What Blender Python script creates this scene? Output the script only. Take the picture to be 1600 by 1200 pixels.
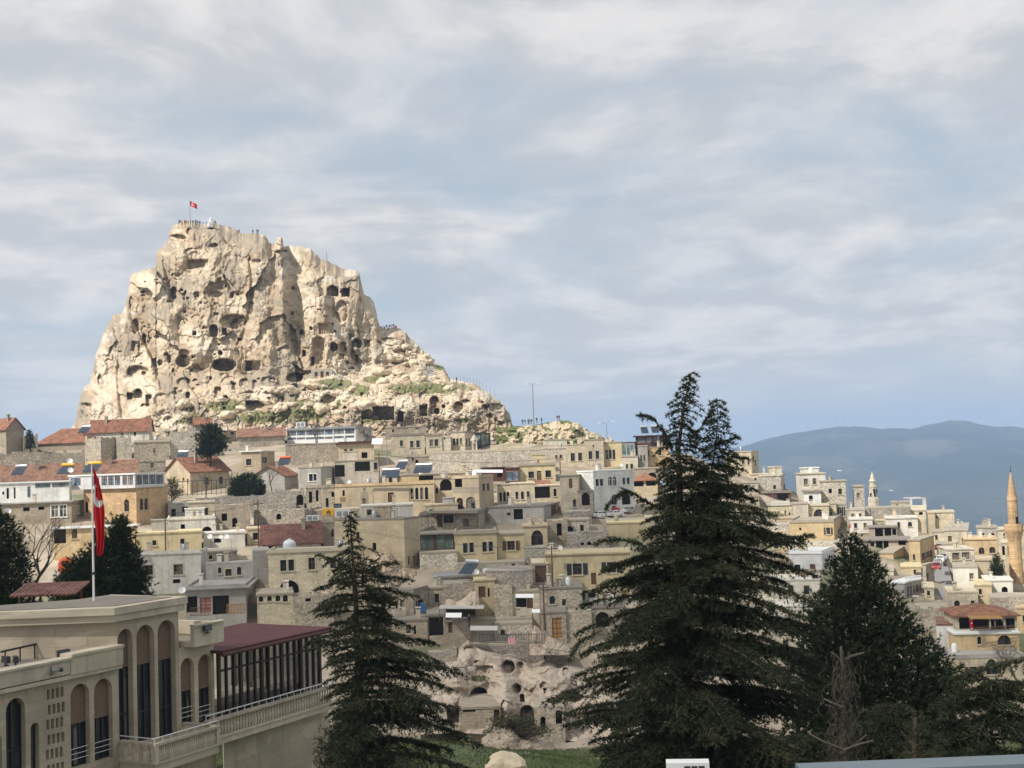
import bpy, bmesh, math, random
import numpy as np
from mathutils import Matrix, Vector
random.seed(7); np.random.seed(7)
R_ = math.radians
sc = bpy.context.scene
for o in list(bpy.data.objects): bpy.data.objects.remove(o)
# ------------------------------------------------------------------ camera
# photograph pixels (1600 x 1200), focal length 2000 px; the camera stands at the origin, y runs away from it
FPX, PITCH, ROLL = 2000.0, math.atan(120 / 2000.0), R_(2.0)
cF = np.array((0, math.cos(PITCH), math.sin(PITCH)))
_r0 = np.array((1.0, 0, 0)); _u0 = np.array((0, -math.sin(PITCH), math.cos(PITCH)))
cU = math.cos(ROLL) * _u0 + math.sin(ROLL) * _r0
cR = math.cos(ROLL) * _r0 - math.sin(ROLL) * _u0
camd = bpy.data.cameras.new('camera'); cam = bpy.data.objects.new('camera', camd)
sc.collection.objects.link(cam); sc.camera = cam
camd.sensor_fit = 'HORIZONTAL'; camd.sensor_width = 36; camd.lens = FPX / 1600 * 36
camd.clip_start = 0.5; camd.clip_end = 40000
cam.matrix_world = Matrix(((cR[0], cU[0], -cF[0], 0), (cR[1], cU[1], -cF[1], 0), (cR[2], cU[2], -cF[2], 0), (0, 0, 0, 1)))
# ------------------------------------------------------------------ sky and sun
SUN_AZ, SUN_EL = R_(-127), R_(46)         # azimuth from +y towards +x: the sun stands left of and behind the camera
sun_dir = Vector((math.sin(SUN_AZ) * math.cos(SUN_EL), math.cos(SUN_AZ) * math.cos(SUN_EL), math.sin(SUN_EL)))
w = bpy.data.worlds.new('World'); sc.world = w; w.use_nodes = True
nt = w.node_tree; nt.nodes.clear()
class G:
    """small helper for node graphs"""
    def __init__(s, nt): s.nt = nt
    def n(s, t, **kw):
        nd = s.nt.nodes.new(t)
        for k, v in kw.items():
            if k[0] == '_': setattr(nd, k[1:], v)
            else:
                key = k.replace('__', ' ')
                sock = nd.inputs[int(key[1:])] if key[0] == 'i' and key[1:].isdigit() else nd.inputs[key]
                s.put(sock, v)
        return nd
    def put(s, sock, v):
        if isinstance(v, bpy.types.NodeSocket): s.nt.links.new(v, sock)
        else: sock.default_value = v
    def m(s, op, a, b=0.0, c=None, clamp=False):
        nd = s.nt.nodes.new('ShaderNodeMath'); nd.operation = op; nd.use_clamp = clamp
        s.put(nd.inputs[0], a); s.put(nd.inputs[1], b)
        if c is not None: s.put(nd.inputs[2], c)
        return nd.outputs[0]
    def mix(s, f, a, b, blend='MIX'):
        nd = s.nt.nodes.new('ShaderNodeMix'); nd.data_type = 'RGBA'; nd.blend_type = blend
        s.put(nd.inputs[0], f)
        for i, v in ((6, a), (7, b)):
            if not isinstance(v, bpy.types.NodeSocket) and len(v) == 3: v = (*v, 1)
            s.put(nd.inputs[i], v)
        return nd.outputs[2]
    def ramp(s, f, lo, hi):
        nd = s.nt.nodes.new('ShaderNodeMapRange'); nd.interpolation_type = 'SMOOTHSTEP'
        s.put(nd.inputs[0], f); nd.inputs[1].default_value = lo; nd.inputs[2].default_value = hi
        return nd.outputs[0]
    def noise(s, vec, scale, detail=4, rough=.55, dist=0.0):
        nd = s.nt.nodes.new('ShaderNodeTexNoise')
        s.put(nd.inputs['Vector'], vec); nd.inputs['Scale'].default_value = scale
        nd.inputs['Detail'].default_value = detail; nd.inputs['Roughness'].default_value = rough
        nd.inputs['Distortion'].default_value = dist
        return nd.outputs[0]
    def comb(s, x, y, z):
        nd = s.nt.nodes.new('ShaderNodeCombineXYZ')
        for i, v in enumerate((x, y, z)): s.put(nd.inputs[i], v)
        return nd.outputs[0]
    def sep(s, v):
        nd = s.nt.nodes.new('ShaderNodeSeparateXYZ'); s.put(nd.inputs[0], v); return nd.outputs
g = G(nt)
tc = g.n('ShaderNodeTexCoord').outputs['Generated']
sx, sy, sz = g.sep(tc)
sky = g.n('ShaderNodeTexSky', _sky_type='NISHITA')
sky.sun_disc = False; sky.sun_elevation = SUN_EL; sky.sun_rotation = SUN_AZ % (2 * math.pi)
sky.altitude = 1200; sky.air_density = 1.0; sky.dust_density = 1.5; sky.ozone_density = 1.0
den = g.m('ADD', g.m('MAXIMUM', sz, 0.0), 0.19)
# a flat layer of stratocumulus seen from below
cv = g.comb(g.m('DIVIDE', sx, den), g.m('MULTIPLY', g.m('DIVIDE', sy, den), 1.0), 0.0)
wob = g.n('ShaderNodeVectorMath', _operation='ADD', i0=cv)
nz = g.nt.nodes.new('ShaderNodeTexNoise'); g.put(nz.inputs['Vector'], cv); nz.inputs['Scale'].default_value = 1.1; nz.inputs['Detail'].default_value = 3
sub = g.n('ShaderNodeVectorMath', _operation='SUBTRACT', i0=nz.outputs[1], i1=(.5, .5, .5))
scl = g.n('ShaderNodeVectorMath', _operation='SCALE', i0=sub.outputs[0]); scl.inputs['Scale'].default_value = .55
g.put(wob.inputs[1], scl.outputs[0]); cvw = wob.outputs[0]
offs = g.n('ShaderNodeVectorMath', _operation='ADD', i0=cvw, i1=(3.7, 9.2, 0)).outputs[0]
big = g.noise(offs, .85, 2, .5)
mid = g.noise(offs, 2.3, 7, .54)
fine = g.noise(cvw, 9.0, 6, .6)
cov = g.m('ADD', g.m('MULTIPLY', big, .62), g.m('ADD', g.m('MULTIPLY', mid, .42), g.m('MULTIPLY', fine, .08)))
cloud_f = g.ramp(cov, .42, .62)                           # how much cloud lies in this direction
thick = g.ramp(g.noise(offs, 4.2, 6, .56), .38, .68)
bright = g.mix(thick, (4.7, 4.85, 5.05), (6.75, 6.6, 6.45))
thin = g.mix(.88, sky.outputs[0], (3.95, 4.55, 5.1))       # blue seen through thin veil
col = g.mix(cloud_f, thin, bright)
low = g.ramp(sz, .16, -.02)
col = g.mix(g.m('MULTIPLY', low, .5), col, (5.9, 5.7, 5.35))   # the air near the horizon
bg = g.n('ShaderNodeBackground', Color=col, Strength=.1)
out = g.n('ShaderNodeOutputWorld', Surface=bg.outputs[0])
sund = bpy.data.lights.new('sun', 'SUN'); sund.energy = 4.3; sund.angle = R_(.6); sund.color = (1, .95, .885)
sun = bpy.data.objects.new('sun', sund); sc.collection.objects.link(sun)
sun.rotation_euler = (-sun_dir).to_track_quat('-Z', 'Y').to_euler()
vs = sc.view_settings; vs.view_transform = 'Standard'; vs.look = 'None'; vs.exposure = 0.32; vs.gamma = 1; vs.use_curve_mapping = False
sc.cycles.max_bounces = 6; sc.cycles.diffuse_bounces = 3; sc.cycles.glossy_bounces = 2; sc.cycles.transparent_max_bounces = 6
sc.cycles.volume_bounces = 1; sc.cycles.volume_step_rate = 4
# ------------------------------------------------------------------ pixels to places
def rays(px, py):
    px = np.asarray(px, float); py = np.asarray(py, float)
    return cF + ((px - 800) / FPX)[..., None] * cR - ((py - 600) / FPX)[..., None] * cU
def P(px, py, D):
    r = rays(px, py); return r / r[..., 1:2] * np.asarray(D, float)[..., None]
def V(px, py, D): return Vector(P(px, py, D))
def proj(p):
    p = np.asarray(p, float); d = p @ cF
    return 800 + FPX * (p @ cR) / d, 600 - FPX * (p @ cU) / d
# ------------------------------------------------------------------ objects
COL = sc.collection
def tag(o, label=None, cat=None, group=None, kind=None):
    if label: o['label'] = label
    if cat: o['category'] = cat
    if group: o['group'] = group
    if kind: o['kind'] = kind
    return o
def empty(name, loc=(0, 0, 0), rz=0.0):
    o = bpy.data.objects.new(name, None); COL.objects.link(o); o.location = loc; o.rotation_euler = (0, 0, rz)
    o.empty_display_size = .2; return o
def link(name, me, parent=None, mat=None, loc=None):
    o = bpy.data.objects.new(name, me); COL.objects.link(o); o.parent = parent
    if loc is not None: o.location = loc
    if mat is not None and not me.materials: me.materials.append(mat)
    return o
def np_mesh(name, v, f, smooth=False):
    """v (n,3), f (m,k) with k = 3 or 4"""
    me = bpy.data.meshes.new(name); v = np.asarray(v, np.float32); f = np.asarray(f, np.int32); k = f.shape[1]
    me.vertices.add(len(v)); me.vertices.foreach_set('co', v.ravel())
    me.loops.add(f.size); me.loops.foreach_set('vertex_index', f.ravel())
    me.polygons.add(len(f)); me.polygons.foreach_set('loop_start', np.arange(0, f.size, k, dtype=np.int32))
    if smooth: me.polygons.foreach_set('use_smooth', np.ones(len(f), bool))
    me.update(calc_edges=True); return me
class MB:
    """collects faces; build() links them as one mesh object"""
    def __init__(s): s.v = []; s.f = []; s.mi = []; s.cur = 0
    def add(s, vs, fs):
        b = len(s.v); s.v += [tuple(map(float, p)) for p in vs]
        s.f += [tuple(b + i for i in q) for q in fs]; s.mi += [s.cur] * len(fs); return s
    def poly(s, *pts): return s.add(pts, [tuple(range(len(pts)))])
    def box(s, x0, x1, y0, y1, z0, z1):
        return s.add([(x0, y0, z0), (x1, y0, z0), (x1, y1, z0), (x0, y1, z0), (x0, y0, z1), (x1, y0, z1), (x1, y1, z1), (x0, y1, z1)],
                     [(0, 3, 2, 1), (4, 5, 6, 7), (0, 1, 5, 4), (1, 2, 6, 5), (2, 3, 7, 6), (3, 0, 4, 7)])
    def tube(s, pts, rad, n=6, caps=True):
        pts = [Vector(p) for p in pts]; rad = rad if hasattr(rad, '__len__') else [rad] * len(pts)
        rings = []; prev = None
        for i, p in enumerate(pts):
            d = (pts[min(i + 1, len(pts) - 1)] - pts[max(i - 1, 0)]); d = d.normalized() if d.length > 1e-9 else Vector((0, 0, 1))
            a = prev if prev is not None and abs(prev.dot(d)) < .95 else (Vector((1, 0, 0)) if abs(d.x) < .8 else Vector((0, 1, 0)))
            a = (a - d * a.dot(d)).normalized(); prev = a; b = d.cross(a)
            rings.append([p + (a * math.cos(t) + b * math.sin(t)) * rad[i] for t in (2 * math.pi * k / n for k in range(n))])
        vs = [q for r in rings for q in r]; fs = []
        for i in range(len(rings) - 1):
            for k in range(n): fs.append((i * n + k, i * n + (k + 1) % n, (i + 1) * n + (k + 1) % n, (i + 1) * n + k))
        if caps: fs.append(tuple(range(n - 1, -1, -1))); fs.append(tuple((len(rings) - 1) * n + k for k in range(n)))
        return s.add(vs, fs)
    def lathe(s, prof, n=12, c=(0, 0, 0), axis='z', a0=0.0, a1=2 * math.pi):
        vs = []; fs = []; full = abs(a1 - a0 - 2 * math.pi) < 1e-6; m = n if full else n + 1
        for r, z in prof:
            for k in range(m):
                t = a0 + (a1 - a0) * k / n; x, y = r * math.cos(t), r * math.sin(t)
                q = (x, y, z) if axis == 'z' else ((z, x, y) if axis == 'x' else (x, z, y))
                vs.append((q[0] + c[0], q[1] + c[1], q[2] + c[2]))
        for i in range(len(prof) - 1):
            for k in range(n):
                k2 = (k + 1) % m; fs.append((i * m + k, i * m + k2, (i + 1) * m + k2, (i + 1) * m + k))
        return s.add(vs, fs)
    def mesh(s, name, mats=None, smooth=False):
        me = bpy.data.meshes.new(name); me.from_pydata(s.v, [], s.f)
        for m in (mats if isinstance(mats, (list, tuple)) else [mats] if mats else []): me.materials.append(m)
        if any(s.mi): me.polygons.foreach_set('material_index', s.mi)
        if smooth: me.polygons.foreach_set('use_smooth', [True] * len(s.f))
        me.update(); return me
    def build(s, name, mat=None, parent=None, smooth=False, loc=None):
        return link(name, s.mesh(name, mat, smooth), parent, None, loc)
# ------------------------------------------------------------------ numpy noise
def _hash(i, j, k, seed):
    h = (i.astype(np.int64) * 374761393 + j.astype(np.int64) * 668265263 + k.astype(np.int64) * 2147483647 + seed * 1274126177) & 0xffffffff
    h = ((h ^ (h >> 13)) * 1274126177) & 0xffffffff
    h = ((h ^ (h >> 16)) * 2246822519) & 0xffffffff
    return ((h ^ (h >> 15)) & 0xffffff).astype(float) / 0xffffff
def vnoise(x, y, z=None, seed=0):
    """smooth value noise, -1..1"""
    z = np.zeros_like(x) if z is None else z
    xi, yi, zi = np.floor(x), np.floor(y), np.floor(z); fx, fy, fz = x - xi, y - yi, z - zi
    fx, fy, fz = (t * t * t * (t * (t * 6 - 15) + 10) for t in (fx, fy, fz)); r = 0
    for a in (0, 1):
        for b in (0, 1):
            for c in (0, 1):
                r = r + _hash(xi + a, yi + b, zi + c, seed) * (fx if a else 1 - fx) * (fy if b else 1 - fy) * (fz if c else 1 - fz)
    return r * 2 - 1
def fbm(x, y, z=None, seed=0, oct=4, gain=.5):
    z = np.zeros_like(x) if z is None else z; r = 0; a = 1.0; f = 1.0
    for o in range(oct): r = r + a * vnoise(x * f, y * f, z * f, seed + o * 17); a *= gain; f *= 2.03
    return r
def cells(x, y, seed=0, tilt=1.0):
    """tilted facets of a jittered Voronoi pattern: (height -1..1, distance to the cell edge, cell value 0..1)"""
    xi, yi = np.floor(x), np.floor(y); d1 = np.full(x.shape, 9e9); d2 = d1.copy(); h = np.zeros_like(x); cv_ = np.zeros_like(x)
    for a in (-1, 0, 1):
        for b in (-1, 0, 1):
            ci, cj = xi + a, yi + b; k0 = np.zeros_like(ci)
            sx_ = ci + _hash(ci, cj, k0, seed); sy_ = cj + _hash(ci, cj, k0, seed + 1)
            dx, dy = x - sx_, y - sy_; d = dx * dx + dy * dy
            v = _hash(ci, cj, k0, seed + 2); gx = _hash(ci, cj, k0, seed + 3) - .5; gy = _hash(ci, cj, k0, seed + 4) - .5
            hh = (v * 2 - 1) * .6 + tilt * 2 * (gx * dx + gy * dy)
            new = d < d1; d2 = np.where(new, d1, np.minimum(d2, d)); h = np.where(new, hh, h); cv_ = np.where(new, v, cv_); d1 = np.where(new, d, d1)
    return h, np.sqrt(d2) - np.sqrt(d1), cv_
def sstep(a, b, x):
    t = np.clip((x - a) / (b - a), 0, 1); return t * t * (3 - 2 * t)
# ------------------------------------------------------------------ materials
def new_mat(name, rough=.9, spec=.3):
    m = bpy.data.materials.new(name); m.use_nodes = True; t = m.node_tree
    b = t.nodes['Principled BSDF']; b.inputs['Roughness'].default_value = rough
    b.inputs['Specular IOR Level'].default_value = spec
    return m, G(t), b
def bump(g, b, h, strength=.4, dist=.05):
    nd = g.n('ShaderNodeBump', Height=h); nd.inputs['Strength'].default_value = strength; nd.inputs['Distance'].default_value = dist
    g.put(b.inputs['Normal'], nd.outputs[0])
def flat(name, c, rough=.7, spec=.3, metal=0.0, var=.10, scale=3.0):
    m, g, b = new_mat(name, rough, spec); b.inputs['Metallic'].default_value = metal
    o = g.n('ShaderNodeTexCoord').outputs['Object']; n = g.noise(o, scale, 5, .6)
    f = g.m('MULTIPLY_ADD', n, var * 2, 1 - var)
    c2 = g.mix(1.0, c, g.comb(f, f, f), 'MULTIPLY'); g.put(b.inputs['Base Color'], c2); return m
def wallmat(name, c, kind='plaster', c2=None):
    """limestone and plaster walls; object space is metres with x + y running along every wall of a house"""
    m, g, b = new_mat(name, .92, .2)
    o = g.n('ShaderNodeTexCoord').outputs['Object']; x, y, z = g.sep(o)
    u = g.m('ADD', x, y); rnd = g.n('ShaderNodeObjectInfo').outputs['Random']
    uv = g.comb(u, z, g.m('MULTIPLY', rnd, 37.0)); c2 = c2 or tuple(k * .78 for k in c)
    big = g.noise(uv, .35, 5, .6); fine = g.noise(uv, 2.6, 6, .65)
    streak = g.noise(g.comb(g.m('MULTIPLY', u, 1.6), g.m('MULTIPLY', z, .16), g.m('MULTIPLY', rnd, 19.0)), 1.0, 4, .6)
    col = g.mix(g.ramp(big, .35, .68), c, c2)
    col = g.mix(g.m('MULTIPLY', g.ramp(streak, .48, .75), .55), col, tuple(k * .52 for k in c))
    f = g.m('MULTIPLY_ADD', fine, .34, .83); col = g.mix(1.0, col, g.comb(f, f, f), 'MULTIPLY')
    patch = g.noise(uv, .9, 3, .5, .6); col = g.mix(g.m('MULTIPLY', g.ramp(patch, .60, .64), .35), col, tuple(min(1, k * 1.25) for k in c)); col = g.mix(g.m('MULTIPLY', g.ramp(patch, .34, .30), .4), col, (c[0] * .62, c[1] * .6, c[2] * .6))
    hgt = fine
    if kind == 'ashlar':
        br = g.n('ShaderNodeTexBrick', Vector=g.comb(u, z, 0.0), Scale=1.0)
        br.inputs['Brick Width'].default_value = .62; br.inputs['Row Height'].default_value = .31; br.inputs['Mortar Size'].default_value = .018
        br.inputs['Color1'].default_value = (1.12, 1.1, 1.06, 1); br.inputs['Color2'].default_value = (.80, .80, .80, 1); br.inputs['Mortar'].default_value = (.62, .6, .58, 1)
        br.inputs['Bias'].default_value = 0.0
        col = g.mix(.8, col, br.outputs['Color'], 'MULTIPLY'); hgt = g.m('MULTIPLY_ADD', br.outputs['Fac'], -1.2, fine)
    if kind == 'block':
        br = g.n('ShaderNodeTexBrick', Vector=g.comb(u, z, 0.0), Scale=1.0); br.inputs['Brick Width'].default_value = .9; br.inputs['Row Height'].default_value = .42; br.inputs['Mortar Size'].default_value = .008
        br.inputs['Color1'].default_value = (1.04, 1.03, 1.0, 1); br.inputs['Color2'].default_value = (.93, .93, .93, 1); br.inputs['Mortar'].default_value = (.80, .78, .75, 1)
        col = g.mix(.9, col, br.outputs['Color'], 'MULTIPLY'); hgt = g.m('MULTIPLY_ADD', br.outputs['Fac'], -.5, fine)
    if kind == 'rubble':
        vo = g.nt.nodes.new('ShaderNodeTexVoronoi'); g.put(vo.inputs['Vector'], g.comb(g.m('MULTIPLY', u, 3.3), g.m('MULTIPLY', z, 4.6), 0.0)); vo.inputs['Scale'].default_value = 1.0
        ve = g.nt.nodes.new('ShaderNodeTexVoronoi'); ve.feature = 'DISTANCE_TO_EDGE'; g.put(ve.inputs['Vector'], g.comb(g.m('MULTIPLY', u, 3.3), g.m('MULTIPLY', z, 4.6), 0.0)); ve.inputs['Scale'].default_value = 1.0
        cr = g.sep(vo.outputs['Color'])[0]; fv = g.m('MULTIPLY_ADD', cr, .62, .66)
        col = g.mix(1.0, col, g.comb(fv, fv, fv), 'MULTIPLY')
        e = g.ramp(ve.outputs[0], .0, .10); col = g.mix(g.m('MULTIPLY', g.m('SUBTRACT', 1.0, e), .55), col, tuple(k * .35 for k in c)); hgt = g.m('ADD', e, fine)
    v = g.m('MULTIPLY_ADD', rnd, .22, .89); col = g.mix(1.0, col, g.comb(v, v, g.m('MULTIPLY_ADD', rnd, .16, .92)), 'MULTIPLY')
    g.put(b.inputs['Base Color'], col); bump(g, b, hgt, .5, .04); return m
def tilemat(name, c):
    m, g, b = new_mat(name, .85, .25)
    o = g.n('ShaderNodeTexCoord').outputs['Object']; x, y, z = g.sep(o); rnd = g.n('ShaderNodeObjectInfo').outputs['Random']
    wv = g.nt.nodes.new('ShaderNodeTexWave'); wv.bands_direction = 'X'; g.put(wv.inputs['Vector'], o); wv.inputs['Scale'].default_value = 1.35
    w2 = g.nt.nodes.new('ShaderNodeTexWave'); w2.bands_direction = 'Z'; w2.wave_profile = 'SAW'; g.put(w2.inputs['Vector'], o); w2.inputs['Scale'].default_value = 1.6
    n = g.noise(o, .8, 6, .7); n2 = g.noise(o, 6.0, 3, .6)
    col = g.mix(g.ramp(n, .40, .62), c, tuple(k * .5 for k in c))
    col = g.mix(g.m('MULTIPLY', g.ramp(n2, .45, .7), .7), col, (c[0] * 1.25, c[1] * 1.8, c[2] * 1.9))
    s = g.m('MULTIPLY_ADD', wv.outputs['Fac'], .35, .72); s = g.m('MULTIPLY', s, g.m('MULTIPLY_ADD', w2.outputs['Fac'], .25, .85))
    g.put(b.inputs['Base Color'], g.mix(1.0, col, g.comb(s, s, s), 'MULTIPLY')); bump(g, b, g.m('ADD', wv.outputs['Fac'], w2.outputs['Fac']), .6, .06); return m
M = {}
for k, c, kd in (('cream', (.64, .56, .415), 'ashlar'), ('pale', (.68, .62, .50), 'ashlar'), ('ochre', (.60, .455, .265), 'plaster'), ('sand', (.52, .43, .295), 'plaster'),
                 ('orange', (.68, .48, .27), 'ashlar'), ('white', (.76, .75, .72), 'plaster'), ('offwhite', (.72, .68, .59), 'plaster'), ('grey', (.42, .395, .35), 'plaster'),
                 ('taupe', (.43, .365, .285), 'ashlar'), ('rubble', (.50, .435, .34), 'rubble'), ('greyrubble', (.42, .38, .32), 'rubble'), ('palerubble', (.64, .575, .465), 'rubble'),
                 ('hotel', (.60, .51, .385), 'block'), ('hoteltrim', (.62, .54, .415), 'plaster'), ('minaret', (.62, .43, .245), 'ashlar'), ('bluegrey', (.46, .47, .48), 'plaster'),
                 ('concrete', (.42, .395, .355), 'plaster'), ('yellow', (.58, .485, .30), 'plaster')):
    M[k] = wallmat('wall_' + k, c, kd)
M['slab'] = flat('roof_slab', (.36, .315, .245), .95, .2, var=.28, scale=.7)
M['slabdark'] = flat('roof_slab_dark', (.24, .215, .18), .95, .2, var=.3, scale=.7)
M['tile'] = tilemat('terracotta_tiles', (.35, .15, .09)); M['tiledark'] = tilemat('old_tiles', (.20, .088, .066)); M['tilepink'] = tilemat('weathered_tiles', (.34, .17, .115))
M['redroof'] = flat('painted_red_metal', (.105, .042, .042), .75, .2, var=.3, scale=.8)
M['trim'] = flat('trim_stone', (.50, .44, .33), .9, .2, var=.18, scale=1.5)
M['whitepaint'] = flat('white_paint', (.78, .78, .76), .55, .4, var=.06)
M['dark'] = flat('dark_void', (.02, .018, .016), .9, .1)
M['wood'] = flat('brown_wood', (.13, .07, .038), .7, .3, var=.3, scale=4); M['woodlight'] = flat('light_wood', (.34, .19, .07), .7, .3, var=.25, scale=4)
M['metal'] = flat('grey_metal', (.35, .36, .37), .45, .5, .6); M['darkmetal'] = flat('dark_metal', (.045, .045, .05), .5, .5, .3)
M['steel'] = flat('bright_steel', (.72, .73, .75), .3, .5, .7)
M['panel'] = flat('solar_collector', (.03, .042, .06), .35, .3, .0, var=.2)
M['red'] = flat('red_cloth', (.55, .02, .028), .8, .2, var=.12); M['orangeplastic'] = flat('orange_plastic', (.75, .13, .03), .5, .4)
M['yellowpaint'] = flat('yellow_paint', (.80, .42, .02), .5, .4, var=.08); M['bluecloth'] = flat('blue_cloth', (.05, .16, .36), .8); M['pink'] = flat('pink_cloth', (.75, .35, .42), .8)
M['brownpaint'] = flat('brown_paint', (.10, .045, .035), .6); M['shutterblue'] = flat('dark_blue_paint', (.03, .036, .05), .6)
def glassmat(name, c, rough=.08):
    m, g, b = new_mat(name, rough, .5)
    o = g.n('ShaderNodeTexCoord').outputs['Object']; rnd = g.n('ShaderNodeObjectInfo').outputs['Random']
    n = g.noise(g.n('ShaderNodeVectorMath', _operation='ADD', i0=o, i1=g.comb(g.m('MULTIPLY', rnd, 31.0), 0.0, 0.0)).outputs[0], .8, 3, .5)
    cur = g.m('MULTIPLY', g.m('GREATER_THAN', g.m('FRACT', g.m('MULTIPLY', rnd, 7.31)), .72), g.ramp(n, .38, .52)); base = g.mix(g.ramp(n, .45, .7), c, tuple(k * 2.2 for k in c)); g.put(b.inputs['Base Color'], g.mix(g.m('MULTIPLY', cur, .6), base, (.30, .27, .22))); return m
M['glass'] = glassmat('window_glass', (.018, .019, .022)); M['glassgreen'] = glassmat('greenish_glass', (.11, .15, .14)); M['glassblue'] = glassmat('bluish_glass', (.10, .13, .16))
# ================================================================== the setting
def rockmat(name, warm=(1, 1, 1), bs=.5):
    m, g, b = new_mat(name, .95, .15)
    o = g.n('ShaderNodeTexCoord').outputs['Object']
    at = g.n('ShaderNodeAttribute', _attribute_name='Col').outputs['Color']
    ox_, oy_, oz_ = g.sep(o); n1 = g.m('ADD', g.m('MULTIPLY', g.noise(o, .9, 8, .68), .6), g.m('MULTIPLY', g.noise(g.comb(g.m('MULTIPLY', ox_, 1.4), g.m('MULTIPLY', oy_, 1.4), g.m('MULTIPLY', oz_, .22)), .8, 6, .66), .4)); n2 = g.noise(o, 3.5, 5, .65); n3 = g.noise(o, .22, 5, .6)
    f = g.m('ADD', g.m('MULTIPLY_ADD', n1, .5, .55), g.m('MULTIPLY', n2, .4))
    col = g.mix(1.0, at, g.comb(f, f, f), 'MULTIPLY')
    col = g.mix(g.m('MULTIPLY', g.ramp(n3, .5, .72), .25), col, tuple(.27 * k for k in (1, .88, .66)))
    g.put(b.inputs['Base Color'], col); bump(g, b, g.m('ADD', n1, g.m('MULTIPLY', n2, .4)), bs, .5); return m
ROCK = rockmat('tuff_rock', bs=.36)
def set_col(me, c):
    a = me.color_attributes.new('Col', 'FLOAT_COLOR', 'POINT'); c4 = np.ones((len(c), 4), np.float32); c4[:, :3] = c
    a.data.foreach_set('color', c4.ravel())
def windowed(fn):
    def run(px, py, x0, x1, y0, y1, *a):
        mx, my = (x1 - x0) * .8 + 3, (y1 - y0) * .8 + 3; box = (px > x0 - mx) & (px < x1 + mx) & (py > y0 - my) & (py < y1 + my)
        r = np.zeros(px.shape)
        if box.any(): r[box] = fn(px[box], py[box], x0, x1, y0, y1, *a)
        return r
    return run
@windowed
def inrect(px, py, x0, x1, y0, y1, s=1.0, rot=0.0):
    cx, cy = (x0 + x1) / 2, (y0 + y1) / 2; c, n = math.cos(rot), math.sin(rot); dx, dy = px - cx, py - cy
    u, v = c * dx + n * dy, -n * dx + c * dy
    d = np.maximum(np.abs(u) - (x1 - x0) / 2, np.abs(v) - (y1 - y0) / 2); return 1 - sstep(-s, s, d)
@windowed
def inell(px, py, x0, x1, y0, y1, s=.12, rot=0.0):
    cx, cy = (x0 + x1) / 2, (y0 + y1) / 2; c, n = math.cos(rot), math.sin(rot); dx, dy = px - cx, py - cy
    u, v = (c * dx + n * dy) / max((x1 - x0) / 2, .1), (-n * dx + c * dy) / max((y1 - y0) / 2, .1)
    return 1 - sstep(1 - s, 1 + s, np.sqrt(u * u + v * v))
@windowed
def inarch(px, py, x0, x1, y0, y1, s=1.0):
    w_ = (x1 - x0) / 2; a = inrect(px, py, x0, x1, min(y0 + w_, y1 - 1), y1, s); b = inell(px, py, x0, x1, y0, y0 + 2 * w_, .14); return np.maximum(a, b * (py < y1))
def gauss(px, py, cx, cy, rx, ry, rot=0.0):
    c, n = math.cos(rot), math.sin(rot); dx, dy = px - cx, py - cy
    u, v = (c * dx + n * dy) / rx, (-n * dx + c * dy) / ry; return np.exp(-(u * u + v * v))
def polydist(px, py, pts):
    """distance to a polyline and the signed side (positive to the right of the way it runs down the picture)"""
    best = np.full(px.shape, 9e9); side = np.zeros(px.shape)
    for (ax, ay), (bx, by) in zip(pts, pts[1:]):
        dx, dy = bx - ax, by - ay; t = np.clip(((px - ax) * dx + (py - ay) * dy) / (dx * dx + dy * dy), 0, 1)
        qx, qy = px - ax - t * dx, py - ay - t * dy; d = np.hypot(qx, qy); s = np.sign(-(dx * (py - ay) - dy * (px - ax)))
        side = np.where(d < best, s, side); best = np.minimum(best, d)
    return best, side
def zz(ox, oy, s=4.4444):
    return lambda *q: tuple((ox if i % 2 == 0 else oy) + v / s for i, v in enumerate(q))
def relief(name, top, bottom, step, depth_fn, colour_fn, mat, rough_top=1.0, seed=0, back=30.0, edge=2.0):
    """a rock face: columns of points from its skyline down to its foot, every point at its own distance"""
    tx = np.array([t[0] for t in top], float); ty = np.array([t[1] for t in top], float)
    px1 = np.arange(tx[0], tx[-1], step); ytop = np.interp(px1, tx, ty) + rough_top * fbm(px1 / 7, px1 * 0 + seed, seed=seed, oct=4)
    bx = np.array([t[0] for t in bottom], float); by = np.array([t[1] for t in bottom], float); ybot = np.interp(px1, bx, by)
    nr = int((ybot - ytop).max() / step); s = np.linspace(0, 1, nr)[:, None]
    py = ytop[None] + s * np.maximum(ybot - ytop, 1)[None]; px = np.broadcast_to(px1[None], py.shape).copy()
    D = depth_fn(px, py, py - ytop[None]); v = P(px, py, D)
    # the crest rolls over to the back
    b1 = v[0].copy(); b1[:, 1] += back * .3; b1[:, 0] *= 1 + .3 * back / b1[:, 1]; b1[:, 2] -= back * .05
    b2 = v[0].copy(); b2[:, 1] += back; b2[:, 2] -= back * .9
    vv = np.concatenate([b2[None], b1[None], v], 0); h, w_ = vv.shape[:2]; idx = np.arange(h * w_).reshape(h, w_)
    f = np.stack([idx[:-1, :-1], idx[1:, :-1], idx[1:, 1:], idx[:-1, 1:]], -1).reshape(-1, 4)
    me = np_mesh(name, vv.reshape(-1, 3), f, True); c = colour_fn(px, py, D)
    set_col(me, np.concatenate([c[:1], c[:1], c], 0).reshape(-1, 3)); me.materials.append(mat)
    return link(name, me)
A1, A2, A3, A4 = zz(100, 300), zz(400, 320), zz(100, 480), zz(440, 480)
def rects(zf, *rs): return [(zf(r[0], r[2])[0], zf(r[1], r[2])[0], zf(0, r[2])[1], zf(0, r[3])[1]) + tuple(r[4:]) for r in rs]
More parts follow.
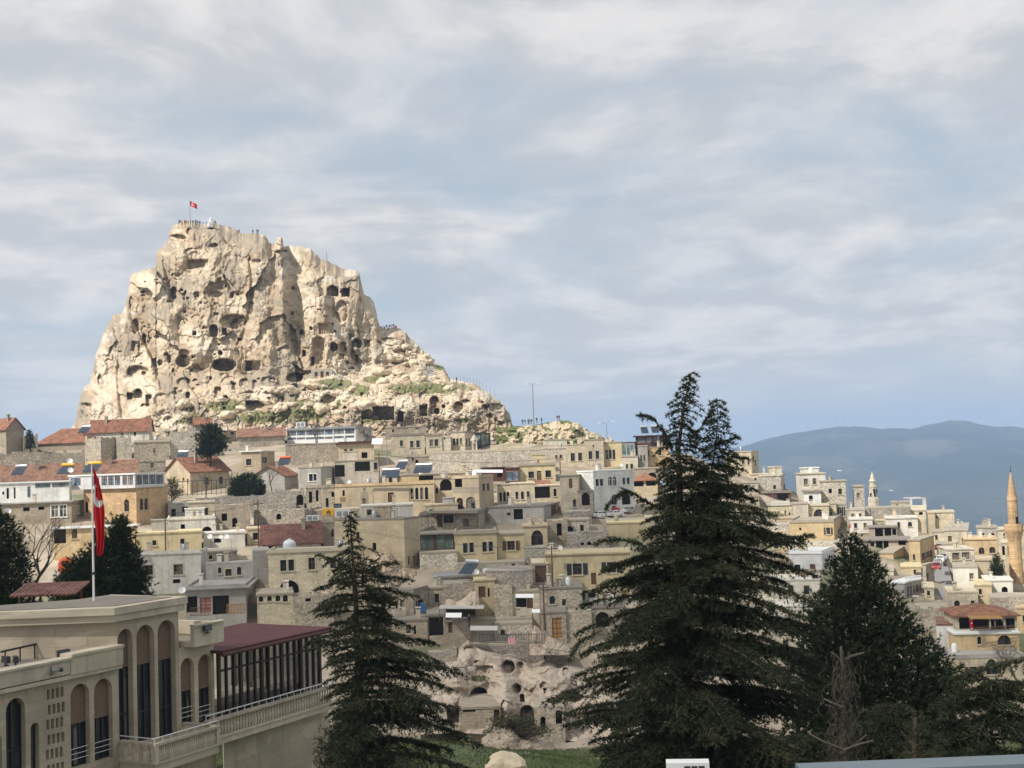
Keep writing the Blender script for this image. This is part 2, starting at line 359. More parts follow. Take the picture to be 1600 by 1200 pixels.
# caves of the castle rock: left, right, top, bottom, depth in metres, shape
CAVES = rects(A1, (858, 1000, 470, 535, 5, 'r'), (738, 785, 660, 745, 5, 'e'), (1085, 1275, 850, 950, 3.5, 'e'), (1010, 1068, 920, 1005, 7, 'a'), (1098, 1132, 945, 992, 6, 'r'),
    (895, 917, 968, 994, 5, 'r'), (1070, 1100, 1100, 1136, 5, 'e'), (745, 810, 560, 590, 1.6, 'e'), (1010, 1070, 355, 385, 2.5, 'e'), (1150, 1250, 690, 722, 1.5, 'e'), (1000, 1100, 690, 730, 1.5, 'e'),
    (900, 940, 690, 730, 2.5, 'e'), (1165, 1215, 375, 400, 2.5, 'e'), (725, 850, 296, 338, 6, 'e'), (850, 895, 250, 300, 4, 'e'), (1310, 1370, 465, 490, 2, 'e'), (455, 480, 725, 800, 2.5, 'e'), (540, 572, 985, 1050, 4, 'e'), (470, 520, 880, 985, 3, 'e')) + \
  rects(A2, (495, 570, 562, 637, 8, 'a'), (594, 647, 580, 637, 8, 'r'), (580, 591, 600, 615, 3, 'e'), (485, 545, 640, 785, 2.5, 'r'), (550, 640, 665, 820, 2.4, 'e'), (440, 535, 823, 897, 2.6, 'r'), (305, 328, 870, 905, 5, 'r'),
    (376, 391, 850, 866, 4, 'r'), (323, 347, 1010, 1052, 5, 'a'), (512, 566, 955, 1018, 6, 'e'), (582, 626, 955, 1022, 3, 'a'), (392, 476, 915, 1110, 3.5, 'a'), (380, 404, 1055, 1118, 6, 'a'),
    (668, 727, 930, 990, 5, 'a'), (750, 792, 938, 992, 3.5, 'r'), (575, 610, 1030, 1075, 2, 'r'), (690, 712, 1040, 1090, 4, 'e'), (700, 752, 650, 830, 2, 'e'), (870, 960, 920, 960, 3, 'e'), (1010, 1040, 940, 1060, 2.2, 'e')) + \
  rects(A3, (440, 588, 405, 492, 5, 'e'), (608, 642, 355, 418, 5, 'r'), (648, 688, 363, 408, 4, 'e'), (780, 882, 330, 418, 5, 'e'), (800, 870, 290, 350, 3, 'e'), (895, 940, 393, 432, 2, 'r'), (1033, 1192, 355, 446, 9, 'e'),
    (1262, 1303, 372, 442, 6, 'r'), (1305, 1362, 372, 442, 3.5, 'r'), (438, 480, 598, 641, 6, 'r'), (484, 544, 568, 632, 6, 'a'), (568, 607, 610, 682, 5, 'r'), (625, 732, 595, 668, 2.2, 'a'), (848, 871, 588, 632, 5, 'a'),
    (1085, 1212, 478, 600, 1.6, 'a'), (1168, 1196, 525, 570, 5, 'r'), (1044, 1092, 552, 626, 3.5, 'a'), (1216, 1292, 497, 567, 2.6, 'e'), (1310, 1342, 505, 572, 3, 'a'), (1370, 1470, 480, 540, 1.8, 'e'),
    (1103, 1143, 612, 648, 5, 'e'), (1262, 1394, 650, 722, 7, 'r'), (233, 262, 472, 532, 3, 'e'), (785, 882, 490, 545, 2.5, 'e'), (100, 190, 665, 725, 4, 'e'), (470, 530, 235, 305, 3, 'r'), (1255, 1320, 580, 602, 2, 'e'), (1380, 1440, 585, 610, 2, 'e'),
    (765, 790, 560, 640, 2, 'r'), (840, 900, 670, 730, 2, 'e'), (1480, 1520, 620, 680, 2, 'e'), (715, 745, 330, 390, 2.4, 'e'), (690, 760, 755, 810, 2, 'e')) + \
  rects(A4, (35, 145, 455, 522, 8, 'e'), (272, 378, 605, 675, 5, 'e'), (556, 632, 706, 775, 4, 'a'), (634, 780, 692, 783, 9, 'r'), (805, 847, 720, 795, 6, 'a'), (958, 1012, 680, 755, 5, 'r'), (1030, 1097, 620, 742, 6, 'a'),
    (1060, 1100, 700, 745, 6, 'e'), (1113, 1136, 672, 700, 4, 'e'), (1192, 1262, 655, 732, 5, 'e'), (1246, 1312, 640, 668, 3, 'e'), (1392, 1540, 668, 722, 4, 'e'), (1550, 1600, 720, 800, 5, 'e'), (1420, 1470, 740, 770, 2, 'e'),
    (0, 14, 620, 670, 3, 'r'), (535, 560, 640, 690, 2, 'e'), (935, 970, 280, 350, 3, 'e'), (860, 900, 395, 450, 1.5, 'e'))
_r = random.Random(31)
for _k in range(95):
    _x, _y = _r.uniform(165, 600), _r.uniform(430, 640); _w, _h = _r.uniform(1.6, 4.2), _r.uniform(2.0, 5.5)
    if _x < 165 + (560 - _y) * .35 or _x > 470 + (_y - 430) * .8: continue
    CAVES.append((_x - _w, _x + _w, _y - _h / 2, _y + _h / 2, _r.uniform(1.2, 3.2), _r.choice('rae')))
CAVES = [(*c[:4], c[4] * .8, c[5]) for c in CAVES]
CASTLE_TOP = [(104, 690), (112, 668), (119, 655), (121, 638), (127, 618), (131, 606), (140, 600), (146, 575), (150, 552), (153, 546), (162, 520), (170, 505), (178, 492), (190, 491), (196, 476), (199, 462), (204, 432), (210, 428), (222, 421), (236, 418), (243, 417),
  (244, 396), (250, 389), (258, 381), (264, 374), (263, 365), (270, 352), (283, 346), (300, 346), (312, 351), (328, 350), (345, 351), (360, 355), (370, 360), (378, 366), (392, 364), (410, 366), (417, 372), (421, 380), (430, 382), (433, 372), (439, 369), (442, 374), (443, 385),
  (452, 384), (468, 385), (486, 389), (494, 396), (500, 404), (516, 410), (528, 416), (540, 421), (556, 421), (561, 424), (564, 440), (569, 461), (578, 464), (584, 472), (588, 486), (590, 498), (594, 511), (602, 514), (612, 512), (620, 512), (634, 518), (638, 526), (648, 535), (661, 546), (671, 557), (676, 565), (692, 573),
  (699, 584), (703, 592), (720, 596), (742, 599), (752, 607), (766, 616), (780, 626), (787, 632), (790, 640), (796, 646), (800, 662), (806, 676), (812, 690)]
CRACKS = [([A1(1540, 400), A1(1565, 560), A1(1572, 800), A1(1585, 1010), A1(1620, 1130)], 15, 5.5), ([A1(430, 800), A1(500, 930), A1(560, 1040), A1(620, 1160), A1(650, 1290)], 7, 3.5), ([A1(690, 480), A1(720, 640), A1(745, 760)], 6, 2.5),
          ([A1(1285, 470), A1(1300, 620), A1(1290, 800), A1(1250, 960), A1(1200, 1060)], 5, 1.8), ([A2(480, 780), A2(470, 640), A2(400, 520)], 6, -1.2), ([A2(640, 880), A2(590, 830), A2(560, 760)], 6, 1.6), ([A2(650, 900), A2(660, 1040), A2(700, 1120)], 6, 3),
          ([A1(240, 1180), A1(330, 1000), A1(400, 860)], 5, 1.2), ([A1(860, 1320), A1(930, 1420), A1(960, 1440)], 5, 2.5), ([A3(370, 420), A3(380, 600), A3(400, 760)], 6, 2.0), ([A1(930, 740), A1(990, 690), A1(1080, 740)], 5, 1.5), ([A2(200, 290), A2(210, 380), A2(250, 420)], 5, 2)]
def castle_depth(px, py, dt):
    base = np.interp(py, [340, 420, 520, 585, 612, 650, 695], [388, 380, 373, 366, 356, 347, 338])
    base = base + 24 * np.clip((380 - px) / 262, 0, 1.1) ** 2 + 12 * np.clip((px - 430) / 170, 0, 1) ** 2 * (1 - sstep(560, 620, py))
    base = base + 16 * np.exp(-dt / 9.0) * sstep(700, 560, px) + 9 * np.exp(-dt / 7.0)
    wx = px + 9 * fbm(px / 30, py / 30, seed=3, oct=3); wy = py + 9 * fbm(px / 30, py / 30, seed=5, oct=3)
    mono = sstep(640, 560, px + (py - 560) * .5) * sstep(640, 560, py)          # the tall block, above the rubble slope
    h1, e1, _ = cells(wx / 46, wy / 78, 11, 1.1); h2, e2, _ = cells(wx / 20, wy / 25, 21, 1.2); h3, e3, _ = cells(wx / 8.5, wy / 7.5, 31, 1.3); h4, e4, _ = cells(wx / 3.8, wy / 3.4, 41, 1.3)
    low = sstep(520, 600, py + (px - 560) * .25)
    d = -3.0 * h1 * (.4 + .6 * mono) - .48 * h2 - (.15 + .48 * low) * h3 - (.06 + .2 * low) * h4
    d += .35 * np.exp(-(e2 / .04) ** 2) * sstep(.1, .6, fbm(px / 30, py / 30, seed=19, oct=2)) + .35 * low * np.exp(-(e3 / .08) ** 2)
    d += 1.3 * fbm(px / 26, py / 34, seed=9, oct=4) + .22 * fbm(px / 5, py / 5, seed=14, oct=2)
    d += .5 * np.abs(fbm(px / 9, py / 40, seed=77, oct=2)) * mono
    # buttresses
    for (cx, cy, rx, ry, h, rot) in ((412, 480, 22, 120, 6.5, -.06), (443, 470, 11, 100, 5.0, -.06), (255, 520, 42, 75, 4, .25), (330, 470, 40, 60, 2.0, 0), (500, 520, 34, 70, 2.5, 0), (565, 520, 26, 60, 4.0, .15), (172, 560, 30, 90, 3, .35),
                              (346, 560, 22, 26, 3.5, 0), (308, 545, 13, 26, 2.5, 0), (595, 560, 17, 17, 4.5, 0), (612, 536, 14, 10, 3, 0), (648, 590, 22, 12, 3.5, 0), (630, 600, 40, 14, 2.5, 0), (300, 362, 40, 10, 2.5, 0), (390, 385, 26, 14, 2.5, 0), (280, 395, 28, 22, 3, 0), (455, 393, 14, 12, 2, 0),
                              (480, 560, 14, 30, 2, 0), (520, 600, 40, 10, 2, 0), (650, 640, 90, 18, 3.0, 0), (740, 640, 40, 26, 4.5, .5), (600, 635, 50, 20, 3, 0), (460, 640, 60, 14, 1.5, 0), (240, 620, 60, 30, 2.0, 0), (210, 590, 24, 22, 2.0, 0), (330, 640, 60, 20, 1.0, 0), (225, 450, 26, 30, 2.0, .4)):
        d -= h * gauss(px, py, cx, cy, rx, ry, rot)
    for pts, wd, dep in CRACKS:
        dist, side = polydist(px, py, pts); d += dep * np.where(side > 0, np.exp(-(dist / (wd * 1.5)) ** 2), np.exp(-(dist / (wd * .35)) ** 2))
    # the long ledge over the lower caves
    led = sstep(596, 602, py + (px - 650) * .02 + 3 * fbm(px / 20, px * 0, seed=2, oct=2)) * sstep(655, 640, py) * sstep(555, 575, px) * sstep(780, 760, px); d -= 3.2 * led * (1 - sstep(602, 650, py))
    jx = px + .7 * fbm(px / 5, py / 5, seed=51, oct=2); jy = py + .7 * fbm(px / 5, py / 5, seed=52, oct=2)
    for c in CAVES:
        x0, x1, y0, y1, dep, kd = c
        mk = inrect(jx, jy, x0, x1, y0, y1, .9) if kd == 'r' else inell(jx, jy, x0, x1, y0, y1, .13) if kd == 'e' else inarch(jx, jy, x0, x1, y0, y1, .9)
        d += dep * mk
    d *= sstep(-1, 5, dt) * .75 + .25
    return base + d
GRASS = rects(A4, (190, 500, 495, 575), (470, 610, 530, 620), (740, 1300, 520, 605), (0, 330, 640, 790), (510, 700, 745, 805), (380, 420, 640, 700), (700, 760, 440, 480), (560, 740, 480, 530), (1050, 1140, 395, 440), (930, 1010, 480, 510), (1200, 1320, 770, 800), (760, 830, 370, 400)) + \
        rects(A3, (985, 1260, 640, 735), (820, 940, 725, 775), (1180, 1600, 720, 810), (780, 900, 770, 810))
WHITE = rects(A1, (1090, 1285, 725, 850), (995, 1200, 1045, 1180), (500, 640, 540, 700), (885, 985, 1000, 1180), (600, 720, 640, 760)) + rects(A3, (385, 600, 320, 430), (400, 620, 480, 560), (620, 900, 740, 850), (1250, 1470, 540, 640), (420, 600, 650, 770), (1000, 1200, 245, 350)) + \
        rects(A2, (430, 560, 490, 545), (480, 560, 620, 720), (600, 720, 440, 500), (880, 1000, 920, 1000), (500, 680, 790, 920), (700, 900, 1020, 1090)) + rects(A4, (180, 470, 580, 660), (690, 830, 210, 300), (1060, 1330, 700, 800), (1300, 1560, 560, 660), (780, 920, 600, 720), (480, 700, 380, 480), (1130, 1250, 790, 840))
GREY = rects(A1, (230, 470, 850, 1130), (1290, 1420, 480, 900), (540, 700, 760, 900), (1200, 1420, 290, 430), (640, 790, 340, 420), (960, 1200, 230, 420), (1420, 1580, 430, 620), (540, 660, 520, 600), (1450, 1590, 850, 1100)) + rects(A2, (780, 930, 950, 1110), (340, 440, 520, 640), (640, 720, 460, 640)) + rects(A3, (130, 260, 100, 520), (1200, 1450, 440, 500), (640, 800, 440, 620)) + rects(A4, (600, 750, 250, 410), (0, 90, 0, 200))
def castle_colour(px, py, D):
    n = fbm(px / 22, py / 22, seed=61, oct=5); n2 = fbm(px / 6, py / 6, seed=62, oct=4); n3 = fbm(px / 40, py / 60, seed=63, oct=4); n4 = fbm(px / 2.6, py / 2.6, seed=64, oct=2)
    cream, tan, grey, wht = np.array((.52, .42, .295)), np.array((.42, .32, .215)), np.array((.31, .262, .198)), np.array((.62, .54, .42))
    c = cream + (tan - cream) * sstep(-.15, .45, n)[..., None]
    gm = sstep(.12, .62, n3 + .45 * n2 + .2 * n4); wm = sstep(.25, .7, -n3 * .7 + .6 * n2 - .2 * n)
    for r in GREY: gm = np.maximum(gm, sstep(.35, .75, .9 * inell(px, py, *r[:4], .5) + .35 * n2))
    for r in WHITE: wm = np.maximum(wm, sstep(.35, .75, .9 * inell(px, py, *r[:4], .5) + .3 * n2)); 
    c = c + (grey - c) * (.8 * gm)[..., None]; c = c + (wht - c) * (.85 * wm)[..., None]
    gr = np.zeros_like(px)
    for r in GRASS: gr = np.maximum(gr, sstep(.36, .60, .95 * inell(px, py, *r[:4], .55) + .28 * n2 + .2 * n4))
    green = np.array((.105, .125, .04)) + (np.array((.21, .19, .085)) - np.array((.105, .125, .04))) * sstep(-.3, .6, n2 + n4 * .5)[..., None]
    c = c + (green - c) * (.9 * gr)[..., None]
    path = inrect(px, py, *[(A4(990, 0)[0]), A4(1062, 0)[0], A4(0, 415)[1], A4(0, 505)[1]], 2); c = c + (np.array((.33, .30, .27)) - c) * (path * .8)[..., None]
    return np.clip(c, .02, .9)
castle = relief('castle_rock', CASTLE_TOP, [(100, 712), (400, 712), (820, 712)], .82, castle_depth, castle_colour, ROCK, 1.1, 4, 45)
tag(castle, 'huge cream tuff rock castle riddled with cave openings towering over the village', 'rock castle')
# ------------------------------------------------------------------ cave outcrop in the valley
B4, B5 = zz(640, 930), zz(560, 820); OCK = .55
OC = rects(B4, (333, 492, 348, 495, 5, 'e'), (640, 735, 455, 545, 6, 'e'), (748, 788, 462, 503, 3, 'e'), (1062, 1108, 503, 558, 4, 'e'), (418, 542, 642, 745, 7, 'a'), (714, 772, 618, 682, 3.5, 'e'), (765, 797, 688, 742, 4, 'a'), (930, 952, 648, 682, 3, 'e'), (905, 965, 600, 660, 1.4, 'e'),
    (1072, 1195, 672, 742, 4, 'e'), (768, 868, 768, 912, 6, 'a'), (912, 942, 842, 920, 2.5, 'a'), (1013, 1057, 798, 892, 5, 'a'), (640, 810, 415, 575, 2.0, 'e'), (390, 580, 490, 560, 2.0, 'r'), (450, 500, 452, 480, 2, 'e'), (260, 345, 790, 890, 5, 'r'))
def out_depth(px, py, dt):
    base = np.interp(py, [990, 1040, 1080, 1110, 1150, 1180], [160, 156, 152, 148, 143, 139]) + 6 * np.exp(-dt / 9)
    d = 0.7 * fbm(px / 22, py / 22, seed=5, oct=3) + .06 * fbm(px / 3, py / 3, seed=8, oct=3) + .09 * fbm(px / 40, py / 3.6, seed=18, oct=3)
    h2, e2, _ = cells((px + 5 * fbm(px / 16, py / 16, seed=4, oct=2)) / 26, py / 26, 91, 1.2); d -= .35 * h2; h3, e3, _ = cells(px / 9, py / 8, 92, 1.2); d -= .07 * h3
    for (cx, cy, rx, ry, h, rot) in ((861, 1070, 28, 38, 5.5, -.35), (790, 1085, 18, 42, 4.5, 0), (708, 1062, 24, 32, 4.5, .3), (738, 1020, 22, 26, 2.2, 0), (835, 1110, 60, 16, 1.4, .1), (890, 1050, 22, 20, 2, 0), (930, 1080, 40, 30, 2.6, .3), (770, 1048, 18, 30, 1.5, 0), (803, 1032, 24, 18, 1.6, 0), (650, 1085, 26, 24, 2, 0)): d -= h * gauss(px, py, cx, cy, rx, ry, rot)
    jx = px + .9 * fbm(px / 8, py / 8, seed=71, oct=3); jy = py + .9 * fbm(px / 8, py / 8, seed=73, oct=3)
    for c in OC:
        x0, x1, y0, y1, dep, kd = c
        d += OCK * dep * (inrect(jx, jy, x0, x1, y0, y1, .8) if kd == 'r' else inell(jx, jy, x0, x1, y0, y1, .2) if kd == 'e' else inarch(jx, jy, x0, x1, y0, y1, .8))
    return base + d * (sstep(-1, 4, dt) * .8 + .2)
def out_colour(px, py, D):
    n = fbm(px / 16, py / 12, seed=161, oct=5)[..., None]; n2 = fbm(px / 4, py / 4, seed=162, oct=3)[..., None]
    c = np.array((.49, .41, .325)) + (np.array((.37, .305, .24)) - np.array((.49, .41, .325))) * sstep(-.1, .5, n) + .05 * n2
    gr = sstep(.5, .8, .9 * inell(px, py, *rects(B4, (405, 560, 555, 605))[0], .5) + .3 * n2[..., 0]) + sstep(.55, .9, .9 * inell(px, py, 745, 870, 1118, 1165, .5) + .4 * n2[..., 0]) * .8
    return np.clip(c + (np.array((.075, .08, .035)) - c) * np.clip(gr, 0, 1)[..., None], .02, .9)
OUT_TOP = [(624, 1088), (640, 1074), (662, 1060), (680, 1050), (697, 1034), (714, 1032), (717, 1014), (724, 1004), (732, 1000), (744, 1009), (752, 1014), (768, 1019), (786, 1024), (796, 1021), (806, 1023), (818, 1029), (832, 1038), (843, 1034), (852, 1030), (862, 1034), (872, 1042), (884, 1038), (900, 1041), (912, 1044), (930, 1054), (955, 1064), (985, 1080), (1010, 1100)]
oc = relief('cave_outcrop', OUT_TOP, [(600, 1150), (720, 1145), (800, 1150), (1020, 1168)], .62, out_depth, out_colour, ROCK, .5, 6, 14)
tag(oc, 'pinkish eroded tuff outcrop with arched cave dwellings at the foot of the village', 'rock outcrop')
def mound_depth(D0, seed, amp=1.0):
    def fn(px, py, dt):
        h, e, _ = cells(px / 9, py / 8, seed, 1.2); h2, _, _ = cells(px / 3.4, py / 3.2, seed + 5, 1.2)
        return D0 - .12 * dt + 5 * np.exp(-dt / 8) - amp * (.5 * h + .22 * h2) + .5 * fbm(px / 14, py / 14, seed=seed, oct=4)
    return fn
def mound_col(c1, c2, seed):
    def fn(px, py, D):
        n = fbm(px / 10, py / 10, seed=seed, oct=5)[..., None]; return np.clip(np.array(c1) + (np.array(c2) - np.array(c1)) * sstep(-.3, .5, n), .02, .9)
    return fn
def pts(zf, *q): return [zf(*p) for p in q]
mo = relief('rubble_mound', pts(B5, (-20, 420), (20, 330), (60, 250), (95, 190), (150, 162), (215, 172), (260, 215), (310, 255), (380, 285), (450, 320), (500, 360), (532, 410), (545, 450)), pts(B5, (-30, 470), (560, 480)), .6, mound_depth(186, 201), mound_col((.47, .37, .27), (.36, .28, .20), 207), ROCK, .8, 7, 10)
tag(mo, 'pale collapsed heap of rubble rising behind the slender cedar', 'rubble mound')
mo = relief('rock_wedge', pts(B5, (1188, 790), (1205, 735), (1222, 698), (1262, 722), (1310, 765), (1390, 805), (1462, 842), (1480, 870)), pts(B5, (1180, 905), (1485, 905)), .5, mound_depth(159, 221, .4), mound_col((.50, .40, .30), (.42, .33, .25), 227), ROCK, .4, 8, 6)
tag(mo, 'smooth pale slanting rock wedge beside the iron railing', 'rock')
mo = relief('earth_bank', pts(B4, (500, 1000), (570, 950), (610, 905), (660, 893), (710, 908), (770, 962), (860, 985), (960, 1018), (1060, 1035), (1160, 1020), (1290, 985), (1330, 1010)), pts(B4, (490, 1100), (900, 1150), (1340, 1150)), .6, mound_depth(131, 251, .5), mound_col((.40, .325, .25), (.30, .24, .18), 257), ROCK, .7, 12, 9)
tag(mo, 'bare brown earth bank in front of the cave mouths', 'earth bank')
mo = relief('broken_rock', pts(B5, (595, 560), (610, 520), (640, 516), (680, 538), (720, 520), (752, 494), (776, 462), (812, 462), (838, 488), (842, 560)), pts(B5, (590, 575), (850, 575)), .5, mound_depth(167, 231, .5), mound_col((.52, .42, .32), (.44, .35, .27), 237), ROCK, .4, 9, 4)
tag(mo, 'jagged pale rock stump standing on a terrace of the lower houses', 'rock')
mo = relief('rock_shoulder', pts(zz(780, 620), (-20, 215), (120, 205), (250, 195), (340, 178), (420, 168), (480, 165), (545, 178), (585, 210), (630, 240), (680, 255), (740, 290), (820, 310)), pts(zz(780, 620), (-30, 420), (830, 420)), .7, mound_depth(326, 241, 1.6), None or (lambda px, py, D: (lambda n, n2: np.clip(np.array((.50, .41, .28)) + (np.where((n2 > .12)[..., None], np.array((.17, .165, .07)), np.array((.10, .13, .04))) - np.array((.50, .41, .28))) * sstep(.05, .30, n + .5 * sstep(850, 790, px) + .25 * n2 + .25 * (py < 664) - .28 * sstep(905, 930, px))[..., None], .02, .9))(fbm(px / 14, py / 7, seed=341, oct=4), fbm(px / 4, py / 4, seed=342, oct=3))), ROCK, .9, 10, 40)
tag(mo, 'grassy rocky shoulder with walkers on its crest right of the castle', 'rocky knoll')
# ------------------------------------------------------------------ ground sheet
ANCH = [(-30, 165, -21), (0, 60, -16.2), (-14, 95, -18.4), (-14, 95, -18.4), (-9, 95, -19.3), (-9, 95, -19.3), (-4.7, 95, -20.6), (0, 95, -22.3), (4, 95, -23.6), (10, 112, -26), (4, 108, -26.5), (0, 128, -28.5), (0, 142, -30), (40, 142, -34), (-120, 330, 8), (-60, 345, 8), (0, 345, 3), (30, 340, -2), (20, 355, -4), (40, 330, 0), (-20, 60, -17), (-50, 60, -15), (-60, 95, -17), (-40, 120, -22), (20, 60, -17), (40, 90, -27), (60, 140, -36), (-45, 55, -19), (30, 20, -8)] + [(x, y, z) for x in (-10, -4, 2, 8, 14) for y, z in ((146, -34), (152, -32), (158, -29), (163, -27))]
_bx = [-400, 0, 20, 50, 70, 90, 110, 128, 142, 150, 160, 185, 210, 245, 275, 310, 340, 375, 430, 520, 760, 1500, 2600, 16000]
_bz = [-3, -7, -9, -14.5, -17.8, -21, -24.5, -28.5, -31.5, -31, -27, -18, -12.5, -7.5, -3, 2.5, 6, 4, -8, -35, -110, -185, -200, -230]
def base_z(x, y):
    z = np.interp(y, _bx, _bz)
    k = np.clip(y / 255, 0, 1.3) * sstep(470, 330, y)
    k2 = sstep(300, 345, y) * sstep(20, 60, x) * sstep(520, 430, y)
    return z - .36 * np.clip(x - 42, 0, 90) * k - 30 * k2
def terrain_z(x, y):
    x = np.asarray(x, float); y = np.asarray(y, float); b = base_z(x, y); num = np.zeros_like(b); den_ = np.full_like(b, .35)
    for ax, ay, az in ANCH + HANCH:
        d2 = ((x - ax) ** 2 + (y - ay) ** 2); sg = 7.5 + ay * .012; wgt = np.exp(-d2 / (2 * sg * sg)); num += wgt * (az - base_z(np.array(ax), np.array(ay))); den_ += wgt
    return b + num / den_
def build_ground():
    fx = np.arange(-200, 201, 2.0); ox = 200 * 1.16 ** np.arange(1, 25); X = np.concatenate([-ox[::-1], fx, ox])
    fy = np.arange(10, 430, 2.0); oy = 430 * 1.12 ** np.arange(1, 28); Y = np.concatenate([[-600, -200, -60, -20, -5], fy, oy])
    gx, gy = np.meshgrid(X, Y); gz = terrain_z(gx, gy)
    near = sstep(500, 420, gy); gz = gz + near * (.55 * fbm(gx / 9, gy / 9, seed=5, oct=4)) + (1 - near) * 8 * fbm(gx / 300, gy / 300, seed=6, oct=4)
    h, w_ = gx.shape; idx = np.arange(h * w_).reshape(h, w_)
    f = np.stack([idx[:-1, :-1], idx[:-1, 1:], idx[1:, 1:], idx[1:, :-1]], -1).reshape(-1, 4)
    me = np_mesh('ground', np.stack([gx, gy, gz], -1).reshape(-1, 3), f, True)
    n = fbm(gx / 14, gy / 14, seed=81, oct=4); n2 = fbm(gx / 3.5, gy / 3.5, seed=82, oct=3)
    dirt = np.array((.36, .30, .225)) + .10 * n2[..., None] * np.array((1, .9, .75)); green = np.array((.075, .10, .034)) + .03 * n2[..., None]
    g1 = np.clip(sstep(128, 118, gy) * sstep(-.75, -.2, n + .3 * n2) + sstep(.28, .6, n + .4 * n2) * .75 * sstep(400, 300, gy), 0, 1)
    far = sstep(430, 700, gy); green = green + (np.array((.11, .12, .06)) - green) * far[..., None]; g1 = np.maximum(g1, far * .8)
    set_col(me, np.clip(dirt + (green - dirt) * g1[..., None], .02, .9).reshape(-1, 3)); me.materials.append(ROCK)
    return tag(link('ground', me), kind='structure')
def build_mountains():
    m, g, b = new_mat('far_hillside', .95, .1); o = g.n('ShaderNodeTexCoord').outputs['Object']
    n = g.noise(o, .0018, 6, .6); n2 = g.noise(o, .006, 5, .6); at = g.n('ShaderNodeAttribute', _attribute_name='Col').outputs['Color']
    c = g.mix(g.ramp(n, .40, .62), (.032, .042, .03), (.07, .07, .05)); c = g.mix(g.m('MULTIPLY', g.ramp(n2, .55, .7), .5), c, (.14, .13, .09)); c = g.mix(g.m('MULTIPLY', g.sep(at)[0], .24), c, (.30, .25, .19)); g.put(b.inputs['Base Color'], c)
    px = np.linspace(-900, 2700, 420); D = np.concatenate([np.linspace(2500, 6600, 90), np.linspace(6700, 9500, 20)])
    cx = [-900, -300, 300, 800, 1080, 1160, 1200, 1260, 1310, 1345, 1420, 1450, 1480, 1520, 1600, 1750, 2000, 2300, 2700]; cy = [790, 780, 760, 740, 712, 696, 684, 673, 667, 668, 672, 665, 661, 664, 670, 672, 690, 690, 700]
    ch = [(700 - (p - 800) * math.tan(ROLL)) for p in cx]
    hor = 720 - (px - 800) * math.tan(ROLL); el = (hor - np.interp(px, cx, cy)) / FPX
    el = el + .0006 * fbm(px / 30, px * 0, seed=3, oct=4)
    gd, gp = np.meshgrid(D, px, indexing='ij'); zc = el[None] * 6600
    t = np.clip((gd - 2500) / 4100, 0, 1); s = t * t * (3 - 2 * t); zz_ = -205 + (zc + 205) * s ** 1.1 - np.clip(gd - 6600, 0, 9e9) * .06
    X = gd * (gp - 800) / FPX; zz_ = zz_ + (1 - t ** 4) * t * (-75 * np.abs(fbm(X / 420 + gd / 2600, gd / 2200, seed=17, oct=4)) + 22 + 30 * fbm(X / 260, gd / 420, seed=27, oct=4))
    h, w_ = X.shape; idx = np.arange(h * w_).reshape(h, w_); f = np.stack([idx[:-1, :-1], idx[:-1, 1:], idx[1:, 1:], idx[1:, :-1]], -1).reshape(-1, 4)
    me = np_mesh('mountains', np.stack([X, gd, zz_], -1).reshape(-1, 3), f, True); qx, qy = proj(np.stack([X, gd, zz_], -1))
    k = sstep(.5, .85, .95 * inell(qx, qy, 1395, 1500, 684, 716, .6) + .3 * fbm(qx / 16, qy / 8, seed=7, oct=3)) + .5 * sstep(.5, .85, .9 * inell(qx, qy, 1180, 1340, 712, 740, .6, -.12) + .35 * fbm(qx / 20, qy / 6, seed=8, oct=3)) + .35 * sstep(.5, .85, .9 * inell(qx, qy, 1530, 1600, 795, 806, .6) + .3 * fbm(qx / 12, qy / 6, seed=9, oct=3))
    set_col(me, np.repeat(np.clip(k, 0, 1).reshape(-1, 1), 3, 1)); me.materials.append(m)
    return tag(link('mountains', me), kind='structure')
def build_haze():
    m = bpy.data.materials.new('haze'); m.use_nodes = True; t = m.node_tree; t.nodes.clear()
    o = t.nodes.new('ShaderNodeOutputMaterial'); v = t.nodes.new('ShaderNodeVolumePrincipled'); v.inputs['Density'].default_value = HAZE
    v.inputs['Color'].default_value = (.48, .68, 1.0, 1); v.inputs['Anisotropy'].default_value = .1; t.links.new(v.outputs[0], o.inputs['Volume'])
    mb = MB(); mb.box(-8200, 10200, -700, 9900, -560, 240); return tag(mb.build('haze', m), kind='stuff')
# ================================================================== the village: where every building stands
ZA, ZB, ZC, ZD, ZH, ZI = zz(0, 640), zz(260, 650), zz(560, 640), zz(780, 620), zz(560, 820), zz(640, 930)
ZL, ZR, ZS, ZT, ZN, ZQ = zz(240, 880, 3.75), zz(1150, 690, 6.6667), zz(1360, 740, 6.6667), zz(1400, 880, 4.8), zz(940, 660, 6.6667), zz(480, 640, 6.6667)
def Dauto(px, py):
    c = np.interp(py, [640, 660, 700, 740, 780, 830, 880, 920, 960, 1000, 1060, 1130], [352, 340, 312, 278, 246, 214, 190, 178, 171, 166, 161, 150])
    r = np.interp(py, [690, 730, 780, 830, 880, 930, 1000, 1050, 1100], [328, 308, 282, 255, 226, 200, 176, 164, 154])
    w_ = float(sstep(1040, 1180, np.array(float(px)))); return float(c * (1 - w_) + r * w_)
HANCH, HOUSES = [], []
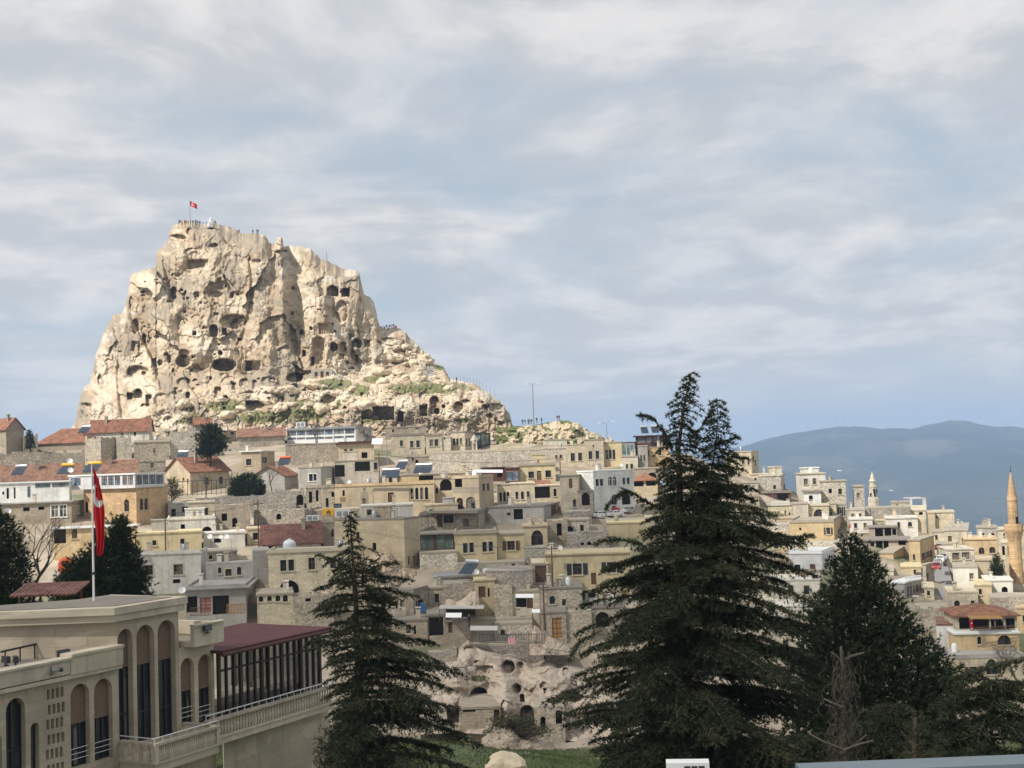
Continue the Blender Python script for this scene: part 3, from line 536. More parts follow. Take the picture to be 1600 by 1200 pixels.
def H(zf, name, label, xl, xc, xr, yt, yb, mat, wins=(), a=None, roof='flat', ridge=None, dp=8.0, dD=0.0, cat='house', slab='slab', ov=.2, tile='tile', chim=0, D=None, anchor=True, pane='glass', trim='trim', group=None, drop=5.0):
    q = lambda x, y: zf(x, y)
    XL, XC, XR, YT, YB = q(xl, 0)[0], q(xc, 0)[0], q(xr, 0)[0], q(0, yt)[1], q(0, yb)[1]
    D = D if D is not None else Dauto(XC, YB) + dD
    a = math.atan((XC - 800) / FPX) - R_(1.5) if a is None else R_(a)
    C = P(XC, YT, D); foot = P(XC, YB, D)[2]; ca, sa = math.cos(a), math.sin(a)
    r = rays(XL, YT); LA = (C[0] * r[1] - C[1] * r[0]) / (ca * r[1] + sa * r[0])
    if XR > XC + 1:
        r = rays(XR, YT); LB = (C[1] * r[0] - C[0] * r[1]) / (sa * r[1] - ca * r[0]); LB = min(max(LB, 2.0), 22.0) if LB > 0 else 8.0
    else: LB = dp
    def local(px, py, face):
        ry = rays(px, py); dl = np.array((ry[0] * ca - ry[1] * sa, ry[0] * sa + ry[1] * ca, ry[2])); o = -np.array((C[0] * ca - C[1] * sa, C[0] * sa + C[1] * ca, foot))
        t = (-o[1] / dl[1]) if face == 'A' else (-o[0] / dl[0]); p = o + dl * t; return (p[0] if face == 'A' else p[1]), p[2]
    W = []
    for wn in wins:
        x0, y0 = q(wn[0], wn[2]); x1, y1 = q(wn[1], wn[3]); face = 'A' if (x0 + x1) / 2 < XC or XR <= XC + 1 else 'B'
        ym = (y0 + y1) / 2; u0, _ = local(x0, ym, face); u1, _ = local(x1, ym, face); _, z1 = local((x0 + x1) / 2, y0, face); _, z0 = local((x0 + x1) / 2, y1, face)
        W.append((face, min(u0, u1), max(u0, u1), z0, z1, wn[4] if len(wn) > 4 else 'w'))
    rz = None
    if ridge is not None:
        yr = q(0, ridge)[1]
        if roof == 'gable_y': rz = P((XL + XC) / 2, yr, D + .5 * LA * sa)[2] - foot
        else: rz = P((XL + XC) / 2, yr, D + .5 * LB)[2] - foot + (XL - XC) / 2 * math.tan(ROLL) * 0
    Hh = C[2] - foot
    h = dict(name=name, label=label, cat=cat, loc=(C[0], C[1], foot), a=a, LA=LA, LB=LB, H=Hh, W=W, mat=mat, roof=roof, rz=rz, slab=slab, ov=ov, tile=tile, chim=chim, pane=pane, trim=trim, group=group, drop=drop, D=D)
    HOUSES.append(h)
    if anchor: HANCH.append((C[0], C[1], foot - .3)); m_ = (C[0] - ca * LA * .7, C[1] + sa * LA * .7); HANCH.append((*m_, foot - .3))
    return h
# ---- upper left, below the castle
H(ZA, 'stone_house', 'grey stone house with orange tiled roof cut off by the left edge', -70, 42, 165, 130, 300, 'taupe', a=38, roof='gable', ridge=62, tile='tile')
H(ZA, 'garden_wall', 'low rubble garden wall beside the small fir on the skyline', 160, 262, 262, 185, 290, 'rubble', roof='none', cat='wall', dp=3)
H(ZA, 'tiled_house', 'long house under faded red hipped roof with white solar panel', 255, 600, 720, 226, 265, 'taupe', a=8, roof='hip', ridge=132, tile='tile')
H(ZA, 'tiled_house', 'pale house under bright orange roof against the foot of the castle rock', 625, 1035, 1060, 130, 205, 'offwhite', roof='gable', ridge=70, tile='tile', a=2)
H(ZA, 'ruined_house', 'roofless brown stone ruin with a dark shaded end wall', 590, 700, 820, 200, 350, 'rubble', a=32, roof='none', cat='ruin')
H(ZA, 'ruined_house', 'rounded leftover of a stone vault beside the flat-topped rubble house', 808, 912, 912, 195, 335, 'palerubble', roof='none', cat='ruin', dp=5)
H(ZA, 'stone_house', 'flat-topped rubble house with pale parapet under the orange roof', 930, 1175, 1182, 216, 350, 'rubble', slab='trim', ov=.3)
H(ZA, 'stone_wall', 'broad curved rubble wall left of the umbrella pine', 1180, 1400, 1400, 150, 335, 'palerubble', roof='none', cat='wall', dp=4)
H(ZB, 'tiled_house', 'grey house with small orange lean-to roof behind the umbrella pine', 190, 400, 485, 100, 165, 'taupe', [(443, 470, 75, 130, 'w')], a=20, roof='flat', ridge=None, slab='slabdark')
H(ZB, 'tiled_house', 'low stone shed with crooked orange tiles behind the umbrella pine', 196, 312, 316, 55, 130, 'taupe', roof='gable', ridge=14, tile='tile', dp=6)
H(ZA, 'tiled_house', 'wide old red roof carrying solar heaters above the white terrace', -60, 560, 600, 476, 505, 'taupe', roof='gable', ridge=385, tile='tilepink', dp=8)
H(ZA, 'tiled_house', 'small house with weathered pink tile roof behind the glass terrace', 690, 950, 965, 437, 490, 'taupe', roof='gable', ridge=352, tile='tilepink', dp=8)
H(ZA, 'tiled_house', 'tan gabled house with red hipped roof behind the umbrella pine trunk', 1145, 1320, 1590, 430, 560, 'sand', [(1420, 1450, 470, 520, 'w'), (1520, 1548, 465, 515, 'w')], a=48, roof='gable_y', ridge=335, tile='tile')
H(ZA, 'stone_wall', 'long low rubble wall along the lane behind the flagpole top', 0, 590, 600, 300, 420, 'rubble', roof='none', cat='wall', dp=3)
H(ZA, 'stone_house', 'plain rubble house beneath the flat-topped rubble house', 960, 1150, 1160, 350, 430, 'rubble', dp=6)
# ---- hotel behind the flag
H(ZA, 'stone_hotel', 'orange ashlar hotel block with small arched windows behind the red flag', 580, 945, 1165, 532, 805, 'orange', [(590, 612, 640, 716, 'a'), (668, 706, 636, 712, 'a'), (862, 896, 622, 708, 'a'), (972, 996, 616, 697, 'a'), (1003, 1028, 614, 696, 'a')], a=24, cat='hotel', ov=.1)
H(ZA, 'glazed_terrace', 'white framed glass storey on top of the orange ashlar hotel', 480, 935, 1142, 440, 536, 'white', [(490, 560, 472, 530, 'gl'), (640, 690, 468, 532, 'gl'), (705, 745, 462, 530, 'gl'), (752, 790, 460, 528, 'gl'), (797, 835, 458, 528, 'gl'), (850, 885, 456, 526, 'gl'), (890, 924, 454, 526, 'gl'), (945, 985, 452, 525, 'gl'), (990, 1030, 450, 522, 'gl'), (1036, 1078, 450, 520, 'gl'), (1084, 1130, 450, 518, 'gl')], a=24, cat='terrace', slab='whitepaint', D=219, anchor=False, drop=.2, pane='glassblue', trim='whitepaint', ov=.35)
H(ZA, 'terrace_block', 'white walled roof terrace left of the flagpole', -60, 480, 492, 490, 640, 'white', [(15, 30, 570, 590, 'o'), (45, 62, 545, 620, 'o'), (95, 108, 540, 618, 'o'), (190, 212, 530, 612, 'gl'), (245, 350, 505, 545, 'gl'), (362, 478, 498, 540, 'gl')], a=-8, cat='terrace', slab='whitepaint', D=222, pane='glassblue', trim='whitepaint', ov=.4)
H(ZA, 'stone_hotel', 'brown plastered wing with two framed windows left of the flagpole', -60, 495, 590, 632, 805, 'taupe', [(356, 404, 664, 746, 'w'), (414, 462, 662, 744, 'w'), (160, 206, 680, 706, 'o'), (265, 308, 674, 696, 'o'), (535, 550, 668, 720, 'w')], a=-4, cat='hotel', slab='concrete', ov=.5, trim='whitepaint')
H(ZA, 'house', 'ochre ground floor with white posts hidden behind the near pines', 370, 935, 950, 798, 940, 'ochre', [(372, 458, 815, 930, 'o'), (498, 536, 826, 896, 'a'), (872, 912, 806, 892, 'a'), (640, 700, 815, 930, 'o')], a=-6, slab='whitepaint', ov=.5, dD=-6)
H(ZA, 'house', 'roofless grey terrace house right of the orange ashlar hotel', 1165, 1485, 1500, 640, 750, 'grey', [(1265, 1312, 675, 712, 'o'), (1190, 1220, 690, 740, 'o'), (1400, 1450, 670, 740, 'o')], roof='none')
H(ZA, 'house', 'off-white house with an arched porch beneath the ruined terrace', 1165, 1495, 1506, 745, 900, 'offwhite', [(1404, 1472, 812, 896, 'ao')])
H(ZA, 'house', 'yellow flat-roofed house with two tiny square windows above the cream house', 945, 1398, 1412, 838, 988, 'yellow', [(1058, 1085, 908, 942, 'w'), (1252, 1280, 896, 932, 'w')])
H(ZA, 'house', 'cream cracked house with framed windows right of the dark pine', 960, 1392, 1440, 985, 1215, 'offwhite', [(1008, 1062, 1080, 1148, 'w'), (1206, 1270, 1074, 1146, 'w'), (1200, 1252, 1178, 1206, 'o')], ov=.3, a=-2)
# ---- centre left
H(ZB, 'house', 'tan house with teal windows and white balcony right of the umbrella pine', 520, 655, 750, 238, 365, 'sand', [(553, 590, 298, 342, 'w'), (660, 698, 284, 328, 'w')], a=6, slab='whitepaint', ov=.5)
H(ZB, 'glazed_terrace', 'long glazed restaurant with blue-grey roof below the castle', 835, 1312, 1432, 76, 176, 'whitepaint', [(842, 900, 92, 138, 'gl'), (905, 965, 90, 136, 'gl'), (970, 1030, 88, 134, 'gl'), (1035, 1095, 86, 132, 'gl'), (1100, 1155, 84, 130, 'gl'), (1165, 1232, 80, 126, 'gl'), (1240, 1305, 78, 124, 'gl'), (845, 900, 148, 166, 'gl'), (905, 965, 147, 165, 'gl'), (970, 1030, 146, 164, 'gl'), (1035, 1095, 144, 162, 'gl'), (1100, 1155, 142, 160, 'gl'), (1165, 1232, 138, 156, 'gl'), (1240, 1305, 134, 152, 'gl'), (1330, 1420, 85, 150, 'gl')], a=6, cat='restaurant', slab='metal', ov=.5, pane='glassblue', trim='whitepaint', D=318)
H(ZB, 'stone_wall', 'tall rubble base wall under the long glazed restaurant', 825, 1195, 1202, 182, 310, 'rubble', cat='wall', dp=6)
H(ZB, 'house', 'tan house with two arched windows right below the glazed restaurant', 1192, 1440, 1450, 180, 335, 'sand', [(1232, 1257, 228, 276, 'a'), (1271, 1296, 228, 276, 'a'), (1355, 1396, 252, 292, 'o')], slab='brownpaint', ov=.7)
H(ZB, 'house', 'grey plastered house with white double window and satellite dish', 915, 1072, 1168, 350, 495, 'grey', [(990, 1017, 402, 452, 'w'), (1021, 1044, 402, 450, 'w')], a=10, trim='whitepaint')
H(ZB, 'house', 'pale house with two deep balconies beside the grey plastered house', 1165, 1470, 1480, 300, 450, 'pale', [(1168, 1238, 340, 422, 'o'), (1308, 1414, 318, 382, 'o'), (1440, 1466, 322, 372, 'w')])
H(ZB, 'tiled_house', 'low house with patchy pink tiles left of the glazed restaurant', 500, 820, 832, 134, 190, 'rubble', roof='gable', ridge=88, tile='tilepink', dp=7)
H(ZB, 'house', 'grey gabled house with a strip of red tiles above the round bush', 600, 820, 912, 412, 490, 'grey', a=14, roof='gable_y', ridge=348, tile='tile')
H(ZB, 'garden_wall', 'low stone garden wall behind the round bush', 200, 700, 710, 555, 620, 'greyrubble', roof='none', cat='wall', dp=2)
H(ZB, 'ruined_house', 'brown ruin with small arched doorway below the garden wall', 340, 580, 590, 615, 800, 'taupe', [(457, 493, 706, 770, 'ao'), (384, 421, 678, 728, 'o')], roof='none', cat='ruin')
H(ZB, 'ruined_house', 'weathered rock wall with one dark hole above the dark red roof', 605, 960, 1080, 655, 775, 'rubble', [(763, 797, 678, 718, 'ao')], roof='none', cat='ruin', a=6)
H(ZB, 'ruined_house', 'grey ruin wall with tall black archway right of the round bush', 690, 955, 970, 520, 640, 'greyrubble', [(903, 951, 545, 618, 'ao')], roof='none', cat='ruin', dp=5)
H(ZB, 'stone_house', 'narrow brown stone house with slit openings left of the yellow sign', 970, 1168, 1176, 486, 640, 'rubble', [(990, 1012, 525, 602, 'o'), (1038, 1056, 515, 592, 'o'), (1146, 1166, 525, 562, 'ao'), (1108, 1126, 570, 632, 'o')])
H(ZB, 'terrace_wall', 'long terrace wall behind the yellow sign', 880, 1340, 1350, 640, 735, 'taupe', cat='wall', dp=4, ov=.05)
H(ZB, 'tiled_house', 'white house under long dark red lichen-spotted roof', 668, 1072, 1090, 872, 930, 'offwhite', [(706, 756, 896, 926, 'w')], roof='gable', ridge=752, tile='tiledark', dp=9)
H(ZB, 'house', 'large cream house with paired dark windows and archway left of the slender cedar', 705, 1280, 1300, 920, 1250, 'cream', [(791, 833, 1000, 1077, 'w'), (847, 886, 997, 1074, 'w'), (986, 1032, 984, 1067, 'w'), (1137, 1176, 984, 1057, 'w'), (1191, 1231, 980, 1052, 'w'), (785, 920, 1140, 1248, 'ao'), (1066, 1096, 1178, 1212, 'o')], ov=.35, slab='trim', a=-4)
H(ZB, 'concrete_block', 'bare grey concrete box between the cream houses', 275, 610, 620, 1005, 1165, 'concrete', a=-6, ov=.05, slab='concrete')
H(ZB, 'house', 'narrow grey side wing joined to the large cream house', 600, 715, 720, 930, 1160, 'grey', ov=.05)
H(ZB, 'house', 'low cream house with three satellite dishes and white chimney', 255, 545, 560, 800, 900, 'offwhite', [(330, 380, 850, 880, 'o')])
H(ZB, 'house', 'dull brown house below the three satellite dishes', 250, 490, 500, 930, 1040, 'taupe', [(295, 320, 965, 995, 'w')])
H(ZL, 'house', 'shabby house with pink door and open balconies above the near hotel', 185, 540, 600, 132, 365, 'grey', [(192, 256, 195, 288, 'o'), (345, 442, 190, 300, 'o'), (562, 580, 190, 265, 'o'), (270, 338, 200, 290, 'dp')], slab='concrete', ov=.7, a=-6)
H(ZL, 'house', 'cream parapet house with four small arched niches below the large archway', 605, 815, 822, 170, 385, 'cream', [(616, 642, 188, 226, 'a'), (666, 692, 184, 222, 'a'), (714, 742, 180, 223, 'a'), (757, 786, 178, 226, 'a')], ov=.25)
H(ZL, 'stone_house', 'rubble house with worn flat roof left of the slender cedar', 815, 1055, 1062, 195, 385, 'rubble', [(890, 920, 195, 225, 'o')], roof='none')
# ---- row under the castle, centre
H(ZC, 'stone_house', 'low taupe house behind the cream row under the castle caves', 185, 470, 480, 112, 175, 'taupe', [(234, 247, 138, 158, 'o'), (395, 420, 128, 136, 'o')], dp=5)
H(ZC, 'house', 'cream stone house with one single and one paired window in the row', 225, 458, 466, 170, 305, 'cream', [(288, 309, 214, 254, 'w'), (359, 383, 217, 263, 'w'), (402, 426, 214, 262, 'w')], slab='slabdark')
H(ZC, 'house', 'cream stone house with a single pair of windows in mid row', 466, 580, 584, 172, 304, 'cream', [(494, 519, 207, 254, 'w'), (529, 554, 205, 252, 'w')], slab='slabdark')
H(ZC, 'house', 'blank narrow pale house squeezed into the cream row', 582, 640, 642, 184, 302, 'pale', [(594, 604, 196, 208, 'o')])
H(ZC, 'house', 'cream stone house with three slim windows beside the black pavilion', 640, 737, 802, 152, 296, 'cream', [(656, 673, 200, 247, 'w'), (680, 696, 200, 245, 'w'), (704, 721, 198, 245, 'w'), (748, 759, 200, 258, 'o'), (768, 779, 198, 256, 'o'), (786, 797, 196, 252, 'o')], a=18, slab='slabdark')
H(ZC, 'glass_pavilion', 'small black framed glass pavilion on the grassy bank', 808, 850, 916, 158, 256, 'darkmetal', [(813, 845, 172, 250, 'gl'), (856, 908, 172, 240, 'gl')], a=14, cat='pavilion', slab='darkmetal', pane='glassblue', trim='darkmetal', dp=4)
H(ZC, 'retaining_wall', 'long pale rubble retaining wall below the row of cream houses', 490, 1280, 1290, 272, 442, 'palerubble', cat='wall', dp=3, ov=.1, slab='trim')
H(ZC, 'stone_house', 'rubble outbuilding at the left end of the long retaining wall', 330, 500, 505, 318, 420, 'rubble', [(368, 386, 332, 356, 'w')], dp=5)
H(ZC, 'low_wall', 'low cream wall on the bank behind the long retaining wall', 915, 1142, 1146, 238, 285, 'cream', cat='wall', dp=2, ov=.05)
H(ZD, 'house', 'pale stepped stone house at the right end of the retaining wall', 300, 466, 472, 350, 450, 'pale', [(389, 404, 404, 430, 'w'), (421, 437, 402, 428, 'w')])
H(ZD, 'house', 'pale upper storey set back on the stepped stone house', 304, 470, 476, 292, 352, 'pale', dD=6, anchor=False, D=318)
H(ZD, 'house', 'cream stone house with two windows left of the tall middle house', 470, 592, 598, 324, 480, 'cream', [(497, 525, 391, 446, 'w'), (549, 575, 389, 443, 'w')])
H(ZD, 'house', 'taller cream stone house with two windows and a round vent', 590, 722, 728, 290, 480, 'cream', [(621, 646, 377, 433, 'w'), (669, 694, 374, 431, 'w'), (649, 660, 334, 347, 'o')], dD=-1)
H(ZD, 'house', 'yellow stone house with a triple arched window', 722, 850, 856, 310, 480, 'yellow', [(737, 756, 367, 433, 'a'), (762, 781, 366, 433, 'a'), (787, 806, 365, 433, 'a')])
H(ZD, 'house', 'pale house with green-glazed veranda on its upper floor', 848, 962, 968, 410, 500, 'pale', [(879, 896, 468, 500, 'w'), (911, 929, 466, 500, 'w')], dD=-1)
H(ZD, 'glazed_veranda', 'green glazed veranda under a thin red roof', 848, 938, 962, 312, 412, 'bluegrey', [(854, 880, 328, 405, 'gl'), (886, 908, 328, 405, 'gl'), (913, 934, 328, 405, 'gl')], a=8, cat='veranda', slab='redroof', pane='glassgreen', D=299, anchor=False, drop=.2, trim='whitepaint')
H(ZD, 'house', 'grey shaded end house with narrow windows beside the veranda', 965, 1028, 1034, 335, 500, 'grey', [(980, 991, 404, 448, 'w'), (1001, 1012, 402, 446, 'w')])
H(ZD, 'house', 'bright orange plastered house left of the tall cedar', 1030, 1180, 1195, 342, 490, 'orange', [(1029, 1043, 368, 416, 'w'), (1104, 1127, 354, 406, 'w')], a=-4)
H(ZD, 'roof_pavilion', 'brown roof pavilion with solar tanks on the orange house', 945, 1185, 1195, 262, 345, 'brownpaint', [(962, 1010, 286, 318, 'gl'), (1020, 1060, 284, 316, 'gl'), (1070, 1115, 282, 314, 'gl')], cat='pavilion', slab='brownpaint', D=303, anchor=False, ov=.7, pane='glassblue', drop=.2)
# ---- centre
H(ZC, 'house', 'ochre upper house behind the row of four arched windows', 300, 690, 700, 440, 525, 'ochre', [(420, 520, 455, 490, 'o')], slab='slabdark')
H(ZC, 'house', 'long sand-coloured house with four arched windows and thatched pergola', -165, 522, 530, 505, 690, 'sand', [(361, 383, 545, 624, 'a'), (395, 417, 542, 624, 'a'), (429, 451, 540, 624, 'a'), (462, 485, 538, 624, 'a'), (205, 246, 575, 642, 'd'), (-110, -95, 560, 600, 'o')], a=-6, slab='ochre')
H(ZC, 'house', 'cream house with one huge round arch in the middle of the village', 525, 655, 662, 470, 650, 'cream', [(566, 648, 480, 562, 'ao'), (536, 554, 544, 582, 'a')], slab='slabdark')
H(ZC, 'house', 'sand-coloured house with balustraded balcony over two big glazed arches', 650, 835, 936, 466, 720, 'sand', [(682, 726, 612, 696, 'a'), (748, 812, 606, 704, 'a'), (862, 879, 514, 566, 'w'), (892, 909, 512, 564, 'w'), (670, 720, 480, 540, 'o')], a=16)
H(ZC, 'house', 'yellow house with brown door between two windows above the red awning', 1115, 1366, 1374, 376, 510, 'yellow', [(1181, 1219, 430, 476, 'w'), (1240, 1271, 425, 494, 'd'), (1299, 1337, 422, 470, 'w')], ov=.35)
H(ZC, 'house', 'dark brown annex with one big blue pane', 1020, 1116, 1120, 400, 510, 'brownpaint', [(1027, 1112, 428, 494, 'gl')], slab='brownpaint', pane='glassblue', dD=-1)
H(ZC, 'house', 'low brown shed with white flat canopy', 855, 1018, 1022, 396, 470, 'brownpaint', [(965, 1000, 440, 468, 'o')], slab='brownpaint', ov=.4)
H(ZC, 'house', 'cream wing with three narrow arches left of the red awning house', 962, 1058, 1062, 515, 660, 'cream', [(980, 997, 574, 637, 'a'), (1006, 1023, 572, 636, 'a'), (1032, 1049, 570, 634, 'a')], dD=1)
H(ZC, 'house', 'cream house with three upright windows left of the red awning', 1056, 1222, 1226, 504, 662, 'cream', [(1091, 1111, 571, 624, 'w'), (1129, 1149, 569, 622, 'w'), (1169, 1189, 567, 620, 'w')])
H(ZC, 'house', 'cream house with deep loggia under a red awning', 1222, 1400, 1406, 520, 662, 'cream', [(1226, 1330, 532, 614, 'o'), (1355, 1375, 550, 602, 'w')])
H(ZC, 'stone_house', 'grey patched house with one wide dark opening', 910, 1285, 1396, 665, 775, 'concrete', [(1078, 1142, 690, 762, 'o'), (1338, 1374, 660, 748, 'd'), (1030, 1055, 715, 735, 'o')], a=12, slab='slabdark')
H(ZC, 'house', 'long plain sand parapet above the pergola terrace', 460, 690, 694, 650, 740, 'sand', dp=5)
H(ZC, 'stone_house', 'rubble house with brown doors under a drooping pergola', 425, 832, 900, 712, 845, 'rubble', [(546, 582, 726, 818, 'd'), (590, 662, 722, 788, 'w'), (728, 768, 755, 812, 'a')], slab='slabdark', ov=.4, a=4)
H(ZC, 'glazed_terrace', 'dark glazed terrace with brown posts beside the yellow house', 424, 664, 670, 852, 985, 'brownpaint', [(430, 522, 870, 974, 'gl'), (540, 660, 866, 968, 'gl')], cat='terrace', slab='slabdark', pane='glassgreen', ov=.5, trim='brownpaint')
H(ZC, 'stone_wall', 'pale rubble base under the dark glazed terrace', 424, 686, 690, 982, 1092, 'palerubble', cat='wall', dp=4, ov=.1)
H(ZC, 'house', 'yellow house with two pairs of narrow windows in the village centre', 668, 958, 964, 846, 1058, 'yellow', [(727, 758, 927, 995, 'w'), (771, 801, 924, 992, 'w'), (861, 891, 919, 987, 'w'), (904, 934, 916, 984, 'w')], ov=.35)
H(ZC, 'stone_wall', 'dark rubble footing below the yellow house', 686, 1156, 1160, 1052, 1115, 'rubble', [(902, 923, 1058, 1082, 'o'), (1062, 1086, 1050, 1098, 'd')], cat='wall', dp=5, ov=.02)
H(ZC, 'house', 'yellow house with one brown shuttered window next to a drainpipe', 962, 1152, 1158, 852, 1048, 'yellow', [(1034, 1086, 912, 976, 's')], ov=.35)
H(ZC, 'house', 'tall sand house with a pointed arch loggia', 1142, 1310, 1318, 800, 958, 'sand', [(1200, 1282, 838, 940, 'g')], ov=.3)
H(ZC, 'stone_wall', 'grey rubble wall below the pointed arch loggia', 1150, 1296, 1300, 955, 1075, 'greyrubble', cat='wall', dp=5, ov=.02)
H(ZC, 'ruined_house', 'brown half ruin with a doorway right of the pointed arch', 1310, 1452, 1460, 772, 890, 'taupe', [(1378, 1412, 790, 875, 'o')], roof='none', cat='ruin')
H(ZC, 'house', 'broad yellow house with dark blue shutters and two dishes on the roof', 1300, 1885, 1910, 985, 1230, 'yellow', [(1488, 1552, 1068, 1146, 'sb'), (1727, 1790, 1058, 1132, 'sb'), (1616, 1652, 1134, 1214, 'd')], ov=.35)
H(ZC, 'stone_wall', 'tall dark rubble wall left of the broad yellow house', 880, 1210, 1216, 1112, 1345, 'greyrubble', cat='wall', dp=6, ov=.02)
H(ZC, 'house', 'cream entrance porch with tall brown door beside the dark rubble wall', 1205, 1318, 1322, 1060, 1210, 'cream', [(1228, 1306, 1084, 1200, 'd')], dD=-1)
H(ZC, 'house', 'big blank tan house with grey side wall and two slits', -170, 316, 425, 752, 1105, 'sand', [(345, 359, 1018, 1078, 'o'), (384, 399, 1016, 1074, 'o')], a=22, slab='slabdark', ov=.15)
H(ZC, 'house', 'off-white roof room standing on the big blank tan house', 20, 380, 386, 652, 760, 'offwhite', [(130, 190, 680, 735, 'o')], D=204, anchor=False, drop=.5, dp=5)
H(ZB, 'stone_house', 'low taupe house left of the big blank tan house', 1085, 1340, 1350, 722, 890, 'taupe', ov=.1, dD=1)
# ---- around the white house
H(ZD, 'white_house', 'white house with paired arched windows and grey shaded front', 540, 652, 932, 512, 775, 'white', [(668, 693, 572, 620, 'w'), (699, 723, 570, 619, 'w'), (757, 784, 554, 616, 'a'), (790, 814, 552, 616, 'a'), (856, 876, 562, 609, 'w'), (886, 906, 560, 607, 'w'), (781, 819, 676, 748, 'a'), (852, 913, 668, 748, 'ao')], a=52, trim='whitepaint', slab='whitepaint')
H(ZD, 'house', 'narrow yellow house with brown door left of the white house', 420, 548, 552, 538, 790, 'cream', [(485, 508, 568, 634, 'd'), (512, 534, 712, 767, 'w')], ov=.3, a=6)
H(ZD, 'stone_house', 'rubble annex with round archway under the white stairs', 546, 650, 655, 648, 780, 'rubble', [(572, 629, 666, 754, 'ao')], dD=-2, slab='slabdark', dp=4)
H(ZD, 'tiled_pavilion', 'open pavilion under a red hipped roof right of the white house', 932, 1098, 1130, 578, 640, 'sand', [(936, 1002, 582, 622, 'o'), (1020, 1088, 580, 618, 'o')], roof='hip', ridge=530, tile='tile', cat='pavilion', dp=7)
H(ZD, 'stone_wall', 'tan wall with an arched niche above the red hipped pavilion', 935, 1150, 1160, 488, 600, 'taupe', [(1030, 1092, 526, 570, 'ao')], cat='wall', dp=4)
H(ZD, 'stone_wall', 'low grey rubble wall beside the parked white cars', 455, 640, 645, 790, 862, 'greyrubble', cat='wall', dp=2, ov=.05)
H(ZD, 'stone_wall', 'low rubble parapet in front of the parked white cars', 735, 1020, 1026, 850, 885, 'rubble', cat='wall', dp=2, ov=.05)
H(ZD, 'house', 'low yellow plaster wall house below the parked cars', 745, 1012, 1020, 866, 935, 'yellow', ov=.2)
H(ZD, 'house', 'cream house half hidden behind the left boughs of the tall cedar', 1012, 1185, 1200, 832, 960, 'cream', [(1082, 1112, 835, 882, 'w')], ov=.2)
H(ZD, 'house', 'pale cream house behind the upper boughs of the tall cedar', 1155, 1330, 1340, 662, 830, 'cream', [(1230, 1260, 700, 760, 'w')], ov=.2)
H(ZD, 'house', 'yellow house behind the middle of the tall cedar', 1190, 1420, 1430, 690, 900, 'yellow', [(1250, 1290, 760, 820, 'w'), (1340, 1380, 760, 820, 'w')], dD=8)
H(ZD, 'house', 'pale house showing in gaps right of the cedar trunk', 1400, 1620, 1640, 560, 800, 'pale', [(1450, 1480, 640, 690, 'w'), (1540, 1570, 640, 690, 'w')], dD=4)
H(ZD, 'house', 'cream house low behind the right half of the tall cedar', 1380, 1700, 1720, 880, 1120, 'cream', [(1450, 1490, 940, 1010, 'w'), (1560, 1600, 940, 1010, 'w')])
H(ZD, 'stone_house', 'rubble house low behind the left boughs of the tall cedar', 1080, 1380, 1390, 960, 1180, 'rubble', [(1140, 1175, 1020, 1080, 'w')])
H(ZD, 'stone_house', 'small rubble house with dark arches below the yellow wall house', 470, 760, 770, 945, 1030, 'greyrubble', [(565, 590, 1010, 1030, 'ao'), (610, 640, 1005, 1030, 'ao')], roof='none')
# ---- lower centre
H(ZH, 'house', 'small yellow house with dark green door among rubble walls', 806, 945, 950, 372, 570, 'yellow', [(834, 882, 428, 505, 'd'), (898, 912, 440, 500, 'o')], ov=.3)
H(ZH, 'stone_wall', 'coarse rubble wall left of the small yellow house', 590, 812, 818, 405, 540, 'rubble', roof='none', cat='wall', dp=4)
H(ZH, 'shed', 'small shed under slanting grey sheet roof', 530, 800, 806, 345, 410, 'greyrubble', cat='shed', slab='metal', ov=.4, dp=5)
H(ZH, 'house', 'pale open-fronted kiosk with white awning and wooden door', 1060, 1258, 1264, 452, 610, 'pale', [(1095, 1168, 492, 575, 'o'), (1170, 1212, 500, 580, 'd')], cat='house')
H(ZH, 'stone_house', 'rubble house with single square window right of the kiosk', 1260, 1552, 1560, 428, 620, 'rubble', [(1414, 1442, 515, 562, 'w')], roof='flat', slab='slabdark')
H(ZH, 'terrace_wall', 'cream terrace wall with pillars and grass strips', 782, 1202, 1208, 645, 700, 'cream', cat='wall', dp=5, ov=.05)
H(ZH, 'stone_house', 'pale rubble house with a tiny framed window under the terrace wall', 945, 1208, 1214, 676, 800, 'palerubble', [(988, 1017, 730, 768, 'w')], dp=4, ov=.05, drop=1.5)
H(ZH, 'shed', 'dark open shed with white sheets on its roof', 482, 604, 608, 616, 810, 'taupe', [(490, 590, 642, 770, 'o')], cat='shed', slab='slabdark', ov=.3)
H(ZH, 'house', 'brown hut with plank door left of the cave mouths', 604, 782, 790, 655, 810, 'taupe', [(624, 652, 662, 750, 'd')], slab='slabdark', ov=.4)
H(ZH, 'house', 'taupe house with whitewashed end behind the slender cedar', 60, 380, 486, 462, 650, 'taupe', [(208, 272, 534, 582, 'o'), (400, 455, 520, 600, 'o')], a=18, slab='slabdark')
H(ZH, 'house', 'sunken taupe house hidden by the slender cedar boughs', 120, 478, 484, 650, 830, 'taupe', [(385, 400, 700, 760, 'o')], slab='slabdark')
H(ZH, 'stone_house', 'rubble house with tall plank door and pale lintel', 1264, 1440, 1446, 600, 800, 'rubble', [(1344, 1412, 646, 790, 'dl')], slab='slabdark')
H(ZH, 'stone_wall', 'sloping rubble wall right of the tall plank door', 1436, 1620, 1626, 610, 790, 'rubble', roof='none', cat='wall', dp=4)
H(ZI, 'stone_house', 'rubble house with dark round archway and laundry veranda above', 1190, 1460, 1475, 72, 235, 'rubble', [(1293, 1388, 116, 222, 'ao')], slab='slabdark', ov=.3)
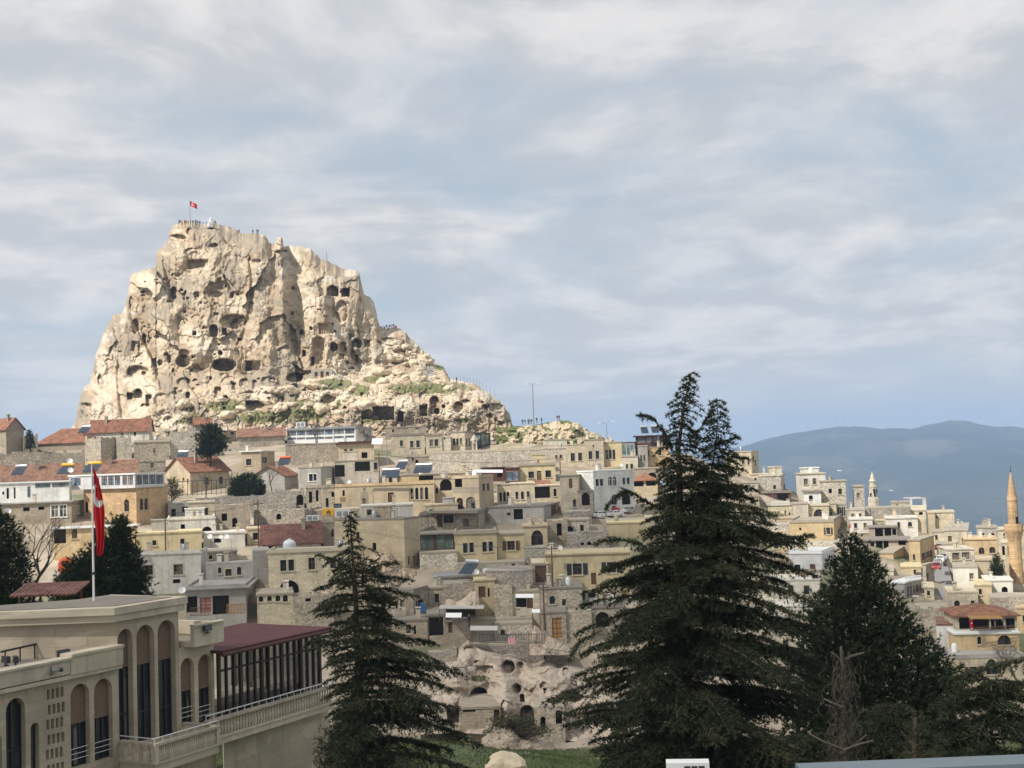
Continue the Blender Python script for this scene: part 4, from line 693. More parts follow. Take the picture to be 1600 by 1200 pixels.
H(ZI, 'house', 'cream veranda storey with laundry over the dark archway', 1180, 1470, 1480, -40, 60, 'cream', [(1195, 1218, -15, 55, 'o'), (1240, 1290, -20, 50, 'o'), (1340, 1430, -30, 40, 'gl')], D=176, anchor=False, drop=1.5)
H(ZI, 'stone_wall', 'low stone terrace wall above the cave outcrop', 425, 930, 936, 330, 400, 'greyrubble', cat='wall', dp=3, ov=.02, D=163, drop=1.5)
H(ZI, 'stone_wall', 'rough stone wall right of the slanting rock wedge', 945, 1180, 1190, 410, 500, 'rubble', roof='none', cat='wall', dp=3)
H(ZI, 'concrete_block', 'concrete lean-to with flat slab below the cave arch', 345, 630, 636, 768, 890, 'taupe', [(370, 458, 786, 812, 'o'), (585, 625, 795, 870, 'o')], dp=1.2, ov=.15, slab='taupe', D=144, drop=3, cat='shed')
H(ZI, 'stone_wall', 'crumbling masonry front with small arches beside the cave mouths', 865, 1075, 1085, 780, 960, 'rubble', [(910, 944, 842, 922, 'ao'), (1014, 1058, 798, 895, 'ao')], roof='none', cat='wall', dp=3, D=142)
H(ZI, 'house', 'taupe hut at the left edge of the cave outcrop', 130, 330, 336, 395, 520, 'greyrubble', roof='none')
# ---- right of the cedar
H(ZR, 'house', 'cream crenellated house just right of the cedar top', -110, 155, 232, 95, 345, 'cream', [(60, 90, 170, 240, 'w'), (120, 140, 160, 240, 'w'), (170, 188, 150, 210, 'w'), (195, 208, 190, 250, 'w')], a=16, slab='trim', ov=.3)
H(ZR, 'stone_house', 'rubble fronted house with smooth pale side wall and twin slits', 232, 465, 592, 346, 535, 'palerubble', [(388, 416, 452, 494, 'w'), (497, 513, 444, 494, 'w'), (544, 561, 437, 492, 'w')], a=14, ov=.3)
H(ZR, 'house', 'tall pale house set back with one arched side window', 340, 475, 666, 258, 460, 'pale', [(617, 641, 338, 424, 'a')], a=10, ov=.3, dD=8)
H(ZR, 'house', 'off-white house with two square dark windows on the skyline', 664, 930, 962, 322, 520, 'offwhite', [(707, 746, 388, 449, 'w'), (799, 834, 383, 443, 'w')], a=6, ov=.4, slab='trim')
H(ZR, 'house', 'small off-white roof storey on the skyline house', 668, 862, 880, 266, 325, 'offwhite', D=309, anchor=False, drop=.5, ov=.3, dp=5)
H(ZR, 'stone_house', 'rubble cornered house with one square window beside the street lamp', 872, 1140, 1228, 402, 612, 'palerubble', [(1066, 1102, 490, 550, 'w'), (1168, 1186, 468, 542, 'w'), (1192, 1206, 464, 536, 'w')], a=14, ov=.3)
H(ZR, 'stone_house', 'small square rubble house left of the little minaret', 1232, 1334, 1350, 458, 660, 'palerubble', [(1257, 1290, 533, 584, 'w')], a=12, ov=.3)
H(ZR, 'roof_terrace', 'brown curtained roof terrace above the cream balcony house', 200, 570, 580, 520, 650, 'brownpaint', [(430, 545, 540, 640, 'o')], cat='terrace', slab='slabdark', ov=.4)
H(ZR, 'house', 'white roof room with bamboo shade in front of the skyline house', 705, 882, 888, 510, 650, 'white', [(640, 700, 550, 600, 'o'), (760, 800, 560, 620, 'o')], slab='slabdark', ov=.5)
H(ZR, 'house', 'cream balcony house with four slit windows behind cedar twigs', 330, 580, 590, 650, 800, 'cream', [(399, 419, 727, 780, 'w'), (434, 453, 726, 778, 'w'), (504, 521, 718, 762, 'w'), (549, 566, 738, 778, 'w')], ov=.4)
H(ZR, 'house', 'blank pale cube left of the pointed arch recess', 584, 750, 756, 640, 850, 'pale', ov=.2)
H(ZR, 'house', 'cream house with a wide pointed arch recess', 746, 965, 970, 655, 850, 'cream', [(806, 926, 704, 818, 'g')], ov=.3, slab='trim')
H(ZR, 'house', 'cream bay with a tall arched window right of the pointed recess', 962, 1042, 1046, 640, 830, 'cream', [(970, 1006, 700, 804, 'a')])
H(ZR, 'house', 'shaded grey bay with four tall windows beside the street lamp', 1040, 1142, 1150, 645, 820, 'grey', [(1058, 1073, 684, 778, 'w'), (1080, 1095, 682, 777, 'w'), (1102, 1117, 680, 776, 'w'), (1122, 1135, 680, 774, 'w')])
H(ZR, 'house', 'orange plastered house with brown shuttered window above the pine', 560, 1016, 1190, 826, 1065, 'ochre', [(940, 980, 895, 966, 's'), (658, 681, 898, 924, 'o'), (1075, 1130, 880, 956, 's')], a=18, ov=.25)
H(ZR, 'house', 'sandy low block below the cream balcony house', 360, 600, 606, 788, 890, 'sand', ov=.25)
H(ZR, 'stone_house', 'pale rubble house below the sandy low block', 250, 570, 580, 868, 1030, 'palerubble', [(330, 370, 930, 980, 'o')], roof='none')
H(ZR, 'stone_wall', 'rubble terrace wall below the orange plastered house', 560, 1100, 1120, 1060, 1170, 'palerubble', roof='none', cat='wall', dp=4)
H(zz(1160, 640, 3.636), 'white_house', 'bright white house with red railing left of the pine top', 262, 450, 525, 812, 990, 'white', [(384, 416, 878, 940, 'd'), (300, 330, 880, 920, 'w'), (470, 490, 850, 890, 'w')], a=24, slab='whitepaint', trim='whitepaint')
H(zz(1160, 640, 3.636), 'house', 'cream house hidden between the cedar and the pine', 200, 440, 450, 960, 1130, 'offwhite', [(260, 290, 1000, 1050, 'w'), (350, 380, 1000, 1050, 'w')])
# ---- far right
H(ZS, 'stone_wall', 'long grey rubble wall stretching right from the little minaret', -95, 420, 500, 345, 480, 'greyrubble', cat='wall', a=10, dp=4, ov=.05)
H(ZS, 'house', 'small cream house with lamp on top of the grey rubble wall', 215, 412, 420, 292, 375, 'cream', [(265, 285, 320, 350, 'w')], D=322, anchor=False)
H(ZS, 'house', 'cream block under the white pergola frame', 425, 575, 605, 375, 460, 'cream', [(505, 545, 400, 430, 'o')], a=18)
H(ZS, 'white_house', 'large off-white house with three slim windows on its shaded side', 160, 490, 632, 452, 665, 'offwhite', [(511, 531, 518, 587, 'w'), (549, 568, 518, 587, 'w'), (584, 603, 516, 582, 'w')], a=14, ov=.3)
H(ZS, 'house', 'cream house with dark veranda and dish against the mountains', 664, 870, 1012, 392, 560, 'cream', [(895, 1002, 442, 512, 'o'), (686, 702, 438, 468, 'o')], a=16, ov=.3, slab='trim')
H(ZS, 'house', 'narrow sand house left of the house with dark veranda', 600, 668, 672, 400, 560, 'sand')
H(ZS, 'house', 'pale house with tall doorway beside a red signboard', 765, 1010, 1106, 578, 770, 'pale', [(809, 849, 650, 746, 'd'), (953, 979, 670, 714, 'w'), (1033, 1051, 618, 692, 'w'), (1069, 1087, 616, 688, 'w')], a=20, ov=.3)
H(ZS, 'house', 'grey topped house behind the roof chimneys near the big minaret', 1105, 1315, 1320, 556, 680, 'grey', [(1150, 1185, 620, 660, 'o'), (1235, 1290, 620, 655, 'o')])
H(ZS, 'house', 'ochre house with two arched brown windows left of the big minaret', 985, 1310, 1365, 672, 880, 'ochre', [(1129, 1187, 768, 838, 'a'), (1239, 1301, 763, 828, 'a'), (1330, 1345, 760, 826, 'w')], a=16, ov=.3)
H(ZS, 'house', 'cream house half behind the big minaret', 1320, 1600, 1620, 575, 720, 'cream', [(1385, 1400, 620, 650, 'w')], ov=.3)
H(ZS, 'house', 'cream house with brown posts close to the big minaret', 1365, 1560, 1580, 712, 960, 'cream', [(1370, 1400, 755, 850, 'o'), (1430, 1455, 755, 850, 'o')])
H(ZS, 'house', 'pale house with two brown double windows above the lane', 792, 1082, 1100, 780, 975, 'pale', [(853, 927, 824, 897, 'w'), (953, 1032, 819, 892, 'w')], a=8, ov=.2)
H(ZS, 'house', 'off-white house with one small red-framed window right of the lane', 860, 1116, 1205, 968, 1165, 'offwhite', [(1034, 1072, 1038, 1097, 'w'), (1144, 1160, 1030, 1096, 'w'), (1168, 1182, 1028, 1092, 'w')], a=18, ov=.1)
H(ZS, 'house', 'sand house with arched door behind the small cypress', 1100, 1395, 1420, 890, 1095, 'sand', [(1254, 1290, 948, 1044, 'a'), (1360, 1385, 960, 1050, 'a')], ov=.3)
H(ZS, 'house', 'off-white house with arched doorway under the small cypress', 1200, 1480, 1535, 1105, 1290, 'offwhite', [(1368, 1432, 1178, 1275, 'ao')], a=16, ov=.2)
H(ZS, 'house', 'ochre house with louvred side windows beside the lane', 395, 512, 662, 685, 945, 'ochre', [(444, 466, 840, 900, 'w'), (565, 615, 812, 882, 's')], a=30, ov=.3)
H(ZS, 'house', 'orange house with three arched side windows above the balustrade', 90, 236, 360, 818, 975, 'ochre', [(262, 284, 858, 955, 'a'), (290, 312, 856, 952, 'a'), (318, 340, 852, 948, 'a')], a=24, ov=.3)
H(ZS, 'house', 'yellow parapet house above the white balustrade', 320, 528, 550, 962, 1085, 'yellow', [(450, 475, 1000, 1050, 'w')], ov=.2)
H(ZS, 'stone_house', 'rubble gable house along the left side of the lane', 540, 575, 660, 940, 1180, 'rubble', [(588, 608, 1036, 1115, 'o')], a=40)
H(ZS, 'roof_terrace', 'upper pillared roof terrace in front of the off-white house', -20, 275, 285, 548, 700, 'taupe', [(48, 132, 568, 655, 'o'), (148, 218, 563, 648, 'o'), (228, 268, 575, 640, 'o')], cat='terrace', slab='slabdark', ov=.4)
H(ZS, 'roof_terrace', 'lower pillared roof terrace just above the pine top', -60, 400, 410, 680, 830, 'taupe', [(58, 128, 702, 795, 'o'), (138, 190, 700, 785, 'o'), (290, 370, 670, 745, 'o'), (0, 40, 710, 780, 'o')], cat='terrace', slab='slabdark', ov=.5)
H(ZT, 'house', 'grey balustraded building with tall dark windows beside the lane', -40, 62, 190, 140, 300, 'grey', [(85, 98, 170, 262, 'gl'), (106, 120, 165, 258, 'gl'), (128, 142, 160, 254, 'gl'), (150, 166, 155, 250, 'gl')], a=36, slab='whitepaint', ov=.3)
H(ZT, 'house', 'cream house with arched door and grass-grown roof', 390, 612, 690, 212, 375, 'cream', [(438, 480, 280, 366, 'a'), (560, 590, 280, 320, 'w'), (624, 640, 272, 306, 'w'), (652, 668, 268, 304, 'w')], a=14, ov=.1)
H(ZT, 'stone_wall', 'stone wall below the lane with an iron fence', 140, 430, 440, 345, 520, 'rubble', roof='none', cat='wall', dp=4)
H(ZT, 'stone_wall', 'rubble bank wall behind the red hipped roof', 700, 1010, 1020, 262, 400, 'rubble', roof='none', cat='wall', dp=4)
H(ZT, 'house', 'cream ground floor with shuttered window below the red hipped restaurant', 400, 960, 1000, 690, 920, 'cream', [(553, 612, 776, 842, 's'), (678, 758, 720, 835, 'g')], a=2, ov=.1, slab='concrete')
H(ZT, 'restaurant', 'ochre restaurant floor with a fan-shaped arched window', 440, 920, 960, 512, 695, 'ochre', [(609, 641, 551, 608, 'w'), (763, 862, 540, 612, 'a')], a=6, cat='restaurant', anchor=False, D=164.5, drop=.5, slab='whitepaint', ov=.35)
H(ZT, 'roof_restaurant', 'open roof restaurant under a red hipped tile roof at lower right', 462, 905, 940, 388, 512, 'cream', [(474, 556, 408, 494, 'o'), (576, 700, 420, 495, 'o'), (712, 806, 415, 495, 'o'), (824, 892, 412, 492, 'o')], a=6, roof='hip', ridge=302, tile='tile', cat='restaurant', anchor=False, D=165.2, drop=.3)
H(ZT, 'white_house', 'white annex wall left of the red hipped restaurant', 300, 462, 468, 455, 680, 'white', [(400, 420, 560, 640, 'o')], dD=-2, slab='tilepink', ov=.1)

H(ZR, 'house', 'cream terrace house below the cedar twigs left of the white house', 60, 420, 430, 1010, 1180, 'cream', [(150, 190, 1060, 1110, 'w'), (260, 300, 1060, 1110, 'w')], ov=.25)
H(ZR, 'house', 'sandy house between cedar boughs above the bright white house', -60, 240, 250, 560, 760, 'sand', [(60, 90, 620, 680, 'w'), (150, 180, 620, 680, 'w')], ov=.25)
H(ZR, 'stone_house', 'rubble house deep behind the right cedar boughs', -80, 250, 258, 780, 1000, 'palerubble', [(40, 80, 850, 910, 'w'), (150, 190, 850, 910, 'a')], ov=.2)
H(ZS, 'house', 'pale cube house low between the pine and the lane', -60, 240, 250, 1000, 1200, 'pale', [(40, 80, 1050, 1110, 'w'), (140, 180, 1050, 1110, 'w')], ov=.2, dD=4)
H(ZB, 'stone_house', 'low rubble house between the gabled grey house and the ruin wall', 420, 690, 700, 480, 560, 'rubble', [(500, 530, 500, 540, 'w')], ov=.2)
H(ZB, 'stone_wall', 'rough terrace wall left of the narrow brown stone house', 590, 900, 905, 610, 670, 'greyrubble', roof='none', cat='wall', dp=3)
H(ZB, 'house', 'sandy roof room behind the dark red lichen-spotted roof', 560, 700, 706, 775, 880, 'sand', [(600, 640, 810, 860, 'w')], ov=.2)
H(ZH, 'stone_wall', 'stepped rubble retaining wall left of the kiosk', 940, 1066, 1070, 430, 620, 'rubble', roof='none', cat='wall', dp=4)
H(ZH, 'house', 'flat sandy house between the rubble mound and the slender cedar', -60, 130, 136, 300, 470, 'sand', [(20, 60, 350, 410, 'w')], ov=.2)

H(A4, 'cave_house', 'small pale front with door and two windows built into the castle rock', 205, 350, 356, 425, 505, 'pale', [(229, 251, 448, 482, 'w'), (308, 331, 448, 482, 'w'), (270, 292, 445, 503, 'd')], D=float(castle_depth(np.array([502.]), np.array([585.]), np.array([170.]))[0]) - .8, anchor=False, drop=1, dp=3, ov=.05, cat='cave house')
H(zz(1160, 640, 3.636), 'house', 'off-white house low in the gap between cedar and pine', 180, 500, 510, 1110, 1290, 'offwhite', [(260, 295, 1160, 1220, 'w'), (380, 415, 1160, 1220, 'w')])
H(zz(1160, 640, 3.636), 'house', 'pale cube house behind the lowest right cedar boughs', 150, 420, 430, 1270, 1420, 'pale', [(230, 260, 1310, 1360, 'w')])
H(zz(1160, 640, 3.636), 'house', 'yellow house between the cedar and the orange plastered house', 60, 250, 260, 700, 830, 'yellow', [(110, 135, 740, 790, 'w'), (180, 205, 740, 790, 'w')])

# ---- infill on the right slope
H(ZR, 'house', 'plain pale house tucked left of the rubble fronted house', 60, 228, 236, 420, 600, 'pale', [(100, 125, 480, 530, 'w'), (160, 185, 478, 528, 'w')], ov=.25)
H(ZR, 'house', 'cream house stepping down right of the crenellated house', 150, 340, 350, 330, 480, 'cream', [(190, 215, 380, 425, 'w')], dD=6, ov=.25)
H(ZR, 'stone_house', 'rubble house in the dip right of the shaded grey bay', 1150, 1340, 1350, 700, 860, 'palerubble', [(1200, 1230, 750, 800, 'w'), (1280, 1305, 748, 798, 'w')], ov=.2)
H(ZR, 'house', 'off-white house below the grey rubble wall', 1180, 1420, 1430, 800, 960, 'offwhite', [(1230, 1260, 850, 900, 'w'), (1330, 1360, 848, 898, 'w')], ov=.25)
H(ZR, 'house', 'white-washed house beside the right twigs of the cedar', 420, 640, 650, 1040, 1190, 'offwhite', [(470, 500, 1085, 1130, 'w'), (560, 590, 1085, 1130, 'w')], ov=.2)
H(ZS, 'house', 'cream house on the slope left of the lane below the ochre house', 560, 660, 668, 1180, 1320, 'cream', [(590, 620, 1220, 1270, 'w')], ov=.2)
H(ZS, 'house', 'sandy house under the long grey rubble wall', 60, 330, 340, 480, 600, 'sand', [(110, 140, 520, 560, 'w'), (220, 250, 518, 558, 'w')], dD=5, ov=.2)
H(ZS, 'house', 'pale house above the red signboard of the lane', 640, 780, 788, 600, 740, 'pale', [(675, 700, 640, 690, 'w')], dD=4, ov=.2)
H(ZS, 'house', 'off-white house filling the gap below the pale doorway house', 690, 860, 866, 730, 850, 'offwhite', [(740, 765, 765, 815, 'w')], dD=2, ov=.2)
H(ZS, 'house', 'yellow house under the arched off-white doorway house', 1080, 1260, 1266, 1150, 1330, 'yellow', [(1130, 1160, 1200, 1260, 'w')], ov=.2)
H(ZT, 'house', 'cream house on the bank left of the white annex', 120, 320, 330, 500, 690, 'cream', [(190, 220, 560, 620, 'w'), (260, 285, 558, 616, 'w')], ov=.2)
H(ZT, 'stone_house', 'rubble house below the stone wall of the lane', 230, 420, 428, 430, 560, 'palerubble', [(280, 305, 470, 515, 'w')], dD=3, ov=.2)
H(ZT, 'house', 'ochre house at the right edge behind the red hipped roof', 900, 1080, 1090, 330, 520, 'ochre', [(950, 975, 390, 440, 'w')], dD=6, ov=.2)
# ---- infill in the centre
H(ZC, 'house', 'sandy roof storey behind the house with the huge round arch', 690, 860, 868, 430, 520, 'sand', [(730, 755, 455, 500, 'w'), (790, 815, 453, 498, 'w')], dD=10, ov=.2)
H(ZC, 'house', 'cream house between the shed canopy and the long sand house', 180, 330, 336, 430, 530, 'cream', [(210, 235, 460, 505, 'w'), (270, 295, 458, 503, 'w')], dD=8, ov=.2)
H(ZC, 'stone_house', 'rubble house with arched door below the narrow yellow house', 1400, 1600, 1610, 760, 900, 'palerubble', [(1450, 1490, 810, 880, 'ao'), (1540, 1565, 800, 850, 'w')], ov=.2, dD=6)
H(ZH, 'stone_house', 'pale rubble house with two slits under the broad yellow house', 1300, 1560, 1566, 330, 460, 'palerubble', [(1350, 1375, 370, 420, 'w'), (1470, 1495, 368, 418, 'w')], dD=5, ov=.2)
H(ZH, 'house', 'cream house with twin windows beside the rubble mound', 420, 600, 606, 430, 600, 'cream', [(460, 490, 480, 540, 'w'), (530, 560, 478, 538, 'w')], dD=4, ov=.2)
H(ZB, 'house', 'cream house with twin windows left of the ruin with arched doorway', 150, 335, 342, 590, 740, 'cream', [(190, 220, 640, 690, 'w'), (260, 290, 638, 688, 'w')], dD=4, ov=.2)

ZF = zz(1160, 640, 3.636)
H(ZF, 'house', 'cream house in the upper gap of the right cedar boughs', -10, 190, 196, 960, 1090, 'cream', [(40, 66, 1000, 1045, 'w'), (110, 136, 998, 1043, 'w')], ov=.2)
H(ZF, 'stone_house', 'rubble house in the middle gap of the right cedar boughs', 20, 230, 238, 1080, 1220, 'palerubble', [(70, 98, 1120, 1170, 'w'), (150, 178, 1118, 1168, 'a')], ov=.2)
H(ZF, 'house', 'pale house in the lower gap of the right cedar boughs', -30, 190, 198, 1220, 1370, 'pale', [(30, 58, 1265, 1315, 'w'), (110, 138, 1262, 1312, 'w')], ov=.2)
H(ZF, 'house', 'offset sandy house left of the bright white house', 120, 270, 278, 850, 980, 'sand', [(160, 185, 890, 935, 'w'), (220, 242, 888, 932, 'w')], ov=.2)
# ================================================================== building the village
def wall_face(mb, L0, L1, z0, z1, holes, to3, dep):
    us = sorted({L0, L1, *[min(max(u, L0), L1) for h in holes for u in h[:2]]}); zs = sorted({z0, z1, *[min(max(z, z0), z1) for h in holes for z in h[2:4]]})
    for i in range(len(us) - 1):
        for j in range(len(zs) - 1):
            cu, cz = (us[i] + us[i + 1]) / 2, (zs[j] + zs[j + 1]) / 2
            if us[i + 1] - us[i] < 1e-4 or zs[j + 1] - zs[j] < 1e-4 or any(h[0] < cu < h[1] and h[2] < cz < h[3] for h in holes): continue
            mb.poly(to3(us[i], zs[j], 0), to3(us[i + 1], zs[j], 0), to3(us[i + 1], zs[j + 1], 0), to3(us[i], zs[j + 1], 0))
    for u0, u1, a0, a1, kd in holes:
        um, r = (u0 + u1) / 2, (u1 - u0) / 2
        if kd in 'ag':
            rise = min(r * (1.0 if kd == 'a' else 1.35), (a1 - a0) * .7); sp = a1 - rise; n = 6
            if kd == 'a': arc = [(um - r * math.cos(t), sp + rise * math.sin(t)) for t in (math.pi * k / (2 * n) for k in range(2 * n + 1))]
            else: left = [(u0 + r * (1 - math.cos(t * 1.0)) if False else u0 + r * (k / n) ** 1.7, sp + rise * math.sin(math.pi / 2 * (k / n)) ** .9) for k, t in ((k, 0) for k in range(n + 1))]; arc = left + [(2 * um - u, z) for u, z in reversed(left[:-1])]
            half = len(arc) // 2
            for k in range(half): mb.poly(to3(u0, a1, 0), to3(*arc[k], 0), to3(*arc[k + 1], 0))
            for k in range(half, len(arc) - 1): mb.poly(to3(u1, a1, 0), to3(*arc[k], 0), to3(*arc[k + 1], 0))
            ring = [(u0, a0)] + arc + [(u1, a0)]
        else: ring = [(u0, a0), (u0, a1), (u1, a1), (u1, a0)]
        for k in range(len(ring)):
            p, q = ring[k], ring[(k + 1) % len(ring)]; mb.poly(to3(*p, 0), to3(*p, dep), to3(*q, dep), to3(*q, 0))
def slab_roof(mb, x0, x1, y0, y1, z0, z1): mb.box(x0, x1, y0, y1, z0, z1)
DEEP = {'o': 1.6, 'ao': 1.8, 'g': .7, 'gl': .08, 'w': .22, 'a': .3, 's': .2, 'sb': .2, 'd': .3, 'dl': .3, 'dp': .3}
def build_house(h):
    rnd = random.Random(h['label']); o = empty(h['name'], h['loc'], -h['a']); tag(o, h['label'], h['cat'], h['group'])
    LA, LB, Hh, drop, ov = h['LA'], h['LB'], h['H'], h['drop'], h['ov'] * (.55 if h['ov'] < .45 else .8); flat_ = h['roof'] == 'flat'; wt = Hh - (.24 if flat_ else 0)
    fa, fb = [], []
    clean = []
    for (face, u0, u1, z0, z1, kd) in h['W']:
        L0, L1 = (-LA, 0) if face == 'A' else (0, LB); u0, u1 = max(u0, L0 + .06), min(u1, L1 - .06); z0, z1 = max(z0, -drop + .1), min(z1, wt - .06)
        if u1 - u0 < .12 or z1 - z0 < .15: continue
        clean.append((face, u0, u1, z0, z1, kd)); (fa if face == 'A' else fb).append((u0, u1, z0, z1, 'a' if kd in ('a', 'ao') else 'g' if kd == 'g' else 'r'))
    if h['cat'] == 'house' and len([c for c in clean if c[0] == 'A']) < 2 and LA > 5 and Hh > 2.4:      # openings too small to place singly in the photo
        for k in range(rnd.choice((1, 2, 2, 3))):
            w_, hh_ = rnd.uniform(.45, .9), rnd.uniform(.6, 1.2); u0 = rnd.uniform(-LA + .6, -w_ - .6); z0 = rnd.uniform(Hh * .35, max(Hh * .36, Hh - hh_ - .7)); c = ('A', u0, u0 + w_, z0, z0 + hh_, rnd.choice(('w', 'w', 'o', 'a')))
            if all(c[2] < q[1] - .3 or c[1] > q[2] + .3 for q in clean if q[0] == 'A') and z0 + hh_ < wt - .2: clean.append(c); fa.append((*c[1:5], 'a' if c[5] == 'a' else 'r'))
    A3d = lambda u, z, d: (u, d, z); B3d = lambda u, z, d: (-d, u, z)
    depA = max([DEEP[k] for f, *_, k in clean if f == 'A'] + [.2]); mb = MB()
    for f, hs, L0, L1, to3 in (('A', fa, -LA, 0, A3d), ('B', fb, 0, LB, B3d)):
        shallow = {}
        wall_face(mb, L0, L1, -drop, wt, hs, to3, .22) if not hs else None
        if hs:
            # openings of one face may differ in depth: wall once, reveals one by one
            kinds = [k for ff, *_, k in clean if ff == f]; m2 = MB(); wall_face(m2, L0, L1, -drop, wt, hs, to3, 1.0)
            mb2 = MB(); wall_face(mb2, L0, L1, -drop, wt, hs, to3, .22); mb.add(mb2.v, mb2.f)
    mb.poly((-LA, LB, -drop), (-LA, 0, -drop), (-LA, 0, wt), (-LA, LB, wt)); mb.poly((0, LB, -drop), (-LA, LB, -drop), (-LA, LB, wt), (0, LB, wt))
    tt = rnd.uniform(.10, .16)
    if h['roof'] == 'gable':
        rz = max(h['rz'], Hh + .5); mb.poly((0, 0, wt), (0, LB, wt), (0, LB / 2, rz - .02)); mb.poly((-LA, LB, wt), (-LA, 0, wt), (-LA, LB / 2, rz - .02))
    elif h['roof'] == 'gable_y':
        rz = max(h['rz'], Hh + .5); mb.poly((-LA, 0, wt), (0, 0, wt), (-LA / 2, 0, rz - .02)); mb.poly((0, LB, wt), (-LA, LB, wt), (-LA / 2, LB, rz - .02))
    elif h['roof'] == 'none':
        for L, f in ((LA, 0), (LB, 1)):
            n = max(2, int(L / .75))
            for k in range(n):
                u = L * (k + .05) / n; u2 = L * (k + .95) / n; hh = rnd.choice((0, .1, .25, .4, .7)) * min(1, Hh / 4) + .03; th = rnd.uniform(.4, .6)
                if f == 0: mb.box(-u2, -u, .004, th, wt - .05, wt + hh)
                else: mb.box(-th, -.004, u, u2, wt - .05, wt + hh * .9)
        mb.poly((-LA, 0, wt), (0, 0, wt), (0, LB, wt), (-LA, LB, wt))
    mb.build('wall', M[h['mat']], o)
    mb = MB(); rmat = M[h['tile']] if h['rz'] is not None else M[h['mat']] if h['slab'] == 'slab' and rnd.random() < .6 else M[h['slab']]
    if flat_:
        mb.box(-LA - ov, ov, -ov, LB + ov, wt + .003, Hh)
        if LA > 5 and LB > 3 and rnd.random() < .6 and Hh > 2.5:       # a low kerb round the roof
            k = .22
            mb.box(-LA + .02, -.02, .02, k, Hh - .01, Hh + .28); mb.box(-LA + .02, -LA + k, k + .003, LB - .02, Hh - .01, Hh + .28); mb.box(-k, -.02, k + .003, LB - .02, Hh - .01, Hh + .28)
    elif h['roof'] in ('gable', 'gable_y', 'hip'):
        rz = max(h['rz'], Hh + .5); e = .45; t = .13
        if h['roof'] == 'gable':
            s = (rz - Hh) / (LB / 2); ze = Hh - s * e
            prof = [(-e, ze), (LB / 2, rz), (LB + e, ze)]
            for (y0, z0), (y1, z1) in zip(prof, prof[1:]):
                v = [(-LA - e, y0, z0), (e, y0, z0), (e, y1, z1), (-LA - e, y1, z1)]; mb.add([(x, y, z) for x, y, z in v] + [(x, y, z + t) for x, y, z in v], [(0, 3, 2, 1), (4, 5, 6, 7), (0, 1, 5, 4), (1, 2, 6, 5), (3, 0, 4, 7)])
        elif h['roof'] == 'gable_y':
            s = (rz - Hh) / (LA / 2); ze = Hh - s * e; prof = [(-LA - e, ze), (-LA / 2, rz), (e, ze)]
            for (x0, z0), (x1, z1) in zip(prof, prof[1:]):
                v = [(x0, -e, z0), (x1, -e, z1), (x1, LB + e, z1), (x0, LB + e, z0)]; mb.add(v + [(x, y, z + t) for x, y, z in v], [(0, 3, 2, 1), (4, 5, 6, 7), (0, 1, 5, 4), (2, 3, 7, 6), (0, 4, 7, 3), (1, 2, 6, 5)])
        else:
            ins = min(LA, LB) * .5; zb = Hh - .12
            r0, r1 = ((-LA + ins * .9, LB / 2), (-ins * .9, LB / 2)) if LA >= LB else ((-LA / 2, ins * .9), (-LA / 2, LB - ins * .9))
            E = [(-LA - e, -e), (e, -e), (e, LB + e), (-LA - e, LB + e)]; v = [(x, y, zb) for x, y in E] + [(x, y, zb + .14) for x, y in E] + [(*r0, rz), (*r1, rz)]
            fs = [(0, 3, 2, 1), (0, 1, 5, 4), (1, 2, 6, 5), (2, 3, 7, 6), (3, 0, 4, 7)]
            fs += [(4, 5, 9, 8), (5, 6, 9), (6, 7, 8, 9), (7, 4, 8)] if LA >= LB else [(4, 5, 8), (5, 6, 9, 8), (6, 7, 9), (7, 4, 8, 9)]
            mb.add(v, fs)
    rf = mb.build('roof', rmat, o) if mb.f else None
    if rf is not None and flat_ and LA > 3.5 and Hh > 2.0 and h['cat'] in ('house', 'hotel'):
        for k in range(rnd.choice((0, 1, 1, 2, 2, 3))):
            cx, cy, s_, hh = rnd.uniform(-LA + .6, -.6), rnd.uniform(.6, max(.7, LB * .6)), rnd.uniform(.2, .32), rnd.uniform(.7, 1.3); mc = MB(); mc.box(cx - s_, cx + s_, cy - s_, cy + s_, Hh - .02, Hh + hh)
            mc.box(cx - s_ - .1, cx + s_ + .1, cy - s_ - .1, cy + s_ + .1, Hh + hh + .14, Hh + hh + .24)
            for sx_ in (-1, 1): mc.box(cx + sx_ * s_ * .7 - .06, cx + sx_ * s_ * .7 + .06, cy - s_ * .8, cy + s_ * .8, Hh + hh + .002, Hh + hh + .145)
            mc.build('chimney', M[rnd.choice(('offwhite', 'cream', 'trim', 'pale'))], rf)
    if rf is not None and flat_ and LA > 4 and h['cat'] in ('house', 'hotel', 'terrace') and rnd.random() < .55:
        mc = MB(); cx, cy, hh = rnd.uniform(-LA + .5, -.5), rnd.uniform(.5, LB * .7), rnd.uniform(1.6, 3.2); mc.tube([(cx, cy, Hh - .05), (cx + .05, cy, Hh + hh)], .03, 4)
        for k in range(3): mc.tube([(cx - .45 + .1 * k, cy, Hh + hh - .1 - .22 * k), (cx + .45 - .1 * k, cy, Hh + hh - .1 - .22 * k)], .018, 3)
        mc.build('antenna', M['metal'], rf)
